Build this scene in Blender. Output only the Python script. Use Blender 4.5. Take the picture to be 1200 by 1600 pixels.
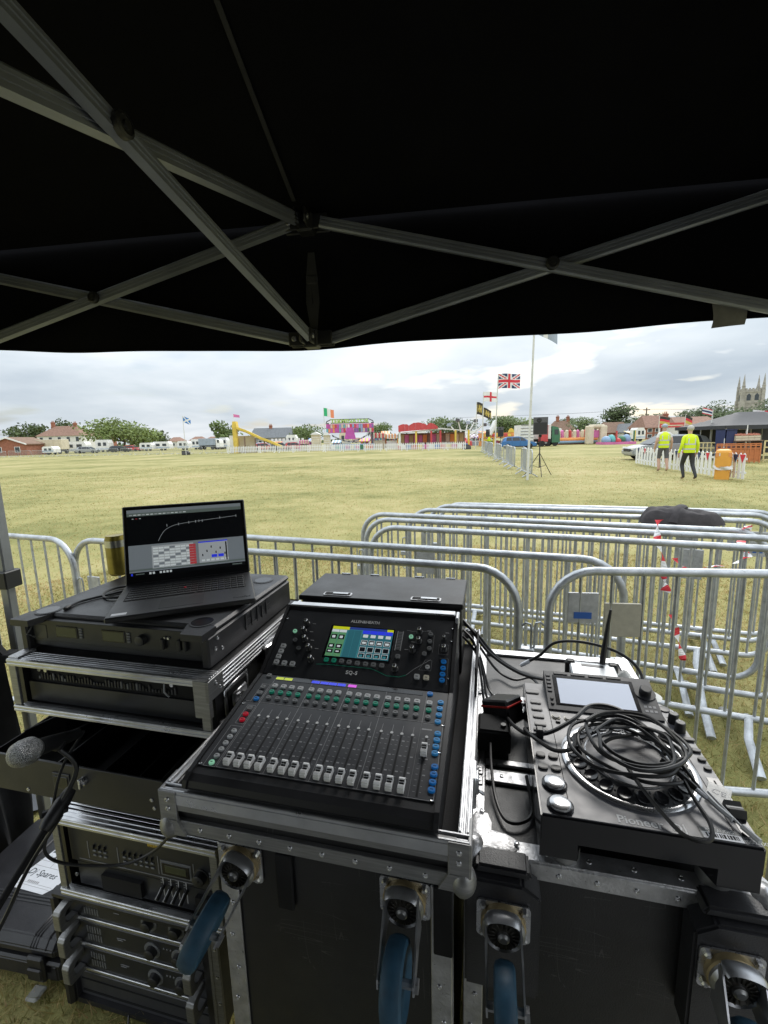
import bpy, bmesh, math, random
import numpy as np
from mathutils import Matrix, Vector
R=math.radians
scene=bpy.context.scene
for o in list(bpy.data.objects): bpy.data.objects.remove(o)
C=scene.collection
# ------------------------------------------------------------------ camera
CAM_H=1.70
CR=Vector((0.99968765,-0.00406746,-0.02465898)); CD=Vector((-0.02499219,-0.16269844,-0.98635927)); FW=Vector((0,0.98666746,-0.16274928))
cam=bpy.data.cameras.new('camera'); cam.sensor_fit='VERTICAL'; cam.sensor_height=24; cam.lens=24*700/1600
cam.clip_start=.02; cam.clip_end=6000
cob=bpy.data.objects.new('camera',cam); C.objects.link(cob)
cob.matrix_world=Matrix(((CR.x,-CD.x,-FW.x,0),(CR.y,-CD.y,-FW.y,0),(CR.z,-CD.z,-FW.z,CAM_H),(0,0,0,1)))
scene.camera=cob
# ------------------------------------------------------------------ sky and sun (bright overcast)
SUN_EL,SUN_AZ=42,30      # degrees; azimuth from +Y towards +X (high behind the cloud)
w=bpy.data.worlds.new('World'); scene.world=w; w.use_nodes=True
nt=w.node_tree; nt.nodes.clear()
def N(t,tp,**k):
    n=t.nodes.new(tp)
    for a,b in k.items():
        if a=='inp':
            for i,vv in b.items(): n.inputs[i].default_value=vv
        else: setattr(n,a,b)
    return n
def ramp(t,stops,interp='LINEAR'):
    n=t.nodes.new('ShaderNodeValToRGB'); e=n.color_ramp.elements; n.color_ramp.interpolation=interp
    while len(e)<len(stops): e.new(.5)
    for i,(p,c) in enumerate(stops): e[i].position=p; e[i].color=(*c,1) if len(c)==3 else c
    return n
def math_(t,op,a,b=None):
    n=t.nodes.new('ShaderNodeMath'); n.operation=op
    for i,x in enumerate((a,b)):
        if x is None: continue
        if isinstance(x,(int,float)): n.inputs[i].default_value=x
        else: t.links.new(x,n.inputs[i])
    return n.outputs[0]
L=nt.links.new
tc=N(nt,'ShaderNodeTexCoord'); sx=N(nt,'ShaderNodeSeparateXYZ'); L(tc.outputs['Generated'],sx.inputs[0])
zc=math_(nt,'MAXIMUM',sx.outputs[2],0.0)
den=math_(nt,'ADD',zc,0.16)
cx=math_(nt,'DIVIDE',sx.outputs[0],den); cy=math_(nt,'DIVIDE',sx.outputs[1],den)
cv=N(nt,'ShaderNodeCombineXYZ'); L(cx,cv.inputs[0]); L(cy,cv.inputs[1])
n1=N(nt,'ShaderNodeTexNoise',inp={'Scale':.48,'Detail':7,'Roughness':.5,'Distortion':.35}); L(cv.outputs[0],n1.inputs['Vector'])
n2=N(nt,'ShaderNodeTexNoise',inp={'Scale':1.1,'Detail':5,'Roughness':.5}); L(cv.outputs[0],n2.inputs['Vector'])
cl=ramp(nt,[(.33,(.46,.53,.60)),(.44,(.60,.665,.72)),(.54,(.74,.79,.835)),(.66,(.93,.955,.975))]); 
mixn=math_(nt,'ADD',math_(nt,'MULTIPLY',n1.outputs[0],.72),math_(nt,'MULTIPLY',n2.outputs[0],.28)); L(mixn,cl.inputs[0])
# overcast sky luminance: zenith brighter than horizon (CIE overcast law, softened)
gr=math_(nt,'ADD',math_(nt,'MULTIPLY',zc,2.0),1.0)
br=N(nt,'ShaderNodeVectorMath',operation='SCALE'); L(cl.outputs[0],br.inputs[0]); L(math_(nt,'MULTIPLY',gr,6.4),br.inputs['Scale'])
sky=N(nt,'ShaderNodeTexSky',sky_type='NISHITA',sun_disc=False,sun_elevation=R(SUN_EL),sun_rotation=R(SUN_AZ),air_density=1,dust_density=2.5,ozone_density=1)
gap=ramp(nt,[(.57,(0,0,0)),(.66,(1,1,1))]); n3=N(nt,'ShaderNodeTexNoise',inp={'Scale':1.15,'Detail':4,'Roughness':.5}); 
mp=N(nt,'ShaderNodeVectorMath',operation='ADD'); mp.inputs[1].default_value=(3.7,1.3,0); L(cv.outputs[0],mp.inputs[0]); L(mp.outputs[0],n3.inputs['Vector']); L(n3.outputs[0],gap.inputs[0])
mx=N(nt,'ShaderNodeMix',data_type='RGBA'); L(math_(nt,'MULTIPLY',gap.outputs[0],.5),mx.inputs[0]); L(br.outputs[0],mx.inputs[6]); L(sky.outputs[0],mx.inputs[7])
bg=N(nt,'ShaderNodeBackground',inp={'Strength':.12}); L(mx.outputs[2],bg.inputs[0])
out=N(nt,'ShaderNodeOutputWorld'); L(bg.outputs[0],out.inputs[0])
sl=bpy.data.lights.new('sun','SUN'); sl.energy=1.5; sl.angle=R(25); sl.color=(1,.965,.91)
so=bpy.data.objects.new('sun',sl); C.objects.link(so)
sd=Vector((math.sin(R(SUN_AZ))*math.cos(R(SUN_EL)),math.cos(R(SUN_AZ))*math.cos(R(SUN_EL)),math.sin(R(SUN_EL))))
so.rotation_euler=sd.to_track_quat('Z','Y').to_euler(); so.location=(0,0,30)
vs=scene.view_settings; vs.view_transform='Standard'; vs.look='None'; vs.gamma=1; vs.exposure=0.38; vs.use_curve_mapping=False
scene.render.engine='CYCLES'; scene.cycles.max_bounces=8; scene.cycles.sample_clamp_indirect=6
# ------------------------------------------------------------------ helpers
def at(x,y,Y):
    "point seen at pixel (x,y) of the 1200x1600 photograph at distance Y along the field"
    r=CR*((x-600)/700)+CD*((y-800)/700)+FW; return Vector((0,0,CAM_H))+r*(Y/r.y)
def gr_at(x,y,z=0.0):
    r=CR*((x-600)/700)+CD*((y-800)/700)+FW; return Vector((0,0,CAM_H))+r*((z-CAM_H)/r.z)
class MB:
    def __init__(s): s.v=[];s.f=[];s.m=[];s.sm=[];s.X=Matrix.Identity(4)
    def add(s,vs,fs,m=0,sm=False):
        b=len(s.v); X=s.X; s.v+=[tuple(X@Vector(p)) for p in vs]; s.f+=[tuple(b+i for i in f) for f in fs]; s.m+=[m]*len(fs); s.sm+=[sm]*len(fs); return s
    def box(s,x0,x1,y0,y1,z0,z1,m=0):
        return s.add([(x0,y0,z0),(x1,y0,z0),(x1,y1,z0),(x0,y1,z0),(x0,y0,z1),(x1,y0,z1),(x1,y1,z1),(x0,y1,z1)],
          [(0,3,2,1),(4,5,6,7),(0,1,5,4),(1,2,6,5),(2,3,7,6),(3,0,4,7)],m)
    def rbox(s,x0,x1,y0,y1,z0,z1,c=.004,m=0):
        c=min(c,abs(x1-x0)*.49,abs(y1-y0)*.49,abs(z1-z0)*.49); vs=[];X=(x0,x1);Y=(y0,y1);Z=(z0,z1)
        idx={}
        for i in (0,1):
            for j in (0,1):
                for k in (0,1):
                    p=(X[i],Y[j],Z[k]); d=((1-2*i)*c,(1-2*j)*c,(1-2*k)*c)
                    for a in range(3):
                        q=[p[t]+(0 if t==a else d[t]) for t in range(3)]; idx[i,j,k,a]=len(vs); vs.append(q)
        I=lambda i,j,k,a: idx[i,j,k,a]; fs=[]
        fs.append((I(0,0,0,0),I(0,0,1,0),I(0,1,1,0),I(0,1,0,0))); fs.append((I(1,0,0,0),I(1,1,0,0),I(1,1,1,0),I(1,0,1,0)))
        fs.append((I(0,0,0,1),I(1,0,0,1),I(1,0,1,1),I(0,0,1,1))); fs.append((I(0,1,0,1),I(0,1,1,1),I(1,1,1,1),I(1,1,0,1)))
        fs.append((I(0,0,0,2),I(0,1,0,2),I(1,1,0,2),I(1,0,0,2))); fs.append((I(0,0,1,2),I(1,0,1,2),I(1,1,1,2),I(0,1,1,2)))
        for j in (0,1):
            for k in (0,1): fs.append((I(0,j,k,1),I(1,j,k,1),I(1,j,k,2),I(0,j,k,2)))
        for i in (0,1):
            for k in (0,1): fs.append((I(i,0,k,0),I(i,1,k,0),I(i,1,k,2),I(i,0,k,2)))
        for i in (0,1):
            for j in (0,1): fs.append((I(i,j,0,0),I(i,j,1,0),I(i,j,1,1),I(i,j,0,1)))
        for i in (0,1):
            for j in (0,1):
                for k in (0,1): fs.append((I(i,j,k,0),I(i,j,k,1),I(i,j,k,2)))
        return s.add(vs,fs,m)
    def tube(s,pts,r,n=8,m=0,closed=False,caps=True,sm=True,flat=1.0):
        P=[Vector(p) for p in pts]; k=len(P); vs=[];fs=[]; up=None
        for i in range(k):
            a=P[i-1] if (i>0 or closed) else P[i]; b=P[(i+1)%k] if (i<k-1 or closed) else P[i]
            t=(b-a); t=t.normalized() if t.length>1e-9 else Vector((0,0,1))
            if up is None: up=Vector((0,0,1)) if abs(t.z)<.9 else Vector((0,1,0))
            x=t.cross(up); x=x.normalized() if x.length>1e-6 else t.orthogonal().normalized(); y=x.cross(t).normalized(); up=y
            rr=r[i] if isinstance(r,(list,tuple)) else r
            for j in range(n):
                an=2*math.pi*(j+.5)/n; vs.append(P[i]+x*(rr*math.cos(an))+y*(rr*flat*math.sin(an)))
        for i in range(k if closed else k-1):
            i2=(i+1)%k
            for j in range(n): j2=(j+1)%n; fs.append((i*n+j,i*n+j2,i2*n+j2,i2*n+j))
        if caps and not closed: fs.append(tuple(range(n))[::-1]); fs.append(tuple((k-1)*n+j for j in range(n)))
        return s.add(vs,fs,m,sm)
    def lathe(s,prof,n=16,m=0,sm=True,ox=0,oy=0,oz=0,caps=True):
        vs=[];fs=[];k=len(prof)
        for (r,z) in prof:
            for j in range(n): an=2*math.pi*j/n; vs.append((ox+r*math.cos(an),oy+r*math.sin(an),oz+z))
        for i in range(k-1):
            for j in range(n): j2=(j+1)%n; fs.append((i*n+j,i*n+j2,(i+1)*n+j2,(i+1)*n+j))
        if caps: fs.append(tuple(range(n))[::-1]); fs.append(tuple((k-1)*n+j for j in range(n)))
        return s.add(vs,fs,m,sm)
    def prism(s,poly,z0,z1,m=0,axis='z',sm=False):
        k=len(poly); g={'z':lambda a,b,c:(a,b,c),'y':lambda a,b,c:(a,c,b),'x':lambda a,b,c:(c,a,b)}[axis]
        vs=[g(a,b,z0) for a,b in poly]+[g(a,b,z1) for a,b in poly]
        fs=[tuple(range(k))[::-1],tuple(range(k,2*k))]+[(i,(i+1)%k,k+(i+1)%k,k+i) for i in range(k)]
        return s.add(vs,fs,m,sm)
    def quad(s,a,b,c,d,m=0): return s.add([a,b,c,d],[(0,1,2,3)],m)
    def grid(s,fn,nu,nv,m=0,sm=True):
        vs=[fn(i/nu,j/nv) for j in range(nv+1) for i in range(nu+1)]
        return s.add(vs,[(j*(nu+1)+i,j*(nu+1)+i+1,(j+1)*(nu+1)+i+1,(j+1)*(nu+1)+i) for j in range(nv) for i in range(nu)],m,sm)
    def ball(s,c,rx,ry,rz,n=12,m=0):
        k=n//2; return s.lathe_el(c,rx,ry,rz,n,k,m)
    def lathe_el(s,c,rx,ry,rz,n,k,m):
        vs=[];fs=[]
        for i in range(k+1):
            ph=math.pi*(i/k-.5)*.999
            for j in range(n): an=2*math.pi*j/n; vs.append((c[0]+rx*math.cos(ph)*math.cos(an),c[1]+ry*math.cos(ph)*math.sin(an),c[2]+rz*math.sin(ph)))
        for i in range(k):
            for j in range(n): j2=(j+1)%n; fs.append((i*n+j,i*n+j2,(i+1)*n+j2,(i+1)*n+j))
        return s.add(vs,fs,m,True)
    def mesh(s,name):
        me=bpy.data.meshes.new(name); me.from_pydata(s.v,[],s.f); me.update()
        me.polygons.foreach_set('material_index',s.m); me.polygons.foreach_set('use_smooth',s.sm)
        bm=bmesh.new(); bm.from_mesh(me); bmesh.ops.recalc_face_normals(bm,faces=bm.faces); bm.to_mesh(me); bm.free()
        if any(s.sm): me.set_sharp_from_angle(angle=R(38))
        return me
    def build(s,name,mats,parent=None,X=None):
        me=s.mesh(name)
        for m in (mats if isinstance(mats,(list,tuple)) else [mats]): me.materials.append(MT[m] if isinstance(m,str) else m)
        return put(name,me,parent,X)
def put(name,me,parent=None,X=None):
    o=bpy.data.objects.new(name,me); C.objects.link(o)
    if parent is not None: o.parent=parent
    if X is not None: o.matrix_local=X
    return o
def tag(o,label=None,cat=None,group=None,kind=None):
    if label: o['label']=label
    if cat: o['category']=cat
    if group: o['group']=group
    if kind: o['kind']=kind
    return o
def thing(name,label,cat,loc=(0,0,0),rz=0.0,group=None,X=None):
    o=bpy.data.objects.new(name,None); C.objects.link(o); o.empty_display_size=.05
    if X is not None: o.matrix_world=X
    else: o.location=loc; o.rotation_euler=(0,0,rz)
    return tag(o,label,cat,group)
def copy_tree(o,parent=None):
    c=o.copy(); C.objects.link(c); c.parent=parent
    for ch in [q for q in list(bpy.data.objects) if q.parent==o]: copy_tree(ch,c)
    return c
def Tm(x=0,y=0,z=0): return Matrix.Translation((x,y,z))
def Rx(a): return Matrix.Rotation(R(a),4,'X')
def Ry(a): return Matrix.Rotation(R(a),4,'Y')
def Rz(a): return Matrix.Rotation(R(a),4,'Z')
def Sc(a,b=None,c=None): return Matrix.Diagonal((a,a if b is None else b,a if c is None else c,1))
def text(name,body,size,mat,parent,X,align='CENTER',ext=.0002,bold=0,shear=0,space=1):
    cu=bpy.data.curves.new(name,'FONT'); cu.body=body; cu.size=size; cu.align_x=align; cu.align_y='CENTER'; cu.extrude=ext; cu.offset=bold; cu.shear=shear; cu.space_character=space
    cu.resolution_u=2
    t=bpy.data.objects.new(name,cu); C.objects.link(t)
    me=bpy.data.meshes.new_from_object(t); bpy.data.objects.remove(t); bpy.data.curves.remove(cu)
    me.materials.clear(); me.materials.append(MT[mat]); me.name=name
    return put(name,me,parent,X)
def spline(pts,k=6,closed=False):
    P=[Vector(p) for p in pts]; n=len(P); o=[]
    for i in range(n if closed else n-1):
        p0=P[i-1] if (i>0 or closed) else P[0]; p1=P[i]; p2=P[(i+1)%n]; p3=P[(i+2)%n] if (i+2<n or closed) else P[-1]
        for j in range(k):
            t=j/k; o.append(.5*((2*p1)+(p2-p0)*t+(2*p0-5*p1+4*p2-p3)*t*t+(3*p1-p0-3*p2+p3)*t**3))
    if not closed: o.append(P[-1])
    return o
def rrect(w,h,r,n=4,cx=0,cy=0):
    o=[]
    for (sx_,sy_,a0) in ((1,1,0),(-1,1,90),(-1,-1,180),(1,-1,270)):
        for i in range(n+1): a=R(a0+90*i/n); o.append((cx+sx_*(w/2-r)+r*math.cos(a),cy+sy_*(h/2-r)+r*math.sin(a)))
    return o
# ------------------------------------------------------------------ materials
MT={}
def mat(name,col,rough=.5,metal=0.0,var=.12,vs=12.0,bump=0.0,bs=150.0,spec=.5,emit=0.0,rv=0.0,worn=None,wl=.62,coord='Object',stretch=None,trans=0.0,alpha=1.0,coat=0.0,scratch=0.0):
    m=bpy.data.materials.new(name); m.use_nodes=True; t=m.node_tree; p=t.nodes['Principled BSDF']; L=t.links.new
    tc=N(t,'ShaderNodeTexCoord'); src=tc.outputs[coord]
    if stretch:
        mp=N(t,'ShaderNodeMapping'); mp.inputs['Scale'].default_value=stretch; L(src,mp.inputs[0]); src=mp.outputs[0]
    nz=N(t,'ShaderNodeTexNoise',inp={'Scale':vs,'Detail':6,'Roughness':.6}); L(src,nz.inputs['Vector'])
    lo=tuple(max(0,c*(1-var)) for c in col); hi=tuple(min(1,c*(1+var)) for c in col)
    rp=ramp(t,[(.3,lo),(.7,hi)]); L(nz.outputs[0],rp.inputs[0]); colout=rp.outputs[0]
    if worn:
        nw=N(t,'ShaderNodeTexNoise',inp={'Scale':vs*2.7,'Detail':9,'Roughness':.75,'Distortion':.6}); L(src,nw.inputs['Vector'])
        wr=ramp(t,[(wl,(0,0,0)),(wl+.07,(1,1,1))]); L(nw.outputs[0],wr.inputs[0])
        mxw=N(t,'ShaderNodeMix',data_type='RGBA'); L(wr.outputs[0],mxw.inputs[0]); L(colout,mxw.inputs[6]); mxw.inputs[7].default_value=(*worn,1); colout=mxw.outputs[2]
    if scratch:
        for (st,sc_) in (((1,1,.05),30.0),((.06,1,1),38.0)):
            mp2=N(t,'ShaderNodeMapping'); mp2.inputs['Scale'].default_value=st; mp2.inputs['Rotation'].default_value=(.3,.7,.2+sc_); L(tc.outputs[coord],mp2.inputs[0])
            ns=N(t,'ShaderNodeTexNoise',inp={'Scale':sc_,'Detail':1,'Distortion':0.0}); L(mp2.outputs[0],ns.inputs['Vector'])
            ab=math_(t,'ABSOLUTE',math_(t,'SUBTRACT',ns.outputs[0],.5)); lt=math_(t,'LESS_THAN',ab,.0035)
            nm_=N(t,'ShaderNodeTexNoise',inp={'Scale':7.0,'Detail':4}); L(tc.outputs[coord],nm_.inputs['Vector']); gt=math_(t,'GREATER_THAN',nm_.outputs[0],.55)
            mxs=N(t,'ShaderNodeMix',data_type='RGBA'); L(math_(t,'MULTIPLY',math_(t,'MULTIPLY',lt,gt),.45),mxs.inputs[0]); L(colout,mxs.inputs[6]); mxs.inputs[7].default_value=(scratch,scratch,scratch*.96,1); colout=mxs.outputs[2]
    L(colout,p.inputs['Base Color'])
    p.inputs['Roughness'].default_value=rough; p.inputs['Metallic'].default_value=metal; p.inputs['Specular IOR Level'].default_value=spec
    if rv:
        rr=ramp(t,[(.25,(max(0,rough-rv),)*3),(.75,(min(1,rough+rv),)*3)]); n5=N(t,'ShaderNodeTexNoise',inp={'Scale':vs*1.7,'Detail':5}); L(src,n5.inputs['Vector']); L(n5.outputs[0],rr.inputs[0]); L(rr.outputs[0],p.inputs['Roughness'])
    if bump:
        nb=N(t,'ShaderNodeTexNoise',inp={'Scale':bs,'Detail':3}); L(src,nb.inputs['Vector'])
        b=N(t,'ShaderNodeBump',inp={'Strength':bump,'Distance':.002}); L(nb.outputs[0],b.inputs['Height']); L(b.outputs[0],p.inputs['Normal'])
    if emit: p.inputs['Emission Color'].default_value=(*col,1); p.inputs['Emission Strength'].default_value=emit
    if trans: p.inputs['Transmission Weight'].default_value=trans
    if coat: p.inputs['Coat Weight'].default_value=coat; p.inputs['Coat Roughness'].default_value=.15
    p.inputs['Alpha'].default_value=alpha
    MT[name]=m; return m
mat('black_plastic',(.016,.016,.018),.42,bump=.12,bs=900,var=.3,vs=8,rv=.08)
mat('black_gloss',(.010,.010,.012),.16,var=.2,rv=.05)
mat('black_matte',(.010,.010,.011),.75,spec=.3,var=.3,bump=.1,bs=500)
mat('moulded_black',(.020,.020,.023),.40,bump=.3,bs=420,var=.3,vs=10,rv=.1,worn=(.045,.045,.048),wl=.66)
mat('panel_dark',(.020,.021,.024),.38,var=.15,vs=20,rv=.05)
mat('panel_grey',(.042,.043,.048),.36,var=.12,vs=25,rv=.07)
mat('deck_grey',(.105,.107,.120),.36,var=.1,vs=22,rv=.06)
mat('rubber',(.012,.012,.013),.42,var=.3,vs=30,bump=.05,bs=900)
mat('laminate',(.009,.009,.010),.40,bump=.22,bs=330,var=.45,vs=6,rv=.12,worn=(.045,.044,.042),wl=.64,scratch=.09)
mat('alu',(.58,.585,.60),.34,metal=.9,var=.14,vs=14,rv=.12,bump=.15,bs=120,worn=(.30,.30,.31),wl=.64)
mat('alu_worn',(.50,.50,.51),.42,metal=.85,var=.25,vs=26,rv=.12,bump=.45,bs=160,worn=(.16,.155,.15),wl=.60)
mat('alu_dull',(.30,.30,.30),.45,metal=.85,var=.2,vs=14,rv=.1,bump=.15,bs=90,stretch=(1,1,14))
mat('fork_steel',(.46,.465,.48),.38,metal=.85,var=.2,vs=20,rv=.1,worn=(.2,.19,.18),wl=.62)
mat('zinc',(.55,.555,.57),.30,metal=.95,var=.2,vs=30,rv=.1)
mat('bearing_brass',(.33,.26,.14),.5,metal=.55,var=.25,vs=40)
mat('grease',(.03,.027,.022),.35,metal=.2,var=.5,vs=60)
mat('wheel_blue',(.018,.062,.105),.55,var=.3,vs=25,rv=.1,bump=.1,bs=120,worn=(.06,.075,.085),wl=.66)
mat('wheel_core',(.18,.18,.17),.5,metal=.5,var=.2)
mat('galv',(.43,.45,.47),.42,metal=.66,var=.25,vs=16,rv=.12,bump=.2,bs=70,worn=(.27,.28,.29),wl=.58)
mat('galv_plate',(.42,.43,.44),.48,metal=.5,var=.2,vs=30,rv=.1,worn=(.28,.29,.30),wl=.6)
mat('cream_plate',(.38,.36,.29),.6,var=.12,vs=30)
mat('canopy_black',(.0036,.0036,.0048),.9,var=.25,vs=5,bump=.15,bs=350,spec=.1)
mat('truss_alu',(.265,.28,.315),.45,metal=.6,var=.12,vs=8,rv=.08,stretch=(1,1,1))
mat('truss_plastic',(.016,.016,.016),.5,var=.2)
mat('tape_grey',(.17,.165,.14),.7,var=.15,vs=40)
mat('leg_alu',(.27,.28,.29),.4,metal=.6,var=.1)
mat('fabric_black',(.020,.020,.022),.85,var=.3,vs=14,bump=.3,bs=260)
mat('jacket_cloth',(.040,.035,.037),.85,var=.3,vs=25,bump=.3,bs=500)
mat('laptop_shell',(.022,.022,.024),.40,var=.12,vs=20,rv=.05)
mat('laptop_key',(.012,.012,.013),.45,var=.2,vs=60)
mat('white_ink',(.62,.62,.62),.5,var=.04)
mat('grey_ink',(.30,.30,.31),.5,var=.04)
mat('gold_ink',(.62,.42,.05),.5,var=.1)
mat('sticker_white',(.66,.68,.72),.5,var=.05)
mat('sticker_dark',(.03,.045,.055),.4,var=.1)
mat('btn_white',(.42,.43,.44),.45,var=.06); mat('btn_grey',(.16,.165,.17),.45,var=.08); mat('btn_green',(.01,.22,.14),.4,var=.08,emit=.10)
mat('btn_mint',(.28,.62,.42),.4,var=.05,emit=.25); mat('btn_blue',(.008,.14,.42),.4,var=.08,emit=.12); mat('btn_sky',(.03,.22,.48),.4,var=.08,emit=.12); mat('btn_red',(.45,.008,.025),.4,var=.08,emit=.15); mat('btn_cream',(.60,.56,.45),.4,var=.05)
mat('knob_dark',(.020,.020,.021),.4,var=.15); mat('knob_chrome',(.55,.55,.56),.22,metal=.9,var=.06); mat('fader_white',(.86,.86,.86),.3,var=.04)
for nm,c,e in (('scr_teal',(.05,.24,.28),.42),('scr_teal_dark',(.035,.16,.20),.4),('scr_dark',(.010,.014,.02),.2),('scr_white',(.72,.78,.80),.45),('scr_yellow',(.62,.66,.02),.55),('scr_blue',(.03,.05,.75),.65),('scr_navy',(.03,.06,.28),.5),('scr_green',(.13,.34,.16),.4),('scr_magenta',(.70,.08,.75),.6),('scr_lime',(.55,.65,.03),.55),('scr_grey',(.22,.25,.28),.45),('scr_greylight',(.42,.45,.48),.5),('scr_red',(.50,.06,.07),.5),('scr_black',(.006,.007,.009),.2),('scr_sage',(.16,.20,.19),.3),('lcd_dim',(.035,.04,.022),.15)):
    mat(nm,c,.25,var=.03,emit=e*.62)
mat('cdj_screen',(.46,.50,.58),.12,var=.02,vs=3,spec=.8,emit=.50)
mat('red_stripe',(.60,.03,.02),.4,var=.06)
mat('tape_red',(.62,.02,.035),.45,var=.08); mat('tape_white',(.74,.74,.74),.45,var=.05)
mat('blue_label',(.02,.10,.38),.5,var=.1)
mat('can_gold',(.34,.27,.05),.35,metal=.5,var=.2,vs=40); mat('can_silver',(.60,.60,.58),.3,metal=.9,var=.1)
mat('mesh_grille',(.50,.51,.52),.32,metal=.85,var=.2,vs=60)
mat('brass',(.52,.40,.22),.35,metal=.8,var=.15)
mat('box_silver',(.52,.54,.56),.36,metal=.35,var=.05); 
mat('white_paint',(.72,.72,.70),.55,var=.08,vs=6); mat('white_dirty',(.60,.60,.57),.6,var=.12,vs=4)
mat('asphalt',(.05,.05,.05),.9,var=.2)
# --- frame of the flight cases under the canopy
MFX=Tm(-.41724,.71732,0)@Rz(-13.37)
def thM(name,label,cat,u,v,z,rz=0,group=None,X=None):
    XX=MFX@Tm(u,v,z)@Rz(rz)
    if X is not None: XX=XX@X
    return thing(name,label,cat,group=group,X=XX)
# ------------------------------------------------------------------ ground
def grass_mat(name,blade):
    m=bpy.data.materials.new(name); m.use_nodes=True; t=m.node_tree; p=t.nodes['Principled BSDF']; L=t.links.new
    g=N(t,'ShaderNodeNewGeometry')
    a=N(t,'ShaderNodeTexNoise',inp={'Scale':.16,'Detail':4,'Roughness':.6}); L(g.outputs['Position'],a.inputs['Vector'])
    b=N(t,'ShaderNodeTexNoise',inp={'Scale':1.5,'Detail':6,'Roughness':.65}); L(g.outputs['Position'],b.inputs['Vector'])
    c=N(t,'ShaderNodeTexNoise',inp={'Scale':26.0,'Detail':5,'Roughness':.7}); L(g.outputs['Position'],c.inputs['Vector'])
    s=math_(t,'ADD',math_(t,'ADD',math_(t,'ADD',math_(t,'MULTIPLY',a.outputs[0],.62),-.08),math_(t,'MULTIPLY',b.outputs[0],.32)),math_(t,'MULTIPLY',c.outputs[0],.22))
    if blade:
        at_=N(t,'ShaderNodeAttribute',attribute_name='tint'); s=math_(t,'ADD',math_(t,'MULTIPLY',s,.62),math_(t,'MULTIPLY',at_.outputs['Fac'],.38))
    r=ramp(t,[(.31,(.100,.118,.034)),(.41,(.200,.196,.070)),(.50,(.292,.268,.108)),(.58,(.365,.318,.148)),(.68,(.43,.352,.200))]); L(s,r.inputs[0]); L(r.outputs[0],p.inputs['Base Color'])
    if blade:
        for e_ in r.color_ramp.elements: c_=e_.color; e_.color=(min(1,c_[0]*1.42),min(1,c_[1]*1.26),min(1,c_[2]*1.3),1)
    p.inputs['Roughness'].default_value=.85; p.inputs['Specular IOR Level'].default_value=.15
    if not blade:
        bb=N(t,'ShaderNodeBump',inp={'Strength':.6,'Distance':.03}); L(c.outputs[0],bb.inputs['Height']); L(bb.outputs[0],p.inputs['Normal'])
    else:
        df=N(t,'ShaderNodeBsdfDiffuse'); tr=N(t,'ShaderNodeBsdfTranslucent'); ms_=N(t,'ShaderNodeMixShader'); ms_.inputs[0].default_value=.5
        L(r.outputs[0],df.inputs[0]); L(r.outputs[0],tr.inputs[0]); L(df.outputs[0],ms_.inputs[1]); L(tr.outputs[0],ms_.inputs[2]); L(ms_.outputs[0],t.nodes['Material Output'].inputs['Surface'])
    MT[name]=m
grass_mat('field_ground',False); grass_mat('grass_blade',True)
g=MB(); g.quad((-3,-14,.006),(4,-14,.006),(4,.30,.006),(-3,.30,.006)); mat('bounce_grey',(.20,.197,.19),.85,var=.2,vs=2,bump=.3,bs=40); tag(g.build('bounce_floor','bounce_grey'),kind='structure')  # unseen grey floor added behind the camera to bounce neutral light
g=MB(); g.quad((-2500,-300,0),(2500,-300,0),(2500,4000,0),(-2500,4000,0)); tag(g.build('ground','field_ground'),kind='structure')
rng=np.random.default_rng(7)
def blades(n,rmin,rmax,amin,amax,hs,wk,pw):
    t=rng.random(n); r=(rmin**pw+t*(rmax**pw-rmin**pw))**(1/pw); a=np.radians(amin+(amax-amin)*rng.random(n))
    x=r*np.sin(a); y=r*np.cos(a); h=hs*(.45+.9*rng.random(n)); wd=np.maximum(.0035,r*wk)*(.6+.8*rng.random(n))
    th=rng.random(n)*6.283; lean=h*(.3+1.3*rng.random(n)); ph=rng.random(n)*6.283
    v=np.empty((n,3,3)); v[:,0]=np.stack([x-wd*np.cos(th)/2,y-wd*np.sin(th)/2,0*x+.001],1); v[:,1]=np.stack([x+wd*np.cos(th)/2,y+wd*np.sin(th)/2,0*x+.001],1)
    v[:,2]=np.stack([x+lean*np.cos(ph),y+lean*np.sin(ph),h],1)
    return v.reshape(-1,3)
VV=np.concatenate([blades(150000,.75,7,-62,58,.030,.0013,1.2),blades(80000,6,36,-50,52,.026,.0011,.35)])
nb=len(VV)//3
me=bpy.data.meshes.new('grass'); me.vertices.add(len(VV)); me.vertices.foreach_set('co',VV.astype(np.float32).ravel())
me.loops.add(len(VV)); me.loops.foreach_set('vertex_index',np.arange(len(VV),dtype=np.int32)); me.polygons.add(nb); me.polygons.foreach_set('loop_start',np.arange(0,len(VV),3,dtype=np.int32)); me.update()
ta=me.attributes.new('tint','FLOAT','POINT'); ta.data.foreach_set('value',np.repeat(rng.random(nb),3).astype(np.float32)); me.materials.append(MT['grass_blade'])
tag(put('grass',me),'short dry yellow green grass covering the showground field','grass',kind='stuff')
# ------------------------------------------------------------------ black pop-up gazebo overhead
TH=-8.0; MID=Vector((-.224,1.55,0)); U8=Vector((math.cos(R(TH)),math.sin(R(TH)),0)); N8=Vector((-math.sin(R(TH)),math.cos(R(TH)),0))
gz=thing('pop_up_gazebo','black pop up gazebo whose roof and scissor frame hang overhead','gazebo',loc=(MID-N8*1.48),rz=R(TH))
GI=gz.matrix_world if False else (Tm(*(MID-N8*1.48))@Rz(TH)); GInv=GI.inverted()
HB=1.48; ZE=2.40; ZB=2.027; ZT=2.372; PK=3.08
def G(x,y,z): return GInv@Vector((x,y,z))
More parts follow.
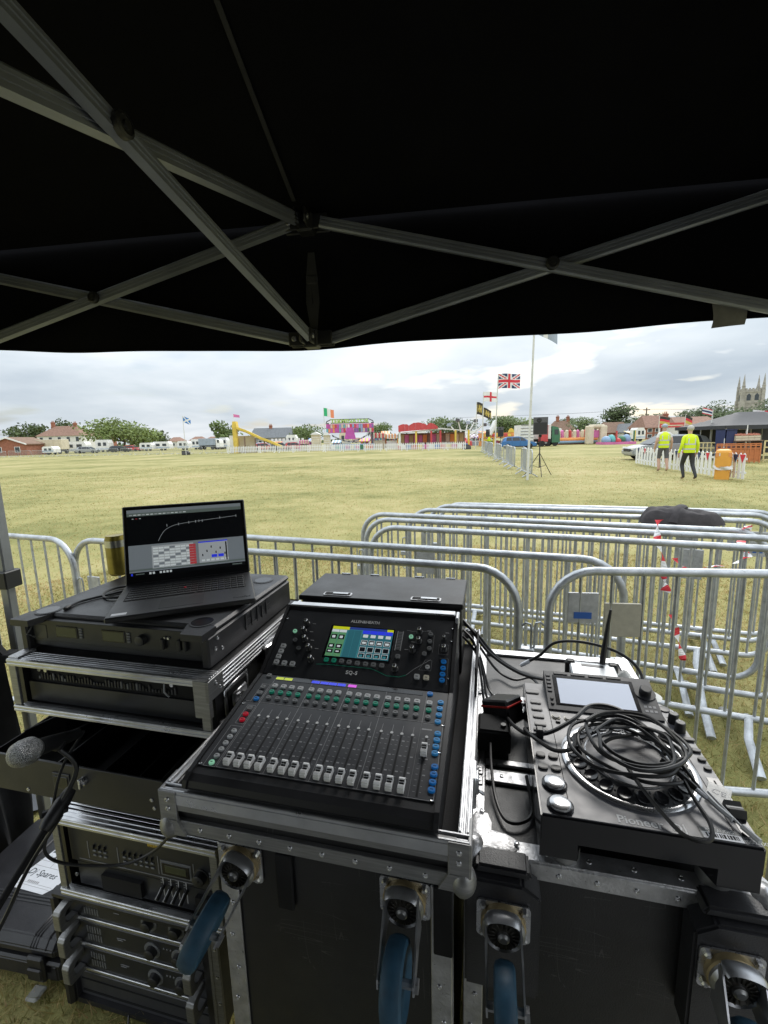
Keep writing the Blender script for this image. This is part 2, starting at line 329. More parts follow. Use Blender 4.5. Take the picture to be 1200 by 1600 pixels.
# roof: four sagging panels on a shared peak, then the hanging valance
def roofp(q):
    c=[(-HB-.04,HB+.04),(HB+.04,HB+.04),(HB+.04,-HB-.04),(-HB-.04,-HB-.04)]; a=c[q]; b=c[(q+1)%4]
    def f(s,t):
        x=a[0]+(b[0]-a[0])*s; y=a[1]+(b[1]-a[1])*s; k=1-t; sag=-.06*math.sin(math.pi*t)*math.sin(math.pi*s)
        return (x*k,y*k,ZE+(PK-ZE)*t+sag)
    return f
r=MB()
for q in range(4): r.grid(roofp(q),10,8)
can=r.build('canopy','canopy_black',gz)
for q in range(4):
    c=[(-HB-.05,HB+.05),(HB+.05,HB+.05),(HB+.05,-HB-.05),(-HB-.05,-HB-.05)]; a=Vector((*c[q],0)); b=Vector((*c[(q+1)%4],0)); nrm=(b-a).cross(Vector((0,0,1))).normalized()*-1
    def f(s,t,a=a,b=b,nrm=nrm,q=q):
        p=a.lerp(b,s); wv=.010*math.sin(s*17+q)*t+.006*math.sin(s*41)*t; hem=2.014+(.075 if s<.5 else .022)*abs(2*s-1)**1.6+.003*math.sin(s*23)
        p=p+nrm*(.015*t+wv); return (p.x,p.y,ZE+.012-(ZE+.012-hem)*t)
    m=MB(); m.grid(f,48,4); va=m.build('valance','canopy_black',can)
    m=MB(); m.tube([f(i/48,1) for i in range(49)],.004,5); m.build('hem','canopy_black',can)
m=MB(); sp=[]
for i in range(9): t=.06+.5*i/8; sp.append((-.02+.0*t,(HB+.04)*(1-t),ZE+(PK-ZE)*t-.05*math.sin(math.pi*t)-.012))
m.tube(sp,.007,6,flat=.35); m.build('seam','fabric_black',can)
def bar(p0,p1,side,name='truss_bar',h=.037,w=.020,mm='truss_alu'):
    p0=Vector(p0);p1=Vector(p1); t=(p1-p0).normalized(); s=Vector(side); s=(s-t*s.dot(t)).normalized(); q=t.cross(s)
    a,b=w/2,h/2; g_=.0022
    prof=[(-a*.5,-b),(a*.5,-b),(a,-b*.72),(a,-b*.4),(a-g_,-b*.34),(a-g_,-b*.18),(a,-b*.12),(a,b*.12),(a-g_,b*.18),(a-g_,b*.34),(a,b*.4),(a,b*.72),(a*.5,b)]
    prof=prof+[(-x,y) for x,y in prof[::-1]][1:-1]
    vs=[];k=len(prof)
    for P in (p0,p1): vs+=[P+s*x+q*y for x,y in prof]
    m=MB(); m.add(vs,[tuple(range(k))[::-1],tuple(range(k,2*k))]+[(i,(i+1)%k,k+(i+1)%k,k+i) for i in range(k)]); return m.build(name,mm,gz)
def bolt(p,ax):
    ax=Vector(ax).normalized(); X=Matrix.Translation(Vector(p))@ax.to_track_quat('Z','Y').to_matrix().to_4x4()
    m=MB(); m.X=X; m.lathe([(.019,0),(.019,.010),(.014,.013),(.014,.011),(.007,.011),(.006,.015)],18); m.build('pivot',['truss_plastic'],gz)
def connector(p,dirs,zz):
    m=MB(); m.rbox(p[0]-.026,p[0]+.026,p[1]-.026,p[1]+.026,zz-.028,zz+.028,.006); o=m.build('connector','truss_plastic',gz)
    for d in dirs:
        d=Vector((d[0],d[1],0)).normalized(); e=Vector((p[0],p[1],zz))+d*.045; s=d.cross(Vector((0,0,1)))
        m=MB()
        for k in (-1,1): m.X=Matrix.Translation(e+s*(.015*k))@Matrix(((d.x,s.x,0,0),(d.y,s.y,0,0),(0,0,1,0),(0,0,0,1))); m.rbox(-.025,.028,-.004,.004,-.022,.022,.003)
        m.X=Matrix.Translation(e+d*.008-s*.021)@(-s).to_track_quat('Z','Y').to_matrix().to_4x4(); m.lathe([(.009,-.005),(.009,.0),(.006,.003)],10,1)
        m.build('bracket',['truss_plastic','alu_dull'],o)
    return o
sides=[((0,HB),(1,0),(0,1)),((HB,0),(0,-1),(1,0)),((0,-HB),(-1,0),(0,-1)),((-HB,0),(0,1),(-1,0))]
for (mx_,my_),(dx,dy),(nx,ny) in sides:
    for s in (-1,1):
        e=(mx_+dx*s*(HB-.03),my_+dy*s*(HB-.03)); g0=.05*s
        a0=(mx_+dx*g0,my_+dy*g0)
        o1=.013
        bar((a0[0]-nx*o1,a0[1]-ny*o1,ZT),(e[0]-nx*o1,e[1]-ny*o1,ZB-.01),(nx,ny,0))
        bar((a0[0]+nx*o1,a0[1]+ny*o1,ZB),(e[0]+nx*o1,e[1]+ny*o1,ZT+.0),(nx,ny,0))
        xm=((a0[0]+e[0])/2,(a0[1]+e[1])/2,(ZT+ZB)/2-.003); bolt((xm[0]-nx*(o1+.009),xm[1]-ny*(o1+.009),xm[2]),(-nx,-ny,0))
    connector((mx_,my_),[(dx,dy),(-dx,-dy),(-nx,-ny)],ZT+.002); connector((mx_,my_),[(dx,dy),(-dx,-dy),(-nx,-ny)],ZB)
# centre truss from the front mid connectors back to the peak boss
cm=G(-.425,.81,2.198); fm=Vector((0,HB,0)); dd=Vector((cm.x-fm.x,cm.y-fm.y,0)); L2_=dd.length; dn=dd/L2_; sd_=dn.cross(Vector((0,0,1)))
p0=fm+dn*.05; p1=fm+dn*(2*L2_-.05)
bar(p0+sd_*.013+Vector((0,0,ZT)),p1+sd_*.013+Vector((0,0,ZB+.01)),sd_)
bar(p0-sd_*.013+Vector((0,0,ZB)),p1-sd_*.013+Vector((0,0,ZT)),sd_)
bolt((cm.x-sd_.x*.022,cm.y-sd_.y*.022,(ZT+ZB)/2),-sd_)
bpk=fm+dn*(2*L2_)
connector((bpk.x,bpk.y),[(-dn.x,-dn.y),(sd_.x,sd_.y),(-sd_.x,-sd_.y)],ZT); connector((bpk.x,bpk.y),[(-dn.x,-dn.y),(sd_.x,sd_.y),(-sd_.x,-sd_.y)],ZB)
for s,(ex,ey) in ((1,(HB,0)),(-1,(-HB,0)),(0,(0,-HB))):
    a_=Vector((bpk.x,bpk.y,0)); b_=Vector((ex,ey,0)); d_=(b_-a_).normalized(); q_=d_.cross(Vector((0,0,1)))
    bar(a_+d_*.05+q_*.013+Vector((0,0,ZT)),b_-d_*.05+q_*.013+Vector((0,0,ZB)),q_); bar(a_+d_*.05-q_*.013+Vector((0,0,ZB)),b_-d_*.05-q_*.013+Vector((0,0,ZT)),q_)
m=MB(); m.lathe([(.02,0),(.02,.75),(.045,.78),(.045,.80)],12,ox=bpk.x,oy=bpk.y,oz=ZB-.03); m.build('peak_pole','truss_alu',gz)
# webbing strap with buckle between the two mid connectors
m=MB()
for k in (-1,1): m.tube([(.004,HB+.02,ZB+.03),(.004+.012*k,HB+.021,ZB+.12),(.004+.008*k,HB+.022,ZB+.20),(.006,HB+.02,ZB+.27)],.012,6,flat=.25)
m.rbox(-.012,.022,HB+.012,HB+.03,ZB+.175,ZB+.20,.003); m.build('strap','fabric_black',gz)
tp=G(*at(1172,478,1.30)); m=MB(); m.grid(lambda s,t:(tp.x-.045+.09*s+.004*math.sin(t*4),HB+.020-.004*math.sin(s*3),tp.z-.035+.07*t+.006*s),4,4); m.build('tape_patch','tape_grey',gz)
for sx_ in (-1,1):
    for sy_ in (-1,1):
        lx,ly=sx_*HB,sy_*HB
        if sx_<0 and sy_>0: q=G(*at(36,1060,1.74)); lx,ly=q.x,q.y
        elif sx_>0 and sy_>0: lx+=.09
        m=MB(); m.rbox(lx-.018,lx+.018,ly-.018,ly+.018,0.01,1.25,.004); m.rbox(lx-.023,lx+.023,ly-.023,ly+.023,1.2,ZT+.05,.005); leg=m.build('leg','leg_alu',gz)
        m=MB(); m.box(lx-.07,lx+.07,ly-.07,ly+.07,0,.008); m.build('foot_plate','alu_dull',leg)
        if sx_<0 and sy_>0:
            LEG=(lx,ly)
            m=MB(); m.rbox(lx-.036,lx+.036,ly-.036,ly+.036,1.145,1.215,.004); m.build('collar','truss_plastic',leg)
# half-height side wall strapped to the left leg
lx,ly=LEG
def sw(s,t):
    y=ly-.03-.42*s; zt=1.12-.16*min(1,s*3); z=.03+(zt-.03)*t; x=lx-.05+.03*math.sin(s*26+t*2)+.02*math.sin(t*6+s*7)-.03*s
    return (x,y,z)
m=MB(); m.grid(sw,40,12); wl_=m.build('side_wall','fabric_black',gz)
q=Vector((lx+.03,ly-.06,.0)); m=MB(); m.tube([(lx-.04,ly-.08,.98),(q.x,q.y-.02,.90),(lx+.035,ly-.03,.80),(lx+.03,ly-.02,.62)],.014,6,flat=.3); m.rbox(q.x-.022,q.x+.022,q.y-.035,q.y+.02,.865,.90,.004); m.build('tie_strap','black_matte',wl_)
# unseen rear wall, added to hold light off the front faces
m=MB(); m.grid(lambda s,t:(-HB+2*HB*s,-HB-.02+.03*math.sin(s*31),.35+(ZE-.35)*t),40,6); m.build('rear_light_block','fabric_black',gz)
# ------------------------------------------------------------------ crowd control barriers
TR=.019
def frame_path(Lb,z0,z1,rt,rb,n=7):
    o=[]
    for (cx_,cz_,a0,r_) in ((Lb-rt,z1-rt,0,rt),(rt,z1-rt,90,rt),(rb,z0+rb,180,rb),(Lb-rb,z0+rb,270,rb)):
        for i in range(n+1): a=R(a0+90*i/n); o.append((cx_+r_*math.cos(a),0,cz_+r_*math.sin(a)))
    return o
def top_at(x,Lb,z1,r): 
    d=min(x,Lb-x); return z1-.01 if d>=r else z1-r+math.sqrt(max(0,r*r-(r-d)**2))-.01
def bot_at(x,Lb,z0,r):
    d=min(x,Lb-x); return z0+.01 if d>=r else z0+r-math.sqrt(max(0,r*r-(r-d)**2))+.01
BG='grey steel crowd barriers'
def barrier(label,A,B,z0=.16,z1=1.1,plates=(),hook=1,nb=None,rt=.19,rb=.15,feet=True,lean=0,footdir=0):
    A=Vector((*A,0));B=Vector((*B,0)); Lb=(B-A).length; rz=math.atan2(B.y-A.y,B.x-A.x)
    t=thing('crowd_barrier',label,'barrier',X=Matrix.Translation(A)@Matrix.Rotation(rz,4,'Z')@Rx(lean),group=BG)
    m=MB(); m.tube(frame_path(Lb,z0,z1,rt,rb),TR,10,closed=True); m.build('frame','galv',t)
    n=nb or int(round(Lb/.128)); sx_=Lb/n
    for i in range(1,n):
        x=i*sx_
        m=MB(); m.tube([(x,0,bot_at(x,Lb,z0,rb)),(x,0,top_at(x,Lb,z1,rt))],.0075,6,caps=False); m.build('upright_bar','galv',t)
    for x in (.42,Lb-.42):
        if not feet: break
        for s in (-1,1):
            m=MB(); m.tube([(x,s*.012,z0+.005),(x+footdir,s*.10,z0*.6),(x+footdir*1.2,s*.30,.022)],[.020,.021,.024],8,flat=.7); m.build('foot','galv',t)
    for (px_,w_,za,zb,kind) in plates:
        m=MB(); m.rbox(px_,px_+w_,-.006,.006,za,zb,.002,0)
        if kind=='blue': m.box(px_+w_*.2,px_+w_*.78,-.0085,-.006,za+(zb-za)*.15,za+(zb-za)*.36,1)
        m.build('name_plate',['galv_plate' if kind!='cream' else 'cream_plate','blue_label'],t)
    if hook:
        xx=Lb if hook>0 else 0; s=1 if hook>0 else -1
        m=MB(); m.rbox(min(xx,xx+s*.075),max(xx,xx+s*.075),-.018,.018,.70,.735,.003); m.tube([(xx+s*.02,0,.84),(xx+s*.035,0,.855),(xx+s*.055,0,.85),(xx+s*.06,0,.83),(xx+s*.06,0,.60),(xx+s*.05,0,.58),(xx+s*.03,0,.585)],.0055,6); m.build('hook','galv',t)
    return t
def g2(x,y,z=1.1): p=gr_at(x,y,z); return (p.x,p.y)
barrier('barrier left of the laptop, cut by the photo edge',(-4.55,3.75),(-2.02,2.82),hook=1)
barrier('barrier running behind the laptop and mixing desk, nearest the desk',(-2.04,2.86),(.60,1.94),plates=((.10,.10,.60,.86,'grey'),),hook=1)
barrier('barrier just behind the desk, second from the flight cases',(-1.40,2.98),(1.13,2.03),plates=(),hook=0)
barrier('nearest barrier right of the wireless box, with blue labelled plate',(.735,1.925),(3.2,1.57),z0=.07,plates=((.08,.13,.86,1.0,'blue'),(.235,.155,.80,.955,'cream')),hook=-1)
ST=[((579,838),2.62,-22.5,'front one of the stacked barriers, closest to the desk'),((571,826),2.62,-22.5,'second from the front of the stacked barriers'),((566,818),2.66,-23.0,'third from the front of the stacked barriers'),
    ((640,812),2.55,-21.0,'fourth of the stacked barriers, carrying tape strips'),((672,806),2.55,-20.5,'fifth of the stacked barriers, under the black jacket'),((690,804),2.55,-20.0,'rearmost of the stacked barriers')]
SB=[]
for i,(pxl,Lb,yw,lab) in enumerate(ST):
    a=gr_at(pxl[0],pxl[1],1.03); a2=(a.x,a.y+ .035*i)
    b2=(a2[0]+Lb*math.cos(R(yw)),a2[1]+Lb*math.sin(R(yw)))
    pl={0:((.33,.13,.80,.98,'grey'),),3:((1.95,.13,.80,1.0,'blue'),),2:((2.2,.13,.78,.97,'blue'),),5:((2.2,.13,.80,.98,'blue'),),4:((2.36,.1,.80,.98,'blue'),)}.get(i,())
    SB.append((a2,b2,yw)); barrier(lab,a2,b2,plates=pl,hook=-1,footdir=.02*(i%3-1))
# ------------------------------------------------------------------ barricade tape and jacket on the stack
def tape(label,pts,wd,name='barricade_tape'):
    t=thing(name,label,'tape',loc=pts[0],group='red and white tape strips'); o=Vector(pts[0]); P=spline([Vector(p)-o for p in pts],7); m=MB(); k=len(P)
    for i in range(k-1):
        def wv(j): return Vector((math.cos(j*.35+.3),.5*math.sin(j*.5),.25*math.sin(j*.7)))*wd
        a,b=P[i],P[i+1]; m.add([a-wv(i),a+wv(i),b+wv(i+1),b-wv(i+1)],[(0,1,2,3)],(i//3)%2)
    m.build('strip',['tape_red','tape_white'],t); return t
tape('tape strip hanging knotted down the barriers left of the jacket end',[at(1030,812,2.5),at(1027,842,2.45),at(1036,872,2.42),at(1038,905,2.4),at(1040,925,2.4)],.026)
tape('lower loose tape end dangling between the barriers',[at(1051,960,2.1),at(1056,985,2.1),at(1062,1010,2.1),at(1068,1032,2.1)],.022)
tape('tape strip looped along the barriers below the jacket',[at(1055,872,2.5),at(1068,888,2.5),at(1085,893,2.45),at(1105,886,2.42),at(1126,884,2.4)],.020)
tape('tape bow tied on the rightmost top rail',[at(1160,826,2.62),at(1170,822,2.58),at(1172,832,2.6),at(1158,836,2.6),at(1160,850,2.5),at(1166,868,2.45),at(1152,880,2.4)],.026)
jk=thing('black_jacket','black jacket bundled up on top of the stacked barriers','jacket',loc=at(1062,812,2.98))
def jf(s,t):
    th_=t*2*math.pi; r_=s; a=r_*math.cos(th_); b=r_*math.sin(th_); rho=r_
    edge=1+.05*math.sin(2*th_+.5)+.04*math.sin(3*th_+1)+.02*math.sin(7*th_+1)
    h=.088*(1-rho**5)**.6*(1-.25*a) if rho<1 else 0
    f=.5*abs(math.sin(3.4*a+2.2*b+.9*math.sin(2.5*b)+.5))**.7+.3*math.sin(1.9*a-3.2*b+.8)**2+.2*abs(math.sin(8*a-3*b+2*math.sin(2*a)))
    z=h*(.78+.34*f); z+=.012*math.exp(-((a+.05)/.10)**2)*(1-rho**2)
    return (a*.245*edge,b*.125*edge,.004+max(0,z)-.035*max(0,rho-.8)*5)
m=MB(); m.grid(jf,30,64); m.build('body','jacket_cloth',jk,Rz(-20)@Sc(1,1,.82))
m=MB(); P=spline([(-.07,-.118,-.004),(-.055,-.088,.050),(-.02,-.035,.082),(.02,.03,.084),(.03,.08,.05)],6); m.tube(P,[.030,.031,.032,.031,.030]*5+[.03]*(len(P)-25) if len(P)>25 else .031,10,flat=.55); m.build('sleeve','jacket_cloth',jk,Rz(-20))
# ------------------------------------------------------------------ flight case hardware
def rivet_mesh():
    m=MB(); m.lathe([(.0050,0),(.0044,.0016),(.0022,.0022),(.0014,.0015)],10); me=m.mesh('rivet'); me.materials.append(MT['zinc']); return me
RIV=rivet_mesh()
FRONT=Rx(90)            # +Z of a fitting points to -Y (towards the viewer)
def rivet(par,x,y,z,X=FRONT): return put('rivet',RIV,par,Tm(x,y,z)@X)
def ridged(m,x0,x1,y0,y1,z0,z1,axis,face,n=3,d=.0016,mi=0):
    "box strip running along axis with n raised ridges on its face ('z' top, '-y' front, 'x' right)"
    m.box(x0,x1,y0,y1,z0,z1,mi)
    for i in range(n):
        a=(i+.2)/n; b=(i+.8)/n
        if face=='z':
            if axis=='x': m.rbox(x0,x1,y0+(y1-y0)*a,y0+(y1-y0)*b,z1-.001,z1+d,.0006,mi)
            else: m.rbox(x0+(x1-x0)*a,x0+(x1-x0)*b,y0,y1,z1-.001,z1+d,.0006,mi)
        elif face=='-y':
            if axis=='x': m.rbox(x0,x1,y0-d,y0+.001,z0+(z1-z0)*a,z0+(z1-z0)*b,.0006,mi)
            else: m.rbox(x0+(x1-x0)*a,x0+(x1-x0)*b,y0-d,y0+.001,z0,z1,.0006,mi)
        elif face=='x':
            if axis=='y': m.rbox(x1-.001,x1+d,y0,y1,z0+(z1-z0)*a,z0+(z1-z0)*b,.0006,mi)
            else: m.rbox(x1-.001,x1+d,y0+(y1-y0)*a,y0+(y1-y0)*b,z0,z1,.0006,mi)
def ball_corner(par,x,y,z,sx_,sy_,sz_,r=.026,mm='zinc'):
    m=MB(); c=(x-sx_*r*.45,y-sy_*r*.45,z-sz_*r*.45); m.ball(c,r,r,r,14)
    m.box(min(x,x-sx_*.055),max(x,x-sx_*.055),*( (y-.003,y+.001) if sy_<0 else (y-.001,y+.003)),min(z-sz_*.0,z-sz_*.055),max(z,z-sz_*.055))
    o=m.build('ball_corner',mm,par); return o
def castor_parts():
    d={}
    m=MB(); m.prism(rrect(.112,.092,.010),0,.004); d['plate']=(m.mesh('castor_plate'),'zinc')
    m=MB(); m.lathe([(.047,.004),(.047,.016),(.043,.020),(.034,.020)],28); d['bearing']=(m.mesh('bearing_race'),'bearing_brass')
    m=MB(); m.lathe([(.044,.018),(.045,.026),(.040,.034),(.036,.030),(.020,.028)],28); d['crown']=(m.mesh('crown'),'fork_steel')
    m=MB(); m.lathe([(.034,.028),(.033,.033),(.016,.034)],24,0); 
    for k in range(18):
        a=2*math.pi*k/18; m.X=Rz(math.degrees(a)); m.rbox(.018,.031,-.0016,.0016,.030,.0365,.0005,0)
    m.X=Matrix.Identity(4); m.lathe([(.0125,.03),(.0125,.040),(.0075,.044)],14,1); d['kingpin']=(m.mesh('kingpin'),('grease','alu_dull'))
    return d
CP=castor_parts()
def castor(par,x,y,z,swing,label=None,r=.070,wd=.042):
    X=Tm(x,y,z)@FRONT@Sc(.78)
    pl=put('castor',CP['plate'][0],par,X); pl.data.materials.append(MT['zinc']) if not pl.data.materials else None
    for sx_ in (-.043,.043):
        for sy_ in (-.034,.034): 
            m=MB(); m.lathe([(.0075,.004),(.0075,.009),(.0045,.012)],6); m.build('bolt','zinc',pl,Tm(sx_,sy_,0))
    for k in ('bearing','crown','kingpin'):
        o=put({'bearing':'bearing_race','crown':'swivel_crown','kingpin':'kingpin'}[k],CP[k][0],pl)
        if not o.data.materials:
            for mm in ((CP[k][1],) if isinstance(CP[k][1],str) else CP[k][1]): o.data.materials.append(MT[mm])
    S=Rz(swing)         # swing about the swivel axis (local Z = towards viewer); gravity hangs the wheel along -Y local
    ax=(0,-.060,.118)
    m=MB(); m.X=S
    for s in (-1,1):
        sx=s*.034
        poly=[(.030,.030),(.046,.012),(.040,-.020),(-.004,-.030)]
        out=[(.036,.024),(.030,.040),(-.030,.100),(-.050,.128),(-.068,.132),(-.074,.118),(-.062,.098),(-.045,.060),(-.040,.026)]
        a,b=min(sx,sx+s*.0035),max(sx,sx+s*.0035)
        k=len(out); vs=[(a,p,q) for p,q in out]+[(b,p,q) for p,q in out]
        m.add(vs,[tuple(range(k))[::-1],tuple(range(k,2*k))]+[(i,(i+1)%k,k+(i+1)%k,k+i) for i in range(k)])
    # bent bridge over the crown joins both cheeks
    pts=[]
    for i in range(13): a=math.pi*i/12; pts.append((.0325*math.cos(a),.036+.012*math.sin(a),.034))
    m.tube(pts,.0045,6,flat=3.2); m.tube([(-.036,ax[1],ax[2]),(.036,ax[1],ax[2])],.008,8); m.tube([(.034,ax[1],ax[2]),(.044,ax[1],ax[2])],.013,6,sm=False)
    m.build('fork','fork_steel',pl)
    prof=[(.030,-wd*.30),(r-.022,-wd*.34),(r-.012,-wd*.5),(r-.004,-wd*.42),(r,-wd*.18),(r,wd*.18),(r-.004,wd*.42),(r-.012,wd*.5),(r-.022,wd*.34),(.030,wd*.30)]
    m=MB(); m.X=S@Tm(*ax)@Ry(90); m.lathe(prof,40); wh=m.build('wheel','wheel_blue',pl)
    m=MB(); m.X=S@Tm(*ax)@Ry(90); m.lathe([(.029,-.019),(.022,-.021),(.022,.021),(.029,.019)],18); 
    return pl
def trunk(label,u,v,w_,d_,h,name='flight_trunk',bl=True):
    t=thM(name,label,'flight case',u,v,0,group='wheeled black trunks')
    m=MB(); m.box(.012,w_-.012,.006,d_-.006,.03,h-.006); m.build('shell','laminate',t)
    s=.036
    for x0,x1 in ((0,s),(w_-s,w_)):
        m=MB(); m.rbox(x0,x1,0,.005,.03,h-.034,.0015); m.rbox(*((0,.005) if x0==0 else (w_-.005,w_)),0.004,s,.03,h-.034,.0015); o=m.build('edge_strip','alu_worn' if bl else 'alu_dull',t)
        for k in range(5): rivet(o,(x0+x1)/2+.004*(-1)**k,-.0005,h-.16-.075*k)
    return t
# ------------------------------------------------------------------ trunk A under the desk
tA=trunk('black wheeled trunk under the mixing desk with blue castors facing out',.085,.03,.436,.74,.996)
m=MB(); m.box(0,.436,-.0,.74,.988,.998); m.build('top_edge','alu_worn',tA)
for x,sw in ((.046,-24),(.356,3)):
    castor(tA,x,.004,.927,sw)
m=MB(); m.rbox(.405,.437,-.004,.004,.83,.965,.002); m.build('corner_pad','black_matte',tA)
m=MB(); m.rbox(.118,.150,-.003,.004,.85,.965,.002); m.build('corner_pad','black_matte',tA)
# ------------------------------------------------------------------ trunk B under the media player
BH=.975
tB=trunk('black wheeled trunk under the media player, nearer the right edge',.536,.098,.476,.80,BH)
def bw(u,v): return (u-.536,v-.098)
m=MB(); ridged(m,.0,.034,.036,.80,BH-.006,BH,'y','z',2); 
for x0,x1 in ((.442,.476),): ridged(m,x0,x1,.036,.80,BH-.006,BH,'y','z',2)
m.build('top_edge_strip','alu_worn',tB)
for y0 in (.0,.172,.225,.43,.475,.75):
    wd={0:.034,.172:.034,.225:.016,.43:.03,.475:.03,.75:.034}[y0]
    m=MB(); m.rbox(.036,.440,y0,y0+wd,BH-.005,BH+.002,.001); o=m.build('cross_strip','alu_worn',tB)
    for k in range(6):
        if wd>.02: rivet(o,.07+.07*k,y0+wd/2,BH+.0018,Matrix.Identity(4))
m=MB(); m.rbox(0,.476,-.002,.003,BH-.034,BH-.001,.0015); o=m.build('front_strip','alu_worn',tB)
for k in range(7): rivet(o,.10+.06*k,-.002,BH-.018)
for sx_,x0 in ((-1,0),(1,.476)):
    m=MB(); c=(x0-sx_*.012,.012,BH-.012); m.ball(c,.030,.030,.030,16)
    for dx,dy in ((0,.06),(-sx_*.062,.0)):
        m.tube([(x0-sx_*.018,.02,BH+.004),(x0-sx_*.03+dx*.7,.024+dy*.7,BH+.003),(x0-sx_*.03+dx,.024+dy,BH+.002)],[.03,.020,.012],10,flat=.16)
    o=m.build('ball_corner','alu_worn',tB)
    for dx,dy in ((0,.060),(-sx_*.062,.0),(0,.0)): rivet(o,x0-sx_*.03+dx,.024+dy,BH+.006,Matrix.Identity(4))
# hinge plates along the left top edge, moulded castor blocks on the front
for y0 in (.155,.185,.50):
    m=MB(); m.rbox(.002,.030,y0,y0+.024,BH+.001,BH+.0045,.001); m.tube([(.003,y0,BH+.006),(.003,y0+.024,BH+.006)],.005,8); o=m.build('hinge','alu_worn',tB)
    for xx in (.012,.023): rivet(o,xx,y0+.012,BH+.0045,Matrix.Identity(4))
def block(x0,x1,flip):
    pts=[(x0,.745),(x1,.745),(x1,.945),(x1-.03*(0 if flip else 1),.965),(x0+.03*(1 if flip else 0),.965),(x0,.945)]
    m=MB(); m.prism([(a,b) for a,b in pts],-.042,.004,axis='y'); m.prism([(x0+.012 if flip else x0+.012,.965),(x1-.012,.965),(x1-.02,.982),(x0+.02,.982)],-.030,.010,axis='y'); 
    o=m.build('castor_block','moulded_black',tB); bm=bmesh.new(); bm.from_mesh(o.data); bmesh.ops.bevel(bm,geom=list(bm.edges),offset=.004,segments=2,affect='EDGES'); bm.to_mesh(o.data); bm.free(); return o
block(.004,.128,False); block(.350,.474,True)
castor(tB,.068,-.043,.896,3); castor(tB,.400,-.043,.892,-8)
m=MB(); m.rbox(.17,.29,.30,.38,BH-.004,BH+.003,.001); m.rbox(.178,.282,.308,.372,BH+.003,BH+.004,.001,1); m.build('handle_dish',['alu_worn','black_matte'],tB)
# ------------------------------------------------------------------ open tray case that carries the mixing desk
mc=thM('mixer_flight_case','open flight case tray with silver rim holding the mixing desk','flight case',0,0,1.0)
W_,D_,HH=.55,.79,.087
m=MB(); m.box(.012,W_-.012,.012,D_-.012,0.001,.030); m.build('base_panel','laminate',mc)
m=MB(); m.box(.020,W_-.020,.020,D_-.03,.030,.046); m.build('foam_bed','fabric_black',mc)
m=MB(); m.rbox(.02,W_-.02,.001,.012,0,.027,.001); o=m.build('lower_strip','alu_dull',mc)
for k in range(8): rivet(o,.075+.058*k,.001,.014)
m=MB(); m.box(.012,W_-.012,.009,.018,.026,.049); m.build('front_panel','laminate',mc)
m=MB(); m.rbox(.02,W_-.02,.000,.013,.047,.084,.001); m.build('upper_strip','alu_dull',mc)
def rim(x0,x1,y0,y1,axis):
    m=MB(); m.box(x0,x1,y0,y1,.060,.080)
    n=3
    for i in range(n):
        a=(i+.12)/n;b=(i+.86)/n; zz=.087 if i!=1 else .0835
        if axis=='x': m.rbox(x0,x1,y0+(y1-y0)*a,y0+(y1-y0)*b,.078,zz,.0012)
        else: m.rbox(x0+(x1-x0)*a,x0+(x1-x0)*b,y0,y1,.078,zz,.0012)
    return m.build('rim','alu',mc)
rim(.0,W_,-.001,.019,'x'); rim(.0,.019,.0195,D_,'y'); rim(W_-.019,W_,.0195,D_,'y'); rim(.0195,W_-.0195,D_-.019,D_,'x')
for x0,x1 in ((.001,.010),(W_-.010,W_-.001)):
    m=MB(); m.box(x0,x1,.02,D_-.002,.0,.062); m.rbox(x0-.0015,x1+.0015,.02,D_-.002,0,.026,.001,1); m.build('side_panel',['laminate','alu_worn'],mc)
for s,x0 in ((-1,0),(1,W_)):
    a,b=(x0,x0+.032) if s<0 else (x0-.032,x0)
    m=MB(); m.rbox(a-.001,b+.001,-.003,.003,.018,.086,.001); m.rbox(*((x0-.003,x0+.003)),-.002,.05,.018,.086,.001); o=m.build('corner_brace','alu_dull',mc)
    for zz in (.070,.052): rivet(o,(a+b)/2,-.003,zz)
    m=MB(); m.ball((x0-s*.010,.010,.010),.021,.021,.027,18); m.prism([(x0-s*.01,.0),(x0-s*.048,.0),(x0-s*.032,.03),(x0-s*.01,.03)],-.004,.004,axis='y'); m.build('ball_corner','alu_dull',mc)
# butterfly catches along the right wall
for y0 in (.15,):
    m=MB(); m.rbox(W_-.004,W_+.006,y0,y0+.05,.01,.075,.002); m.rbox(W_+.004,W_+.010,y0+.012,y0+.038,.03,.065,.002); m.tube([(W_+.010,y0+.025,.03),(W_+.018,y0+.025,.024),(W_+.018,y0+.035,.018),(W_+.010,y0+.035,.02)],.003,6); m.build('catch','zinc',mc)
m=MB(); m.rbox(W_-.006,W_-.001,.40,.62,.05,.16,.002); m.build('foam_wedge','fabric_black',mc)
# raised cable compartment behind the desk
dh=[(.035,.50)]
m=MB(); m.rbox(.035,.503,.575,.785,.045,.235,.003); o=m.build('cable_compartment','laminate',mc)
m=MB(); m.rbox(.028,.508,.568,.79,.235,.250,.003); lid=m.build('compartment_lid','laminate',mc)
for x in (.10,.36):
    m=MB(); m.prism(rrect(.085,.026,.006,3,x+.0425,.592),.250,.2525,0); m.prism(rrect(.076,.018,.004,3,x+.0425,.592),.2525,.2535,1); m.rbox(x+.028,x+.074,.585,.599,.2535,.2555,.001,2); m.build('flush_latch',['alu_worn','black_matte','zinc'],lid)
for x in (.09,.19,.34,.44):
    m=MB(); m.tube([(x,.79,.25),(x+.03,.79,.25)],.004,6); m.build('hinge_knuckle','zinc',lid)
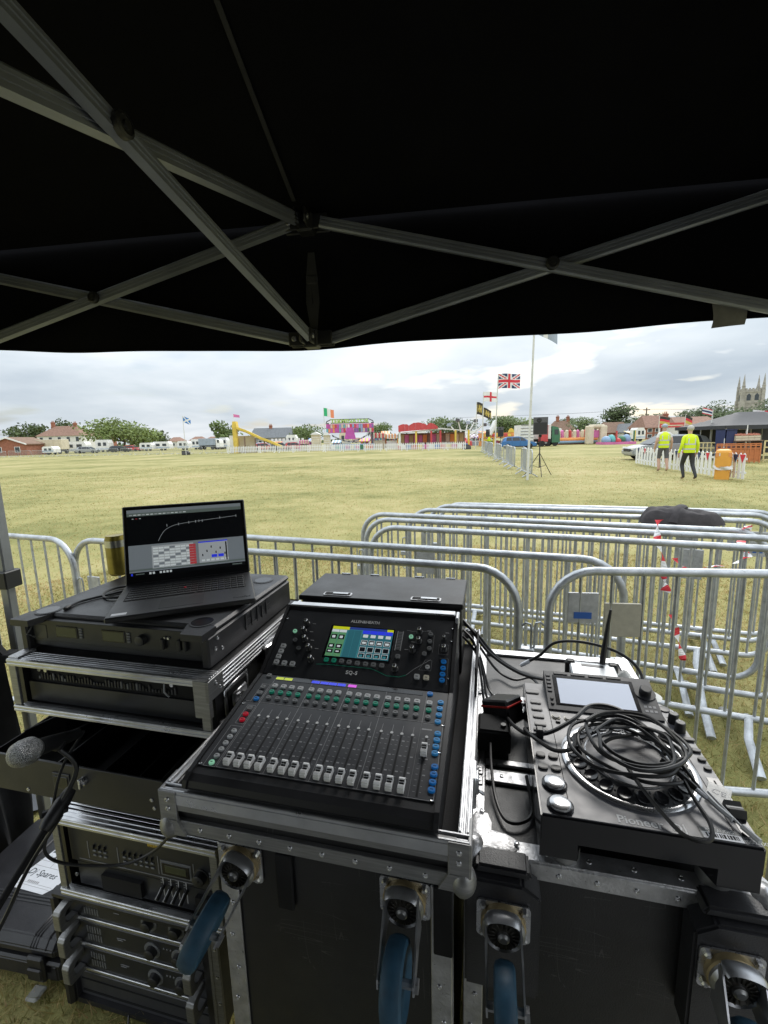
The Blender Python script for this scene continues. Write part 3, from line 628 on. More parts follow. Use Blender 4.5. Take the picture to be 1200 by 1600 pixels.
# ------------------------------------------------------------------ rack cases of the left stack
SU0,SU1=-.60,-.045
def rack_flight(label,u0,u1,v0,z0,z1,depth,name='rack_flight_case',lip=.03,rib=3):
    t=thM(name,label,'flight case',u0,v0,z0); w_=u1-u0; h=z1-z0
    m=MB(); th=.012
    m.box(0,w_,.02,depth,0.001,th); m.box(0,w_,.02,depth,h-th,h-.001); m.box(0,th,.02,depth,th,h-th); m.box(w_-th,w_,.02,depth,th,h-th); m.box(0,w_,depth-th,depth,0.001,h-.001); m.build('shell','laminate',t)
    m=MB(); ridged(m,.0,w_,-.004,.004,0,lip*.55,'x','-y',2); m.rbox(0,w_,.004,lip,-.001,.006,.001); m.build('bottom_rail','alu',t)
    m=MB(); ridged(m,.0,w_,-.004,.004,h-lip*.55,h,'x','-y',2); ridged(m,0,w_,.004,lip*1.4,h-.007,h-.001,'x','z',rib); m.build('top_rail','alu',t)
    for x0,x1 in ((0,.022),(w_-.022,w_)):
        m=MB(); m.rbox(x0,x1,-.002,.005,lip*.56,h-lip*.56,.001); m.build('side_rail','alu_dull',t)
    return t
# amp rack on the grass
ar=thM('amp_rack','black rack case standing on the grass holding three silver handled amplifiers','rack case',-.655,.262,0)
w_=.50
m=MB(); m.box(0,.02,.0,.45,.03,.405); m.box(w_-.02,w_,.0,.45,.03,.405); m.box(0,w_,.0,.45,.012,.03); m.box(.0,w_,0,.45,.40,.418); m.box(0,w_,.43,.45,.03,.40); m.build('shell','moulded_black',ar)
m=MB(); m.tube([(0,.0,.41),(w_,.0,.41)],.014,8); m.tube([(.0,.0,.02),(0.0,.0,.40)],.016,8); m.build('front_lip','black_plastic',ar)
m=MB(); m.rbox(.02,w_-.02,.012,.022,.03,.118,.002); m.box(.03,w_-.03,.0105,.012,.045,.052,1); m.box(.03,w_-.03,.0105,.012,.09,.094,1); m.build('blank_panel',['panel_grey','black_matte'],ar)
m=MB(); m.rbox(w_+.0,w_+.032,-.002,.006,.03,.40,.001); m.rbox(w_+.006,w_+.012,-.004,.006,.03,.40,.001); o=m.build('edge_strip','alu_dull',ar)
for k in range(4): rivet(o,w_+.022,-.002,.08+.09*k)
m=MB(); m.tube(spline([(.20,.0,.020),(.23,-.03,.005),(.30,-.05,.004),(.38,-.03,.012)],5),.003,5); m.build('lead','rubber',ar)
for i,(zz,lab) in enumerate(((.313,'topmost of the three rack amplifiers'),(.220,'middle one of the three rack amplifiers'),(.126,'lowest of the three rack amplifiers'))):
    a=thM('power_amplifier',lab+' with silver handle','amplifier',-.635,.274,zz,group='rack amplifiers'); wa=.46
    m=MB(); m.rbox(0,wa,0,.36,.001,.088,.002); m.build('chassis','panel_dark',a)
    m=MB(); m.rbox(.03,wa-.03,-.004,.0,.004,.014,.001); m.build('bezel_strip','alu',a)
    for x in (.012,wa-.034):
        m=MB(); m.X=Tm(x,0,.046); prof=[(0,-.042),(-.050,-.034),(-.056,-.024),(-.056,.024),(-.050,.034),(0,.042),(0,.022),(-.030,.018),(-.036,.010),(-.036,-.010),(-.030,-.018),(0,-.022)]
        k=len(prof); vs=[(0,p,q) for p,q in prof]+[(.024,p,q) for p,q in prof]
        m.add(vs,[(i_,(i_+1)%k,k+(i_+1)%k,k+i_) for i_ in range(k)]+[(0,1,10,11),(1,2,9,10),(2,3,8,9),(3,4,7,8),(4,5,6,7)]+[(k+0,k+11,k+10,k+1),(k+1,k+10,k+9,k+2),(k+2,k+9,k+8,k+3),(k+3,k+8,k+7,k+4),(k+4,k+7,k+6,k+5)])
        o=m.build('handle','alu_dull',a); bm=bmesh.new(); bm.from_mesh(o.data); bmesh.ops.bevel(bm,geom=[e for e in bm.edges],offset=.0018,segments=1,affect='EDGES'); bm.to_mesh(o.data); bm.free()
    m=MB()
    for k in range(6):
        for j in range(2): m.box(.060+.009*k,.0645+.009*k,-.001,.0005,.026+.028*j,.048+.028*j)
    tag(m.build('vent_slots','btn_grey',a),kind='stuff')
    for k,x in enumerate((.285,.375)):
        m=MB(); m.X=Tm(x,0,.050)@FRONT; m.lathe([(.026,0),(.026,.002),(.021,.002)],22,1); m.lathe([(.018,0),(.016,.016),(.013,.018)],18,0); m.build('gain_knob',['knob_dark','btn_grey'],a)
    m=MB(); 
    for k in range(3): m.X=Tm(.325+.011*k,0,.066)@FRONT; m.lathe([(.003,0),(.002,.002)],8)
    m.build('status_lights','btn_grey',a)
    m=MB(); m.box(.165,.195,-.0012,.0005,.058,.0595); m.box(.165,.185,-.0012,.0005,.052,.0532); m.build('panel_print','grey_ink',a)
# flight rack with the rack mixer unit
r1=rack_flight('silver edged flight rack with a black rack mixer, above the amplifiers',-.605,-.085,.245,.435,.69,.46,lip=.04,rib=4)
for zz in (.03,.22): 
    m=MB(); m.box(-.003,.0,.02,.44,zz-.02,zz+.02); m.build('side_trim','alu_worn',r1)
rm=thM('rack_mixer','black rack mixer unit with small screen and four fader levers in the lower rack','rack mixer',-.583,.268,.452); wr=.476
m=MB(); m.rbox(0,wr,0,.33,.075,.216,.002); m.prism([(.0,.075),(.0,.0),(.06,.0),(.10,.075)],.02,wr-.02,axis='x'); m.build('chassis','panel_dark',rm)
for x in (.012,):
    for zz in (.03,.195): 
        m=MB(); m.X=Tm(x,-.001,zz)@FRONT; m.lathe([(.006,0),(.005,.003),(.002,.003)],10); m.build('rack_screw','zinc',rm)
for x in (.065,.165,.295,.405): 
    m=MB(); m.box(x,x+.0015,-.0012,.0005,.095,.150); m.build('divider_line','grey_ink',rm)
m=MB(); m.box(.03,.40,-.0012,.0005,.086,.0872); m.build('base_line','grey_ink',rm)
for g0,n in ((.085,3),(.185,6)):
    for k in range(n):
        for j in range(3):
            m=MB(); x=g0+.018*k; z=.135-.014*j
            if j==0: m.rbox(x,x+.004,-.006,.0,z-.004,z+.008,.001)
            else: m.rbox(x-.003,x+.008,-.003,.0,z,z+.005,.001)
            m.build('switch','btn_grey' if j else 'knob_dark',rm)
m=MB()
for k,(x,ww,zz) in enumerate(((.262,.006,.0),(.270,.004,.001),(.276,.006,0),(.284,.003,.001),(.289,.006,0),(.297,.005,.0),(.304,.004,-.001))): m.box(x,x+ww,-.0012,.0005,.173+zz,.183+zz)
m.box(.262,.306,-.0012,.0005,.1695,.1705); m.build('gold_mark','gold_ink',rm,Tm(.09,0,.06)@Sc(.68))
m=MB(); m.rbox(.303,.398,-.0015,.0,.095,.142,.001,0); m.rbox(.308,.393,-.003,-.0015,.100,.137,.001,1); m.rbox(.318,.383,-.0036,-.003,.108,.130,.0005,2); m.build('display',['btn_grey','black_gloss','lcd_dim'],rm)
m=MB(); m.X=Tm(.428,0,.118)@FRONT; m.lathe([(.022,0),(.022,.002),(.018,.003),(.017,.018),(.014,.020)],22); m.build('data_wheel','knob_dark',rm)
m=MB(); m.X=Tm(.432,-.020,.122)@FRONT; m.lathe([(.004,0),(.003,.001)],10); m.build('finger_dimple','black_matte',rm)
for k in range(4):
    m=MB(); x=.305+.024*k; m.box(x-.001,x+.001,-.001,.001,.02,.085,1); m.X=Tm(x,-.004,.060-.014*0)@Rx(25); m.rbox(-.005,.005,-.030,.004,-.006,.006,.002,0); m.box(-.001,.001,-.0305,-.004,.004,.0065,1); m.build('fader_lever',['knob_dark','white_ink'],rm)
    for q in range(5):
        m=MB(); m.box(x-.008,x-.003,-.001,.0005,.052+.008*q,.0535+.008*q); m.build('scale_tick','grey_ink',rm)
for x0,x1 in ((.11,.24),(.41,.47)):
    m=MB(); m.box(x0,x1,-.012,-.0,.012,.06)
    m.build('speaker_grille','mesh_grille' if False else 'black_matte',rm)
for k in range(2):
    for j in range(6): 
        m=MB(); m.rbox(.452+.011*k,.460+.011*k,-.003,0,.085+.009*j,.091+.009*j,.001); m.build('key','btn_grey',rm)
# rack with the drawer pulled out
dr=thM('drawer_rack','black rack case with its empty drawer pulled out','rack case',-.605,.33,.692); 
m=MB(); wd_=.56; m.box(0,wd_,.0,.40,.340,.352); m.box(0,.012,0,.40,.0,.34); m.box(wd_-.012,wd_,0,.40,.0,.34); m.box(.012,wd_-.012,.388,.40,0,.34); m.box(.012,wd_-.012,0,.388,0,.010); m.build('shell','laminate',dr)
du0,du1=-.605+.605-.035,.475
m=MB(); m.rbox(du0,du1,-.182,-.176,.163,.262,.001); dfr=m.build('drawer_front','black_plastic',dr)
m=MB(); m.box(du0+.01,du0+.014,-.176,.30,.170,.258); m.build('drawer_side','black_matte',dr)
m=MB(); m.box(du1-.014,du1-.010,-.176,.30,.170,.258); m.build('drawer_side','black_matte',dr)
m=MB(); m.box(du0+.014,du1-.014,-.176,.30,.170,.174); m.build('drawer_floor','black_matte',dr)
for x in (.13,.27,.37):
    m=MB(); m.box(x,x+.003,-.176,.29,.174,.225); m.build('drawer_divider','black_plastic',dr)
m=MB(); m.rbox(.165,.215,-.1845,-.182,.195,.238,.001,0); m.rbox(.170,.210,-.186,-.1845,.199,.231,.001,1); m.build('drawer_latch',['panel_grey','black_gloss'],dfr)
m=MB(); m.X=Tm(.255,-.182,.228)@FRONT; m.lathe([(.011,0),(.010,.006),(.006,.008)],16); m.rbox(-.003,.003,-.012,.012,.006,.014,.001); m.build('drawer_lock','knob_chrome',dfr)
for x,z in ((.44,.21),(.445,.19),(.08,.175)): rivet(dfr,x,-.182,z).data
for x in (-.02,.10):
    m=MB(); m.tube(spline([(x,-.10,.262),(x+.05,.0,.268),(x+.10,.12,.262)],5),.0025,5); m.build('lead','rubber',dr)
# shallow flight rack with the processor
r2=rack_flight('shallow silver edged flight rack holding a black processor, under the plastic rack',-.58,-.022,.19,1.048,1.187,.505,lip=.03,rib=5)
w2=.558; h2=.139
m=MB(); ridged(m,w2-.003,w2+.003,.03,.50,h2-.048,h2,'y','x',5); m.build('side_top_rail','alu',r2)
m=MB(); m.rbox(w2-.002,w2+.003,.03,.50,0,.018,.001); m.build('side_bottom_rail','alu',r2)
m=MB(); m.rbox(w2-.035,w2+.004,-.006,.006,h2-.09,h2-.001,.001); m.rbox(w2-.004,w2+.005,-.006,.05,h2-.05,h2-.001,.001); o=m.build('corner_brace','alu_dull',r2)
for yy,zz in ((.02,h2-.015),(.035,h2-.034)): rivet(o,w2+.005,yy,zz,Ry(90))
m=MB(); m.rbox(-.002,.03,.002,.05,h2-.001,h2+.004,.001); m.build('corner_brace','alu_worn',r2)
m=MB(); m.rbox(w2,w2+.004,.05,.155,.012,.085,.003,0); m.rbox(w2+.004,w2+.006,.06,.145,.02,.077,.003,1); m.rbox(w2+.006,w2+.016,.07,.13,.032,.066,.004,0); m.tube([(w2+.016,.09,.05),(w2+.026,.09,.048),(w2+.026,.11,.045),(w2+.016,.11,.047)],.004,6); m.build('butterfly_latch',['zinc','black_matte'],r2)
m=MB()
for yy in (.24,.335): m.rbox(w2,w2+.012,yy-.012,yy+.012,.055,.10,.003)
m.tube(spline([(w2+.012,.24,.075),(w2+.02,.245,.05),(w2+.022,.29,.040),(w2+.02,.33,.05),(w2+.012,.335,.075)],5),.007,8); m.tube([(w2+.006,.24,.095),(w2+.016,.29,.098),(w2+.006,.335,.095)],.005,6,1); m.build('carry_handle',['black_plastic','zinc'],r2)
pr=thM('processor_unit','black rack processor inside the shallow flight rack','processor',-.56,.222,1.062)
m=MB(); m.rbox(.0,.515,0,.30,.0,.103,.001); m.build('chassis','black_matte',pr)
m=MB(); m.box(.0,.515,-.006,0,.0,.052); m.build('lower_blank','panel_dark',pr)
random.seed(3)
for k in range(46):
    m=MB(); x=.03+.0065*k*1.35; hz=random.choice((.008,.014,.018)); m.rbox(x,x+.005,-.004,0,.060,.060+hz,.001); m.build('front_control',random.choice(['knob_dark','btn_grey','panel_grey','knob_dark']),pr)
for x in (.035,.055,.42): 
    m=MB(); m.X=Tm(x,-.001,.085)@FRONT; m.lathe([(.006,0),(.005,.004)],10); m.build('knob','knob_chrome',pr)
m=MB(); m.tube([(.40,-.004,.085),(.405,-.012,.07),(.412,-.006,.055)],.002,5); m.build('tie','btn_white',pr)
# moulded plastic rack with the wireless receivers
el=thM('moulded_rack','black moulded plastic rack case under the laptop, word embossed on its side','rack case',-.585,.212,1.187); we,he,de=.542,.092,.45
m=MB()
m.rbox(.0,we,.05,de,he-.016,he,.006); m.rbox(0,.022,.02,de,.0,he-.017,.004); m.rbox(we-.022,we,.02,de,.0,he-.017,.004); m.box(.022,we-.022,.05,de,.0005,.012); m.box(.022,we-.022,de-.02,de-.002,.012,he-.016)
for a,b in ((.0,.075),(we-.075,we)):
    m.prism([(a,.0),(b-(.02 if a==0 else 0),.0),(b,.055),(a,.055)] if a==0 else [(a+.02,.0),(b,.0),(b,.055),(a,.055)],he-.0165,he-.0005)
o=m.build('shell','moulded_black',el)
for (x,y) in ((.045,.065),(we-.045,.068),(we-.055,.385),(.06,.385)):
    m=MB(); m.lathe([(.030,0),(.030,.0012),(.026,.0016)],24,1,ox=x,oy=y,oz=he); m.lathe([(.0255,0),(.0255,.0021)],24,0,ox=x,oy=y,oz=he); m.build('foot_well',['black_gloss','moulded_black'],el)
text('embossed_word','ELITE',.060,'moulded_black',el,Tm(we+.0002,.245,.046)@Rz(90)@Rx(90),ext=.0018,bold=.001)
for yy,zz in ((.045,.04),(.055,.062),(.07,.03)): rivet(el,we+.0005,yy,zz,Ry(90))
wx=thM('wireless_receiver','black twin wireless microphone receiver in the plastic rack front','receiver',-.56,.245,1.20)
m=MB(); m.rbox(0,.492,0,.25,.012,.068,.001); m.box(0,.492,.002,.2,.0,.012); m.build('chassis','panel_dark',wx)
for x in (.075,.215):
    m=MB(); m.rbox(x,x+.066,-.002,.0,.026,.056,.001,0); m.rbox(x+.003,x+.063,-.0026,-.002,.029,.053,.0005,1); m.build('lcd',['black_gloss','lcd_dim'],wx)
    for j in range(4):
        m=MB(); m.rbox(x+.072,x+.082,-.003,0,.028+.007*j,.033+.007*j,.001); m.build('key','btn_grey',wx)
m=MB(); m.X=Tm(.33,0,.040)@FRONT; m.lathe([(.013,0),(.012,.012),(.009,.013)],16); m.build('knob','knob_dark',wx)
for x in (.385,.43,.445):
    m=MB(); m.rbox(x,x+.009,-.010,0,.022,.05,.002); m.build('power_switch','knob_dark',wx)
for x in (.395,.405): 
    m=MB(); m.X=Tm(x,-.001,.05)@FRONT; m.lathe([(.0035,0),(.003,.004)],8); m.build('jack_nut','zinc',wx)
m=MB(); m.tube([(.008,-.004,.022),(.004,-.018,.035),(.008,-.004,.055)],.002,5); m.rbox(.012,.045,-.001,0,.02,.055,.001,1); m.build('pull_handle',['zinc','panel_grey'],wx)
# ------------------------------------------------------------------ mixing console
mx_=thM('mixing_console','black digital mixing console with faders and a colour touchscreen','mixing desk',.05,0,1.046)
CW=.448
prof=[(.032,0),(.028,.030),(.026,.0435),(.006,.0445),(.004,.050),(.008,.060),(.020,.066),(.035,.0685),(.29,.1085),(.452,.2068),(.462,.214),(.476,.214),(.480,.206),(.480,0)]
m=MB(); m.prism(prof,0,CW,axis='x'); body=m.build('body','black_plastic',mx_)
for x0,x1 in ((-.004,.004),(CW-.004,CW+.004)):
    m=MB(); m.prism([(.030,0),(.027,.03),(.025,.0433),(.005,.0443),(.001,.050),(.005,.062),(.018,.0695),(.035,.072),(.288,.112),(.450,.2105),(.460,.2175),(.480,.2175),(.484,.206),(.484,0)],x0,x1,axis='x'); m.build('side_cheek','black_plastic',mx_)
m=MB(); m.rbox(.004,CW-.004,.457,.482,.2145,.2195,.002); m.rbox(CW-.002,CW+.006,.44,.482,.19,.2185,.002); m.build('rear_bar','alu',mx_)
FP=Tm(0,.035,.069)@Rx(math.degrees(math.atan2(.04,.255))); SP=Tm(0,.29,.109)@Rx(math.degrees(math.atan2(.0983,.162)))
m=MB(); m.rbox(.006,CW-.006,.001,.167,0,.0016,.0005,0); m.rbox(.006,CW-.006,.168,.257,0,.0016,.0005,1); m.build('fader_panel',['panel_grey','panel_dark'],mx_,FP)  # fader zone in lighter grey, a reflection put into the panel colour
m=MB(); m.rbox(.006,CW-.006,.002,.187,0,.0014,.0005,0); m.build('screen_panel','panel_dark',mx_,SP)
GX=[61,82,103,124,149,170,190,211,236,256,277,298,323,344,364,385]
def ln(m,x0,y0,x1,y1,z=.0016,t=.0007,mi=0): m.box(min(x0,x1)-(t/2 if x0==x1 else 0),max(x0,x1)+(t/2 if x0==x1 else 0),min(y0,y1)-(t/2 if y0==y1 else 0),max(y0,y1)+(t/2 if y0==y1 else 0),z,z+.0002,mi)
m=MB(); 
def rct(a,b,c,d): ln(m,a,b,c,b); ln(m,a,d,c,d); ln(m,a,b,a,d); ln(m,c,b,c,d)
for x in (.044,.1365,.2235,.3105,.398): ln(m,x,.002,x,.256)
ln(m,.044,.002,.398,.002); rct(.017,.001,.041,.098); rct(.022,.105,.041,.157); rct(.022,.168,.041,.225); rct(.398,.002,.440,.165)
for k in range(16): ln(m,GX[k]/1000,.135,GX[k]/1000,.152)
ln(m,.400,.150,.420,.150,t=.003); ln(m,.012,.168,.436,.168)
tag(m.build('panel_print',['grey_ink'],mx_,FP),kind='stuff')
m=MB()
random.seed(5)
for k,gx in enumerate(GX+[412]):
    for q in range(11):
        b=.014+.0112*q; m.box(gx/1000-.0085,gx/1000-.0045,b,b+.0007,.0016,.0018); 
        if q%2==0 or k==16: m.box(gx/1000+.0035,gx/1000+.0062,b,b+.0007,.0016,.0018)
        if q in (3,6,9): m.box(gx/1000+.0035,gx/1000+.0085,b-.0012,b+.0012,.0016,.0018)
tag(m.build('fader_scale',['grey_ink'],mx_,FP),kind='stuff')
# faders: one slot and cap, shared meshes
m=MB(); m.rbox(-.0018,.0018,-.002,.122,.0010,.0021,.0004,0); m.lathe([(.0032,.0016),(.0028,.0024)],10,1,oy=.124); SL=m.mesh('slot'); [SL.materials.append(MT[k]) for k in ('black_matte','white_ink')]
m=MB()
m.prism([(-.0115,0),(-.0105,.011),(-.0065,.0125),(-.002,.0085),(.002,.0085),(.0065,.0125),(.0105,.011),(.0115,0)],-.0052,.0052,axis='x'); m.rbox(-.0045,.0045,.0022,.0088,.0095,.0112,.0008,1); m.rbox(-.0056,.0056,-.0122,-.0095,.0,.0075,.0008,0); m.box(-.004,.004,-.0015,.0015,.0086,.0092,1)
CPM=m.mesh('fader_cap'); [CPM.materials.append(MT[k]) for k in ('fader_white','black_matte')]
for k,gx in enumerate(GX):
    o=put('fader',SL,mx_,FP@Tm(gx/1000,.008,0)); put('fader_cap',CPM,o,Tm(0,.010,.0022))
o=put('fader',SL,mx_,FP@Tm(.412,.008,0)); put('fader_cap',CPM,o,Tm(0,.089,.0022))
def btn_mesh(w,h,z,mm,rd=False):
    m=MB()
    if rd: m.prism(rrect(w,h,min(w,h)*.48,5),0,z*.75); m.prism(rrect(w*.82,h*.82,min(w,h)*.38,5),z*.75,z)
    else: m.prism(rrect(w,h,min(w,h)*.25,3),0,z*.75); m.prism(rrect(w*.84,h*.84,min(w,h)*.22,3),z*.75,z)
    m.box(-w*.22,w*.22,-h*.06,h*.06,z,z+.0002,1)
    me=m.mesh('button'); me.materials.append(MT[mm]); me.materials.append(MT['black_matte']); return me
BM={k:btn_mesh(*v) for k,v in dict(w=(.0125,.012,.0045,'btn_white'),g=(.0118,.0105,.0045,'btn_green',True),d=(.0112,.0105,.0045,'btn_grey',True),b=(.0125,.0105,.004,'btn_blue',True),s=(.0125,.0105,.004,'btn_sky',True),r=(.012,.010,.004,'btn_red',True),o=(.0105,.0105,.004,'btn_white',True),m=(.0105,.0105,.004,'btn_mint',True),c=(.0125,.0115,.004,'btn_cream'),k=(.0115,.011,.004,'btn_grey'),G=(.0115,.0105,.004,'btn_green')).items()}
def btn(k,a,b,P=FP): return put('button',BM[k],mx_,P@Tm(a/1000,b/1000,.0015))
for i in range(16):
    gx=[55,76,96,117,143,164,185,206,231,252,272,293,318,338,359,380][i]
    btn('w',gx,220.5); btn('g',gx+1.5,201.5); btn('d',gx+3,182.5)
btn('w',406,220); btn('g',407,200); btn('d',408,180); btn('b',404,248)
for b in (226,208,190,172): btn('s',429,b)
for b in (142,126.5,111,96): btn('s',432,b)
for b in (67,51.5,36,21): btn('b',435,b)
btn('k',25,252); btn('k',29,213); btn('k',31,194); btn('b',32,176); btn('k',32,147); btn('r',32,130); btn('r',33,114)
for b in (84,69,53.5,38.5,23): btn('o',32,b)
btn('m',31,8)
# scribble strip displays above the channels
m=MB(); m.rbox(.044,.389,.2415,.2535,.0012,.0022,.0004,0)
for k,c in enumerate((1,1,5,5,2,2,2,2,3,5,5,5,5,5,5,5)):
    if c==5: continue
    gx=GX[k]/1000-.006; m.box(gx-.0095,gx+.0095,.2435,.2515,.0022,.0024,c)
m.build('channel_strip_display',['black_gloss','scr_lime','scr_blue','scr_magenta'],mx_,FP)
# touchscreen
ts=MB(); ts.rbox(.136,.303,.058,.150,.0005,.0022,.0006,0); o=ts.build('touchscreen','black_gloss',mx_,SP)
m=MB(); X0,X1,Y0,Y1=.142,.298,.0625,.1465; W=X1-X0; Hh=Y1-Y0; z0=.0023
def q(a,b,c,d,mi,l=0): m.box(X0+a*W,X0+c*W,Y0+b*Hh,Y0+d*Hh,z0+l*.00008,z0+l*.00008+.00006,mi)
q(0,0,1,1,0); q(0,.9,.28,1,1,1); q(.28,.92,.9,1,2,1); q(.9,.9,1,1,1,1)
for cx_ in (.0,.125): q(cx_,.0,cx_+.12,.89,4,1); q(cx_,.80,cx_+.12,.89,3,2)
q(.27,0,.375,.9,5,1); q(.38,0,.49,.9,5,1)
for k in range(4):
    a=.51+.122*k; q(a,.0,a+.118,.86,5,1); q(a,.80,a+.118,.92,6,2); q(a+.02,.68,a+.10,.78,3,2)
    for (b0,b1) in ((.44,.58),(.22,.36),(.04,.16)): q(a+.01,b0-.01,a+.108,b1+.012,3,2); q(a+.016,b0,a+.102,b1,7,3)
    q(a+.03,.47,a+.09,.54,3,4); q(a+.03,.05,a+.08,.12,0,4)
for k in range(2):
    a=.01+.125*k
    for (b0,b1) in ((.56,.72),(.26,.40),(.1,.22)): q(a,b0,a+.095,b1,7,2); q(a+.02,b0+.04,a+.07,b1-.04,3,3)
m.build('screen_image',['scr_teal','scr_yellow','scr_navy','scr_white','scr_green','scr_teal_dark','scr_blue','scr_dark'],o)
for a,b in ((150,51),(169,51)): btn('G',a,b,SP)
for a,b in ((188,51),(207,50),(227,49),(247,49),(266,49),(286,49),(319,76)): btn('k',a,b,SP)
for a,b in ((45,122),(343,132)): btn('m',a,b,SP)
for a,b in ((54,97),(71,75),(389,143),(389,123),(390,104),(380,89)): btn('d',a,b,SP)
for a,b in ((30,77),(29,62.5),(28,48),(28,33),(49,32),(70,32),(370,30)): btn('w',a,b,SP)
btn('o',391,56,SP); btn('c',391,30,SP)
for b in (73,57,42,28): btn('b',426,b,SP)
m=MB(); m.lathe([(.0078,0),(.0078,.003),(.0062,.0042),(.0056,.017),(.0044,.0182)],16,0)
for k in range(8): 
    m.X=Rz(45*k); m.box(.0050,.0064,-.0006,.0006,.004,.0172,1)
m.X=Matrix.Identity(4); m.lathe([(.0046,.0180),(.0036,.0192)],12,1); m.box(-.0005,.0005,.001,.0052,.0185,.0195,0)
KM=m.mesh('knob'); [KM.materials.append(MT[k]) for k in ('knob_dark','knob_chrome')]
for a,b in ((70,146),(69,123),(80,99),(98,76),(113,46),(362,146),(363,120),(351,95),(424,104),(318,43)): put('knob',KM,mx_,SP@Tm(a/1000,b/1000,.0014))
put('knob',KM,mx_,SP@Tm(.422,.134,.0014)@Sc(.7))
m=MB(); 
for x0 in (.312,.325): m.rbox(x0-.004,x0-.002,.092,.146,.0012,.0022,.0004,0)
for k in range(12): m.box(.3115,.3205,.095+.0042*k,.0975+.0042*k,.0014,.0020,1)
m.build('level_meter',['grey_ink','btn_grey'],mx_,SP)
text('maker_mark','ALLEN&HEATH',.0115,'white_ink',mx_,SP@Tm(.221,.1645,.0016),bold=.0001,space=.95)
text('model_mark','SQ-5',.0125,'white_ink',mx_,SP@Tm(.219,.0245,.0016),bold=.00025,space=1.1)
m=MB()
def pl(pts,t=.0006): m.tube([(a/1000,b/1000,.0016) for a,b in pts],t,4,flat=.3)
pl([(128,38),(150,40),(200,40),(262,40),(280,34),(300,26),(330,26),(345,32)],.0006)
tag(m.build('accent_line',['btn_green'],mx_,SP),kind='stuff')
m=MB(); pl([(345,32),(360,48),(396,76)]); pl([(20,26),(22,86)]); pl([(20,26),(80,26)]); pl([(384,74),(399,74),(399,48),(372,48),(384,74)],.0004); pl([(412,118),(434,118),(434,92),(412,92),(412,118)],.0004); pl([(416,82),(436,82),(436,18)],.0004); pl([(330,150),(345,148),(385,152),(398,140),(398,95)],.0004)
for (a,b) in ((84,148),(84,124),(94,100),(112,78),(345,118),(332,96),(424,150),(380,152)): m.box(a/1000,(a+9)/1000,b/1000,(b+1.5)/1000,.0014,.0018)
tag(m.build('panel_print',['grey_ink'],mx_,SP),kind='stuff')
for P,pts in ((FP,((10,4),(10,160),(438,4),(440,100),(440,165),(438,60))),(SP,((440,35),(440,130),(440,165),(10,160)))):
    for a,b in pts: 
        m=MB(); m.lathe([(.003,0),(.0026,.0016),(.001,.001)],8); m.build('screw','knob_chrome',mx_,P@Tm(a/1000,b/1000,.0014))
# ------------------------------------------------------------------ media player (deck)
cd=thM('media_player','dark grey DJ media player with large jog wheel and pale screen','media player',.662,.086,BH+.002)
CWd,CDp,CZ=.320,.412,.105
m=MB(); m.prism([(0,.0),(CWd,.0),(CWd,CDp-.06),(.262,CDp),(.0,CDp)],.055,CZ-.002); o=m.build('body','black_gloss',cd)
bm=bmesh.new(); bm.from_mesh(o.data); bmesh.ops.bevel(bm,geom=list(bm.edges),offset=.002,segments=2,affect='EDGES'); bm.to_mesh(o.data); bm.free()
m=MB(); m.prism([(.0,.004),(.060,.004),(.072,.040),(.248,.040),(.262,.004),(CWd,.004),(CWd,.34),(.26,.40),(0,.40)],.022,.0545); m.build('lower_body','black_gloss',cd)
for x,y in ((.045,.04),(.275,.04),(.05,.35),(.25,.35)):
    m=MB(); m.lathe([(.026,0),(.026,.018),(.022,.0225)],20,ox=x,oy=y); m.build('foot','alu_dull',cd)
m=MB(); m.prism([(.003,.003),(CWd-.003,.003),(CWd-.003,CDp-.062),(.260,CDp-.003),(.003,CDp-.003)],CZ-.003,CZ); m.build('top_panel','deck_grey',cd)
def onp(a,b,z=0): return Tm(a/1000,b/1000,CZ+z)
# raised screen module
m=MB(); m.prism([(.300,CZ-.004),(.300,CZ+.004),(.412,CZ+.036),(.420,CZ+.032),(.420,CZ-.004)],.048,.284,axis='x'); mod=m.build('screen_module','panel_grey',cd)
tl=math.degrees(math.atan2(.032,.112)); MP=Tm(.048,.300,CZ+.0042)@Rx(tl)
m=MB(); m.rbox(.018,.196,.014,.104,0,.0012,.0004,0); m.build('screen_bezel','black_gloss',mod,MP)
m=MB(); m.rbox(.027,.187,.018,.094,.0012,.0016,.0002,0); m.build('screen','cdj_screen',mod,MP)
for k in range(5):
    m=MB(); m.rbox(.003,.013,.050+.012*k,.057+.012*k,0,.002,.0005); m.build('key','panel_grey',mod,MP)
for k in range(4):
    m=MB(); m.rbox(.022+.04*k,.054+.04*k,.1065,.1125,0,.0022,.0006); m.build('key','panel_grey',mod,MP)
for b in (.03,.016):
    m=MB(); m.lathe([(.004,0),(.0035,.003)],10,ox=.010,oy=b); m.build('key','knob_dark',mod,MP)
m=MB(); m.lathe([(.022,0),(.022,.0015),(.0215,.002)],24,0,ox=.216,oy=.072); m.lathe([(.0125,.002),(.012,.014),(.010,.016)],20,1,ox=.216,oy=.072); m.build('browse_knob',['panel_dark','knob_dark'],mod,MP)
for j in range(2):
    for i in range(3):
        m=MB(); m.box(.204+.009*i,.210+.009*i,.018+.012*j,.024+.012*j,0,.0004); m.build('legend','grey_ink',mod,MP)
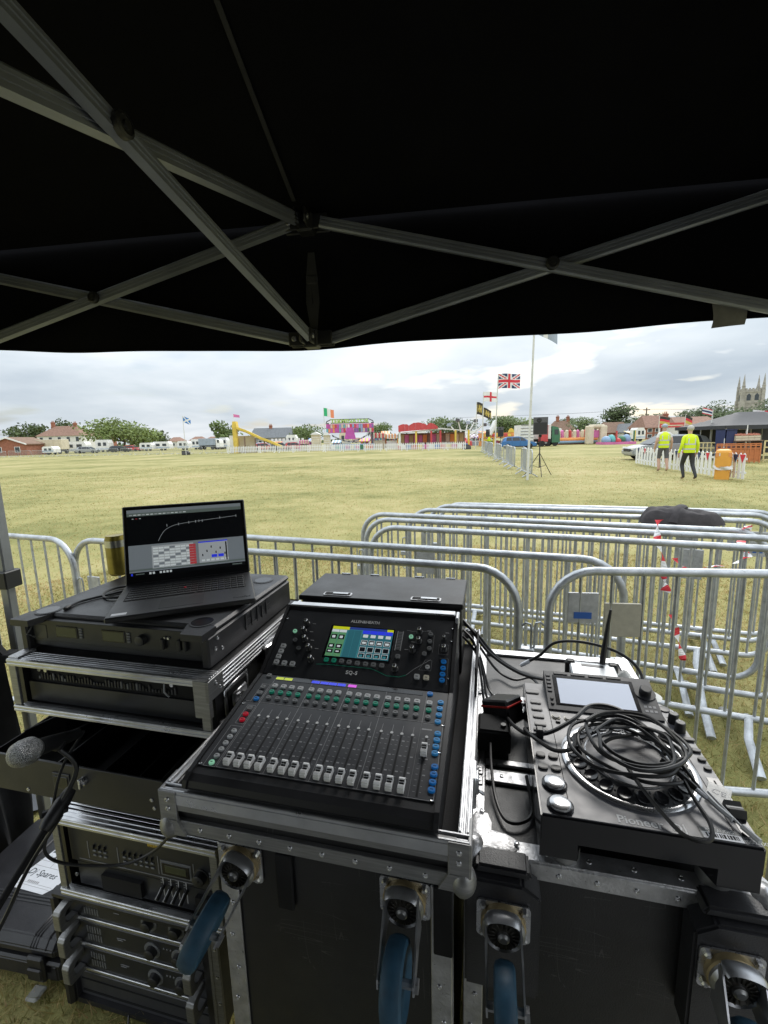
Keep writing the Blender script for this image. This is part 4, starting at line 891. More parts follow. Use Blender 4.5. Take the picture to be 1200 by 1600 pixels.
# jog wheel
JX,JY,JR=170,150,.116
m=MB(); m.lathe([(JR,0),(JR,.004),(JR-.003,.006),(JR-.010,.0055)],72,caps=False); jog=m.build('jog_wheel','knob_chrome',cd,onp(JX,JY))
m=MB(); m.lathe([(JR-.0095,0),(JR-.0095,.0055),(.078,.012),(.0745,.012)],64,caps=False); m.build('grip_ring','panel_dark',jog)
m=MB(); m.lathe([(.0740,.0),(.0740,.0135),(.0720,.0142),(.069,.0132),(.001,.0132)],64); m.build('platter','deck_grey',jog)
m=MB(); m.lathe([(.0750,.0118),(.0748,.0138),(.0722,.0146),(.0718,.0135)],64,caps=False); m.build('platter_trim','knob_chrome',jog)
m=MB(); m.lathe([(.0118,0),(.0112,.0018),(.008,.0006),(.002,.0)],20); DM=m.mesh('grip_dimple'); DM.materials.append(MT['black_gloss'])
m=MB(); m.lathe([(.0018,0),(.0012,.0012)],8); PM=m.mesh('grip_pip'); PM.materials.append(MT['panel_grey'])
slope=math.degrees(math.atan2(.0065,.0285))
for k in range(20):
    put('grip_dimple',DM,jog,Rz(18*k)@Tm(.092,0,.0092)@Ry(slope)@Sc(1.05,.98,1))
    for s in (-.011,0,.011): put('grip_pip',PM,jog,Rz(18*k+9)@Tm(.092+s,0,.0092-s*.228)@Ry(slope))
# transport buttons and keys
m=MB(); m.lathe([(.0215,0),(.0215,.003),(.0195,.004)],28,0); m.lathe([(.0175,.003),(.0172,.0076),(.0166,.0080),(.004,.0080)],28,1); PB=m.mesh('button'); [PB.materials.append(MT[k]) for k in ('black_gloss','knob_chrome')]
for a,b in ((30,70),(33,22)): put('transport_button',PB,cd,onp(a,b))
def key(a,b,w,h,z=.0025,mm='panel_grey',rd=.3): 
    m=MB(); m.prism(rrect(w,h,min(w,h)*rd,4),0,z); m.prism(rrect(w*.88,h*.8,min(w,h)*rd*.8,4),z,z+.0006); return m.build('key',mm,cd,onp(a,b))
key(18,368,.030,.016); 
for a,b in ((22,326),(22,299),(23,271),(24,244)): key(a,b,.024,.015)
for a,b in ((14,143),(37,143),(15,110),(38,110)): key(a,b,.018,.014,.004,'knob_dark',.48)
for a,b in ((60,276),(86,274)):
    m=MB(); m.lathe([(.0095,0),(.0095,.002)],20,0); m.lathe([(.0078,.002),(.0075,.004)],20,1); m.build('loop_button',['btn_cream','panel_grey'],cd,onp(a,b))
key(110,276,.014,.008,.003,'knob_dark',.48); key(62,258,.010,.007,.003,'knob_dark',.48)
for k in range(3): key(12+11*k,222,.008,.009,.003,'knob_dark')
m=MB(); m.rbox(-.007,.007,-.008,.008,0,.020,.002); m.build('lever','knob_dark',cd,onp(18,200))
for a,b in ((301,304),(303,274)):
    m=MB(); m.lathe([(.0105,0),(.0095,.020),(.008,.0215)],16,0); m.box(-.0006,.0006,.002,.0098,.0205,.022,1); m.build('pitch_knob',['knob_dark','white_ink'],cd,onp(a,b))
m=MB(); m.lathe([(.011,0),(.011,.0025),(.008,.003)],20); m.build('usb_ring','knob_dark',cd,onp(299,350))
for a,b,w in ((309,246,.020),(295,216,.020),(314,213,.016),(309,188,.014),(311,164,.013),(262,250,.014),(235,262,.012),(213,270,.016),(190,275,.010)): key(min(a,309),b,w,.011,.004,'knob_dark',.45)
m=MB(); m.lathe([(.008,0),(.0075,.012)],14); m.build('mode_knob','knob_dark',cd,onp(261,238))
m=MB(); m.rbox(-.010,.010,-.062,.062,-.0005,.0006,.0003,0); m.box(-.0012,.0012,-.055,.055,.0006,.001,1); m.build('tempo_slot',['black_gloss','black_matte'],cd,onp(307,80))
m=MB(); m.prism([(-.014,0),(-.010,.013),(-.003,.009),(.003,.009),(.010,.013),(.014,0)],-.012,.012,axis='x'); m.box(-.012,.012,-.0007,.0007,.009,.0095,1); m.build('tempo_fader',['knob_dark','white_ink'],cd,onp(307,66))
for x0,y0,x1,y1 in ((.048,.0,.048,.30),(.288,.0,.288,.33)):
    m=MB(); m.box(x0-.0006,x0+.0006,y0+.004,y1,CZ,CZ+.0004); m.build('panel_groove','black_matte',cd)
text('maker_mark','Pioneer',.0215,'white_ink',cd,onp(152,14,.0003),bold=.0004); text('maker_mark','DJ',.0215,'white_ink',cd,onp(208,14,.0003),bold=.0003)
text('model_mark','CDJ-2000NXS2',.0092,'white_ink',cd,onp(303.5,8,.0003),bold=.0001); text('function_mark','MULTI PLAYER',.004,'grey_ink',cd,onp(303.5,15,.0003))
m=MB(); m.box(-.029,.029,-.011,.010,0,.0005,0); m.box(-.027,.027,-.0105,.0015,.0005,.0007,1); x=-.022
random.seed(11)
while x<.022: wv=random.choice((.0012,.002,.003)); m.box(x,x+wv,-.0075,.0,.0007,.0009,2); x+=wv+random.choice((.0012,.0022))
stk=m.build('asset_sticker',['sticker_dark','sticker_white','black_matte'],cd,onp(266,14,.0003)); text('sticker_text','RSH AUDIO',.0075,'white_ink',stk,Tm(0,.0058,.0006))
for a,b,s in ((30,46,'PLAY/PAUSE'),(33,-1,'')): 
    if s: text('legend',s,.0042,'grey_ink',cd,onp(a,b,.0003))
text('legend','TEMPO',.0045,'grey_ink',cd,onp(272,150,.0003)); text('legend','JOG MODE',.004,'grey_ink',cd,onp(303,320,.0003))
# clear card lying over the tempo slot
pc=thing('plastic_tag','small translucent plastic tag lying across the tempo slider','tag',X=MFX@Tm(.662+.298,.086+.098,BH+.002+CZ+.002)@Rz(-28))
mat('tag_plastic',(.42,.43,.42),.25,var=.1,alpha=.55); m=MB(); m.rbox(-.017,.017,-.026,.026,.0,.0014,.0005); m.build('card','tag_plastic',pc); text('ce_mark','CE',.018,'grey_ink',pc,Tm(0,.004,.0015))
# ------------------------------------------------------------------ cables and small boxes
def MW(u,v,z): return tuple(MFX@Vector((u,v,z)))
def cable(name,label,pts,r=.0026,k=6,cat='cable',mm='rubber',group=None,ends=()):
    P=spline([MW(*p) for p in pts],k); o=P[0]; t=thing(name,label,cat,loc=o,group=group)
    m=MB(); m.tube([p-o for p in P],r*1.3,7); m.build('lead',mm,t)
    for (i,ln_,rr,mm2) in ends:
        a=P[0] if i==0 else P[-1]; b=P[3] if i==0 else P[-4]; d=(a-b).normalized(); m=MB(); m.tube([a-o-d*.002,a-o+d*ln_*.7,a-o+d*ln_],[rr,rr,rr*.7],8); m.build('plug',mm2,t)
    return t
ZT_=BH+.002+CZ       # deck top
random.seed(21)
pts=[]
for k in range(58):
    a=k*2*math.pi/9.0+.4; rr=.072+.022*math.sin(k*.37)+random.uniform(-.009,.009); cx_=.178+.010*math.sin(k*.21); cy_=.152+.010*math.cos(k*.17)
    pts.append((.662+cx_+rr*1.05*math.cos(a),.086+cy_+rr*.92*math.sin(a),ZT_+.020+.0085*(k/9.0)*.62+.003*math.sin(k*1.3)+.004*random.random()))
P=spline([MW(*p) for p in pts],5); o=Vector(MW(.83,.25,ZT_)); cc=thing('coiled_cable','black audio cable coiled loosely on the jog wheel','cable',loc=o)
m=MB(); m.tube([p-o for p in P],.0034,7); m.build('coil','rubber',cc)
def lead(pts,r=.0034,nm='lead',mm='rubber'):
    m=MB(); m.tube([p-o for p in spline([MW(*p) for p in pts],6)],r,7); m.build(nm,mm,cc)
q_=lambda a,b,z:(.662+a/1000,.086+b/1000,ZT_+z)
lead([q_(120,226,.03),q_(175,240,.042),q_(220,190,.045),q_(236,120,.035),q_(245,60,.02),q_(252,18,.012),q_(240,-8,.006),q_(210,-6,.006),q_(190,20,.012),q_(165,60,.028),q_(150,110,.036)])
lead([q_(110,160,.05),q_(160,205,.055),q_(200,190,.05),q_(240,130,.04),q_(262,80,.022)],.0030)
lead([q_(262,80,.022),q_(275,55,.016),q_(290,35,.012)],.0042,'strain_relief','btn_white'); lead([q_(278,90,.012),q_(292,48,.009),q_(300,24,.008)],.002,'tip_lead','btn_white'); lead([q_(300,28,.008),q_(312,4,.007)],.0046,'plug','btn_white')
lead([q_(215,120,.04),q_(240,96,.03),q_(256,80,.022)],.0052,'plug_boot'); lead([q_(252,84,.022),q_(268,66,.018)],.0045,'plug_sleeve','sticker_white')
lead([q_(200,238,.02),q_(240,252,.012),q_(262,240,.014)],.002); lead([q_(262,240,.014),q_(280,218,.010)],.0038,'plug_boot'); lead([q_(280,218,.010),q_(288,208,.009)],.0042,'plug','sticker_white')
# converter boxes left of the deck
bx=thM('audio_converter','black square converter box with red stripe beside the media player','converter box',.612,.46,BH+.003,rz=-30,X=Tm(0,0,.045)@Rx(-14)@Ry(-18)); 
m=MB(); m.rbox(-.035,.035,-.04,.04,-.030,.030,.004,0); m.build('case','black_plastic',bx); m=MB(); m.rbox(-.0362,.0362,-.0412,.0412,.012,.017,.001,0); m.build('stripe','red_stripe',bx);
di=thM('splitter_box','dull black splitter box with two plugs at the tray edge','splitter box',.585,.39,BH+.003)
m=MB(); m.rbox(-.032,.042,-.035,.035,.001,.052,.003); m.rbox(-.028,.038,-.031,.031,.052,.055,.002); m.build('case','black_matte',di)
for x in (-.014,.012):
    m=MB(); m.tube([(x,.035,.03),(x,.062,.033)],.009,10); m.tube([(x,.03,.03),(x,.045,.031)],.0105,10); m.build('plug','btn_grey',di)
m=MB(); m.lathe([(.006,0),(.006,.006)],12,ox=.026,oy=-.012,oz=.055); m.build('knob','knob_dark',di)
G1='black leads behind and beside the desk'
cable('audio_lead','thin black lead looping from the splitter box onto the trunk top',[(.582,.345,1.01),(.584,.29,.995),(.592,.22,.982),(.61,.17,.981),(.64,.17,.981),(.66,.20,.982),(.655,.27,1.0)],.0026,group=G1)
cable('audio_lead','black lead running from the red striped box over the media player',[(.62,.42,1.03),(.635,.35,1.055),(.66,.30,1.075),(.70,.285,ZT_+.014),(.75,.315,ZT_+.03),(.79,.355,ZT_+.04),(.84,.345,ZT_+.045),(.89,.30,ZT_+.03),(.90,.25,ZT_+.02)],.0032,group=G1,ends=((0,.022,.0055,'black_plastic'),))
cable('audio_lead','black lead curling over the keys left of the jog wheel',[(.66,.34,1.06),(.652,.30,1.085),(.665,.25,ZT_+.022),(.70,.222,ZT_+.020),(.735,.235,ZT_+.02),(.745,.275,ZT_+.022)],.0030,group=G1)
cable('audio_lead','longest black lead from the desk back towards the wireless box',[(.50,.66,1.17),(.53,.62,1.155),(.58,.60,1.10),(.66,.60,1.05),(.74,.63,1.02),(.80,.66,1.0),(.84,.69,.995)],.0034,group=G1)
cable('audio_lead','second black lead leaving the desk beside the longest one',[(.50,.68,1.15),(.54,.64,1.14),(.60,.62,1.08),(.68,.63,1.03),(.76,.67,1.0),(.80,.72,.985)],.0034,group=G1)
cable('audio_lead','black lead dropping from the desk to the first splitter plug',[(.505,.64,1.145),(.535,.60,1.13),(.553,.54,1.09),(.565,.47,1.04),(.571,.455,1.012)],.0026,group=G1)
cable('audio_lead','black lead dropping from the desk to the second splitter plug',[(.505,.62,1.135),(.54,.585,1.11),(.562,.56,1.06),(.572,.50,1.03),(.597,.455,1.012)],.0026,group=G1)
cable('audio_lead','black lead lying on the trunk between the desk and red striped box',[(.51,.70,1.12),(.55,.68,1.05),(.575,.62,.99),(.60,.57,.984),(.625,.54,1.0),(.62,.49,1.03)],.0032,group=G1)
cable('audio_lead','black lead lying tangled on the trunk behind the media player',[(.55,.72,1.06),(.60,.72,.99),(.65,.68,.984),(.70,.70,.984),(.72,.62,.99),(.70,.55,.99),(.66,.54,.984)],.0030,group=G1)
cable('antenna_lead','black lead arching from a pale plug behind the wireless box',[(.70,.78,.995),(.735,.79,1.015),(.78,.80,1.055),(.86,.80,1.063),(.95,.78,1.05),(1.0,.745,1.02),(1.0,.69,.99),(.965,.65,.983)],.0036,ends=((0,.030,.0065,'sticker_white'),))
m=None
wb=thM('wireless_box','silver wireless audio box with black bumpers and a raised antenna','wireless box',.872,.70,BH+.003,rz=-3)
m=MB(); m.rbox(-.062,.062,-.05,.05,.004,.046,.004,0); m.build('case','box_silver',wb)
m=MB(); m.rbox(-.050,.050,-.0535,-.049,.006,.040,.001,0); m.build('front_plate','panel_grey',wb)
for x in (-.058,.058):
    for y in (-.046,.046):
        m=MB(); m.rbox(x-.014,x+.014,y-.014,y+.014,.0,.050,.006,0); m.build('bumper','rubber',wb)
for x,r_ in ((-.028,.011),(.004,.006),(.032,.011)):
    m=MB(); m.X=Tm(x,-.0535,.022)@FRONT; m.lathe([(r_,0),(r_,.003),(r_*.8,.003),(r_*.75,.001)],16); m.build('socket','black_matte',wb)
m=MB(); m.box(-.030,.030,.022,.034,.0462,.047); m.build('name_strip','panel_grey',wb);
m=MB(); m.tube([(.030,.048,.036),(.032,.053,.066),(.036,.060,.10),(.044,.070,.165),(.050,.077,.205)],[.008,.0085,.0075,.0055,.004],10); m.build('antenna','rubber',wb)
cg=thM('carrier_bag','crumpled white plastic bag lying behind the wireless box','bag',.955,.70,BH+.003); random.seed(9)
m=MB(); m.grid(lambda s,t:(.075*(s-.5)*2*(1+.15*math.sin(7*t)),.055*(t-.5)*2,max(0.001,.030*math.sin(math.pi*s)*math.sin(math.pi*t)*(1+.5*math.sin(9*s+5*t)+.3*math.sin(17*t-6*s)))),16,14); m.build('film','white_dirty',cg)
# ------------------------------------------------------------------ laptop, can and leads on the left rack
LX=Matrix.Translation(Vector((-.663,.996,1.281)))@Rz(15.4+4)   # near left corner of the base
lt=thing('laptop','open black laptop showing audio software, on the plastic rack','laptop',X=LX)
LW,LD=.345,.262
m=MB(); m.rbox(0,LW,0,LD,.004,.0175,.003); m.build('base','laptop_shell',lt)
for x,y in ((.03,.02),(LW-.03,.02),(.03,LD-.03),(LW-.03,LD-.03)):
    m=MB(); m.rbox(x-.012,x+.012,y-.004,y+.004,.0005,.0042,.001); m.build('rubber_foot','rubber',lt)
m=MB(); m.rbox(.020,LW-.020,.110,.232,.0165,.0178,.0004); m.build('keyboard_well','black_matte',lt)
m=MB(); m.rbox(0,.0162,0,.0150,0,.0016,.0012); KY=m.mesh('key'); KY.materials.append(MT['laptop_key'])
for r_ in range(6):
    n_=17 if r_ else 18
    for c_ in range(17):
        if r_==0 and 4<=c_<=9:
            if c_==4: put('key',KY,lt,Tm(.0235+.0176*c_,.113,.0178)@Sc(6.2,1,1))
            continue
        put('key',KY,lt,Tm(.0235+.0176*c_,.113+.0196*r_,.0178)@Sc(1,.98,1))
m=MB(); m.prism(rrect(.105,.070,.003,3,.165,.056),.0174,.0179); m.build('trackpad','laptop_key',lt)
m=MB(); m.lathe([(.003,0),(.0028,.0025)],10); m.build('pointing_stick','btn_red',lt,Tm(.165,.168,.0185))
m=MB(); m.box(.012,.045,.012,.026,.0175,.0178); m.build('sticker','sticker_white',lt); text('maker_mark','ThinkPad',.012,'black_matte',lt,Tm(LW-.035,.028,.0177),shear=.2)
LIDX=Tm(0,LD,.016)@Rx(-18)
m=MB(); m.rbox(0,LW,-.002,.006,0,.232,.003); lid=m.build('lid','laptop_shell',lt,LIDX)
m=MB(); m.rbox(.003,LW-.003,-.0032,-.002,.004,.229,.0005); m.build('bezel','black_gloss',lid)
m=MB(); sx0,sx1,sz0,sz1=.012,LW-.012,.024,.220
def sq(a,b,c,d,mi,l): m.box(sx0+a*(sx1-sx0),sx0+c*(sx1-sx0),-.0034-.00012*l,-.0033-.00012*l,sz0+b*(sz1-sz0),sz0+d*(sz1-sz0),mi)
sq(0,0,1,1,0,0); sq(0,.95,1,1,1,1); sq(0,.90,1,.95,2,1); sq(0,.055,1,.46,1,1); sq(0,0,1,.055,0,2); sq(.0,.075,1,.10,2,2)
sq(.19,.09,.545,.43,3,2)
for r_ in range(8):
    for c_ in range(7): sq(.20+.047*c_,.105+.039*r_,.243+.047*c_,.132+.039*r_,4 if (r_*3+c_*5)%4 else 1,3)
for r_ in range(8): sq(.508,.10+.039*r_,.565,.135+.039*r_,5 if r_>4 else 6,4)
sq(.59,.10,.85,.43,3,2); sq(.59,.412,.85,.43,7,3)
for c_ in range(6): sq(.61+.042*c_,.12,.64+.042*c_,.15,4,3); sq(.617+.04*c_,.20+.03*((c_*7)%5),.627+.04*c_,.235+.03*((c_*7)%5),0,3)
for c_ in range(2): sq(.70+.06*c_,.17,.75+.06*c_,.215,7,3)
sq(.83,.11,.842,.40,0,4)
for c_ in range(6): sq(.16+.028*c_ +(.03 if c_>1 else 0),.012,.178+.028*c_+(.03 if c_>1 else 0),.042,4,3)
sq(.012,.012,.026,.044,7,3); sq(.05,.02,.12,.034,2,3); sq(.88,.018,.97,.036,2,3)
for c_ in range(14): sq(.02+.035*c_,.915,.045+.035*c_,.928,4 if c_%3 else 3,2)
for k_ in range(3): sq(.04+.03*k_,.86,.055+.03*k_,.867,5 if k_==1 else 4,2)
m.build('screen',['scr_black','scr_grey','scr_sage','scr_greylight','scr_white','scr_red','scr_red','scr_blue'],lid)
m=MB(); cur=[(.25,.50),(.275,.58),(.31,.655),(.36,.705),(.43,.735),(.55,.755),(.72,.775),(.95,.80)]
P_=spline([(sx0+a*(sx1-sx0),-.0039,sz0+b*(sz1-sz0)) for a,b in cur],4); m.tube(P_,.0005,4)
for a,b in ((.43,.735),(.52,.75),(.58,.757),(.61,.762),(.64,.76),(.80,.79),(.95,.80),(.33,.73)): m.box(sx0+a*(sx1-sx0)-.0006,sx0+a*(sx1-sx0)+.0006,-.004,-.0038,sz0+(b-.02)*(sz1-sz0),sz0+(b+.02)*(sz1-sz0))
m.build('response_curve','scr_greylight',lid)
cn=thM('drink_can','yellow and silver can standing behind the laptop','can',-.612,.585,1.279)
m=MB(); m.lathe([(.024,0),(.031,.008),(.031,.118),(.0275,.128),(.0275,.132),(.025,.131)],24,0); m.lathe([(.0314,.095),(.0314,.117)],24,1); m.build('body',['can_gold','can_silver'],cn)
cable('charger_lead','black lead with angled plug on the rack left of the laptop',[(-.455,.43,1.283),(-.47,.40,1.283),(-.49,.37,1.283),(-.505,.335,1.283),(-.50,.30,1.283)],.0026,ends=((1,.016,.006,'black_plastic'),))
cable('usb_lead','black lead looped beside the laptop hinge',[(-.46,.47,1.285),(-.49,.45,1.285),(-.495,.41,1.284),(-.46,.375,1.284),(-.42,.375,1.286),(-.40,.385,1.288)],.0026,ends=((1,.022,.0055,'black_plastic'),))
# ------------------------------------------------------------------ microphone on its stand
hd=at(35,1177,.80); tl_=at(105,1152,.92); d_=(tl_-hd).normalized(); X=Matrix.Translation(hd)@d_.to_track_quat('Z','Y').to_matrix().to_4x4()
mc_=thing('microphone','handheld microphone with silver ball grille left of the drawer','microphone',X=X)
m=MB(); m.lathe([(.006,-.0255),(.016,-.021),(.023,-.012),(.0258,0),(.0255,.010),(.0265,.012),(.0265,.018),(.0245,.022),(.019,.034)],28); gr_=m.build('grille','mesh_grille',mc_)
gm=MT['mesh_grille'].node_tree; pn=gm.nodes['Principled BSDF']; tcg=N(gm,'ShaderNodeTexCoord'); vo=N(gm,'ShaderNodeTexVoronoi',inp={'Scale':560.0}); gm.links.new(tcg.outputs['Object'],vo.inputs['Vector']); bb=N(gm,'ShaderNodeBump',inp={'Strength':1.0,'Distance':.0015}); gm.links.new(vo.outputs['Distance'],bb.inputs['Height']); gm.links.new(bb.outputs[0],pn.inputs['Normal'])
rr=ramp(gm,[(.26,(.015,.015,.015)),(.50,(.40,.41,.42))]); gm.links.new(vo.outputs['Distance'],rr.inputs[0]); gm.links.new(rr.outputs[0],pn.inputs['Base Color'])
m=MB(); m.lathe([(.0192,.034),(.0188,.040),(.017,.045),(.0165,.07),(.012,.155),(.0115,.168)],20); m.build('handle','black_matte',mc_)
cl=at(88,1268,.86)
ms=thing('microphone_stand','black microphone stand with clamp and slanted tubes at the left edge','microphone stand',loc=(cl.x-.75,cl.y-.02,0)); o=Vector((cl.x-.75,cl.y-.02,0))
mid=hd.lerp(tl_,.75)
m=MB(); m.tube([p-o for p in spline([cl,cl.lerp(mid,.5)+Vector((.03,.02,0)),mid+Vector((0,0,-.018))],5)],.005,8); m.ball(tuple(mid+Vector((0,0,-.006))-o),.016,.016,.016,12); m.build('clip','black_plastic',ms)
m=MB(); dcl=(cl-at(0,1400,.74)).normalized(); m.tube([cl-dcl*.035-o,cl-dcl*.02-o,cl+dcl*.02-o,cl+dcl*.045-o],[.011,.016,.016,.011],12); m.tube([cl-o+Vector((-.022,-.01,.0)),cl-o+Vector((.018,.01,.0))],.009,8); m.build('clamp','black_plastic',ms)
e1=at(0,1412,.74); e2=e1+(e1-cl)*1.0
m=MB(); m.tube([cl-o,e2-o],.007,10); m.build('boom_tube','black_matte',ms)
m=MB(); m.tube([e2-o,Vector((e2.x-o.x-.05,e2.y-o.y,.03))],.011,10); m.build('upright_tube','black_matte',ms)
for a in (30,150,270):
    m=MB(); bs=Vector((e2.x-o.x-.05,e2.y-o.y,.12)); m.tube([bs,bs+Vector((.22*math.cos(R(a)),.22*math.sin(R(a)),-.112))],.008,8); m.build('leg','black_matte',ms)
def wcable(name,label,pts,r,cat='cable'):
    P=spline(pts,8); o=P[0]; t=thing(name,label,cat,loc=o); m=MB(); m.tube([p-o for p in P],r,7); m.build('lead','rubber',t); return t
wcable('microphone_lead','black microphone lead drooping in front of the lower rack',[tl_+d_*.06,at(95,1205,.90),at(78,1290,.86),at(70,1330,.84),at(95,1348,.84),at(150,1353,.84),at(200,1349,.84),at(240,1330,.84),at(265,1306,.82)],.0032)
wcable('stand_lead','black lead running down beside the microphone stand tubes',[cl+Vector((.01,.0,-.01)),at(60,1330,.84),at(35,1375,.80),at(5,1440,.76),at(-60,1560,.70)],.004)
# ------------------------------------------------------------------ black equipment case on the grass
PX=Matrix.Translation(Vector((-1.045,1.155,0)))@Rz(-10)
pe=thing('equipment_case','ribbed black plastic equipment case on the grass with white label','case',X=PX)
m=MB(); m.rbox(-.52,0,0,.42,.012,.105,.02); o=m.build('tub','moulded_black',pe)
m=MB(); m.rbox(-.525,.005,-.005,.425,.107,.172,.022); lid=m.build('lid','moulded_black',pe)
m=MB(); m.rbox(-.53,.010,-.010,.43,.097,.113,.006); m.build('rim','black_plastic',pe)
for o_ in (o,lid):
    bm=bmesh.new(); bm.from_mesh(o_.data); bmesh.ops.bevel(bm,geom=list(bm.edges),offset=.004,segments=2,affect='EDGES'); bm.to_mesh(o_.data); bm.free()
m=MB(); 
for i,ofs in enumerate((0,.010,.020)): m.tube([(-.525,.125-ofs,.172),(-.12+ofs*.6,.125-ofs,.172),(-.08-ofs,.095-ofs*.7,.172),(-.08-ofs,.02,.172),(-.08-ofs,-.004,.150)],.003,6)
for x in (-.045,-.018): m.tube([(x,-.004,.15),(x,.02,.173),(x,.36,.173)],.0035,6)
for x in (-.35,-.27,-.19): m.tube([(x,.25,.172),(x,.40,.172)],.004,6)
m.build('lid_ribs','black_plastic',lid)
for x in (-.075,-.44):
    m=MB(); m.rbox(x-.03,x+.03,-.020,-.004,.045,.135,.006); m.rbox(x-.026,x+.026,-.026,-.018,.06,.10,.004); m.build('latch','black_plastic',pe)
    m=MB(); m.rbox(x-.022,x+.022,-.05,-.006,.010,.022,.006,0); m.build('latch_lever','tag_plastic',pe)
# label, cut corners, hand lettered
LBX=Tm(-.262,.225,.1725)@Rz(-4)@Sc(1.2,1.2,1)
m=MB(); m.prism([(-.065,-.075),(.062,-.075),(.085,-.045),(.058,.075),(-.010,.090),(-.030,.085)],0,.0008,0); m.prism([(-.036,.040),(.060,.040),(.052,.072),(-.010,.086),(-.020,.082)],.0008,.001,1)
for yy in (.012,-.005): m.box(-.052,.072,yy,yy+.001,.0008,.001,2)
m.box(.005,.006,-.005,.012,.0008,.001,2)
for yy in (-.055,-.062): m.box(-.06,.07,yy,yy+.0008,.0008,.001,2)
lb=m.build('label',['sticker_white','sticker_dark','grey_ink'],lid,LBX)
text('label_text','Rs. 4h',.030,'sticker_white',lb,Tm(.018,.060,.0012),shear=.25); text('label_text','Let on by',.014,'sticker_dark',lb,Tm(-.015,.025,.0012),shear=.3); text('label_text','Dj Spares',.026,'sticker_dark',lb,Tm(.002,-.024,.0012),shear=.35)
for k in range(7): m=MB(); m.box(-.022+.006*k,-.018+.006*k,-.053,-.047,.0008,.0011); m.build('print_mark','grey_ink',lb)
# ground sheet with eyelet and a black pole beside it
gs=thing('ground_sheet','grey tarpaulin corner with a brass eyelet lying on the grass','tarpaulin',loc=gr_at(28,1258,.01)); og=gr_at(28,1258,.01)
mat('tarp_grey',(.050,.054,.060),.6,var=.2,vs=6,bump=.15,bs=40)
c_=[gr_at(92,1258,.01)-og,gr_at(0,1292,.01)-og+Vector((-.25,-.12,0)),gr_at(0,1292,.01)-og+Vector((-.6,.35,0)),gr_at(92,1258,.01)-og+Vector((-.1,.5,0))]
def gf(s,t): p=c_[0].lerp(c_[1],s).lerp(c_[3].lerp(c_[2],s),t); return (p.x,p.y,.004+.012*abs(math.sin(s*5+t*9)))
m=MB(); m.grid(gf,14,14); m.build('sheet','tarp_grey',gs)
m=MB(); m.X=Tm(.01,.0,.016); m.lathe([(.028,0),(.028,.004),(.022,.006),(.014,.004),(.013,.0)],20); m.build('eyelet','brass',gs)
ppl=thing('black_pole','slim black pole lying on the grass beside the tarpaulin','pole',loc=gr_at(45,1300,0.012)); m=MB(); og=gr_at(45,1300,.012); m.tube([gr_at(10,1280,.012)-og+Vector((-.2,.12,0)),gr_at(70,1318,.012)-og],.012,8); m.build('tube','black_matte',ppl)
# ================================================================== the showground beyond
for nm,c in dict(p_red=(.55,.02,.025),p_yellow=(.72,.50,.02),p_orange=(.75,.27,.03),p_cream=(.62,.54,.38),p_white=(.75,.75,.73),p_blue=(.03,.16,.48),p_lblue=(.22,.36,.55),p_green=(.02,.16,.07),p_pink=(.62,.12,.36),p_purple=(.20,.08,.34),p_teal=(.08,.42,.42),p_black=(.02,.02,.022),p_grey=(.28,.28,.29),p_dgrey=(.085,.085,.092),p_navy=(.02,.03,.10),p_slate=(.30,.36,.44),p_hiviz=(.62,.78,.01),p_skin=(.52,.30,.21),p_hair=(.42,.40,.36),p_silver=(.50,.52,.54),p_bluecar=(.05,.20,.50),p_brown=(.22,.13,.08),p_gold=(.42,.33,.12),p_lime=(.30,.50,.06),p_magenta=(.5,.04,.35),p_bagwhite=(.66,.64,.62)).items():
    g_=sum(c)/3*.6+.22; mat(nm,tuple(x*.86+g_*.14 for x in c) if nm not in ('p_hiviz','p_black','p_dgrey','p_navy') else c,.6,var=.14,vs=1.5)  # mixed towards pale grey: distance haze put into the paint colours
mat('car_silver',(.36,.38,.40),.3,metal=.4,var=.04,coat=.5); mat('car_black',(.020,.022,.026),.25,var=.1,coat=.6); mat('car_blue',(.045,.17,.42),.3,metal=.2,var=.05,coat=.5); mat('car_glass',(.03,.035,.04),.12,var=.1); mat('tyre',(.02,.02,.02),.8,var=.2)
mat('brick',(.30,.12,.075),.85,var=.3,vs=3,bump=.3,bs=20); mat('tile_red',(.25,.145,.105),.85,var=.25,vs=2.5,bump=.3,bs=10); mat('tile_brown',(.20,.125,.085),.85,var=.25,vs=2.5,bump=.3,bs=10); mat('tile_grey',(.16,.17,.18),.8,var=.2,vs=2.5); mat('render_white',(.66,.65,.61),.8,var=.07,vs=1.5); mat('win_dark',(.05,.06,.07),.15,var=.2)
mat('stone',(.34,.322,.285),.9,var=.3,vs=.9,bump=.5,bs=2.5,worn=(.22,.20,.17),wl=.58)
mat('bark',(.09,.07,.05),.9,var=.3); mat('leaf_dark',(.075,.105,.035),.7,var=.5,vs=.8); mat('leaf_mid',(.115,.160,.045),.7,var=.5,vs=.8); mat('leaf_light',(.165,.215,.06),.7,var=.45,vs=.8)
mat('picket_white',(.76,.76,.75),.6,var=.06,vs=5); mat('trellis_orange',(.50,.17,.06),.7,var=.15,vs=6); mat('trellis_yellow',(.66,.56,.30),.7,var=.12,vs=6); mat('bin_orange',(.72,.34,.05),.45,var=.06,vs=4); mat('canopy_charcoal',(.034,.036,.041),.7,var=.15,vs=3); mat('apple',(.52,.20,.13),.5,var=.3,vs=30)
def kpx(Y): return Y/690.7
def th_px(name,label,cat,xpx,ypx,Y=None,group=None,rz=0):
    b=gr_at(xpx,ypx) if Y is None else at(xpx,ypx,Y); b=Vector((b.x,b.y,0))
    return thing(name,label,cat,loc=b,rz=R(rz),group=group),b.y,kpx(b.y)
def simple(par,name,mats,fn):
    m=MB(); fn(m); return m.build(name,mats,par)
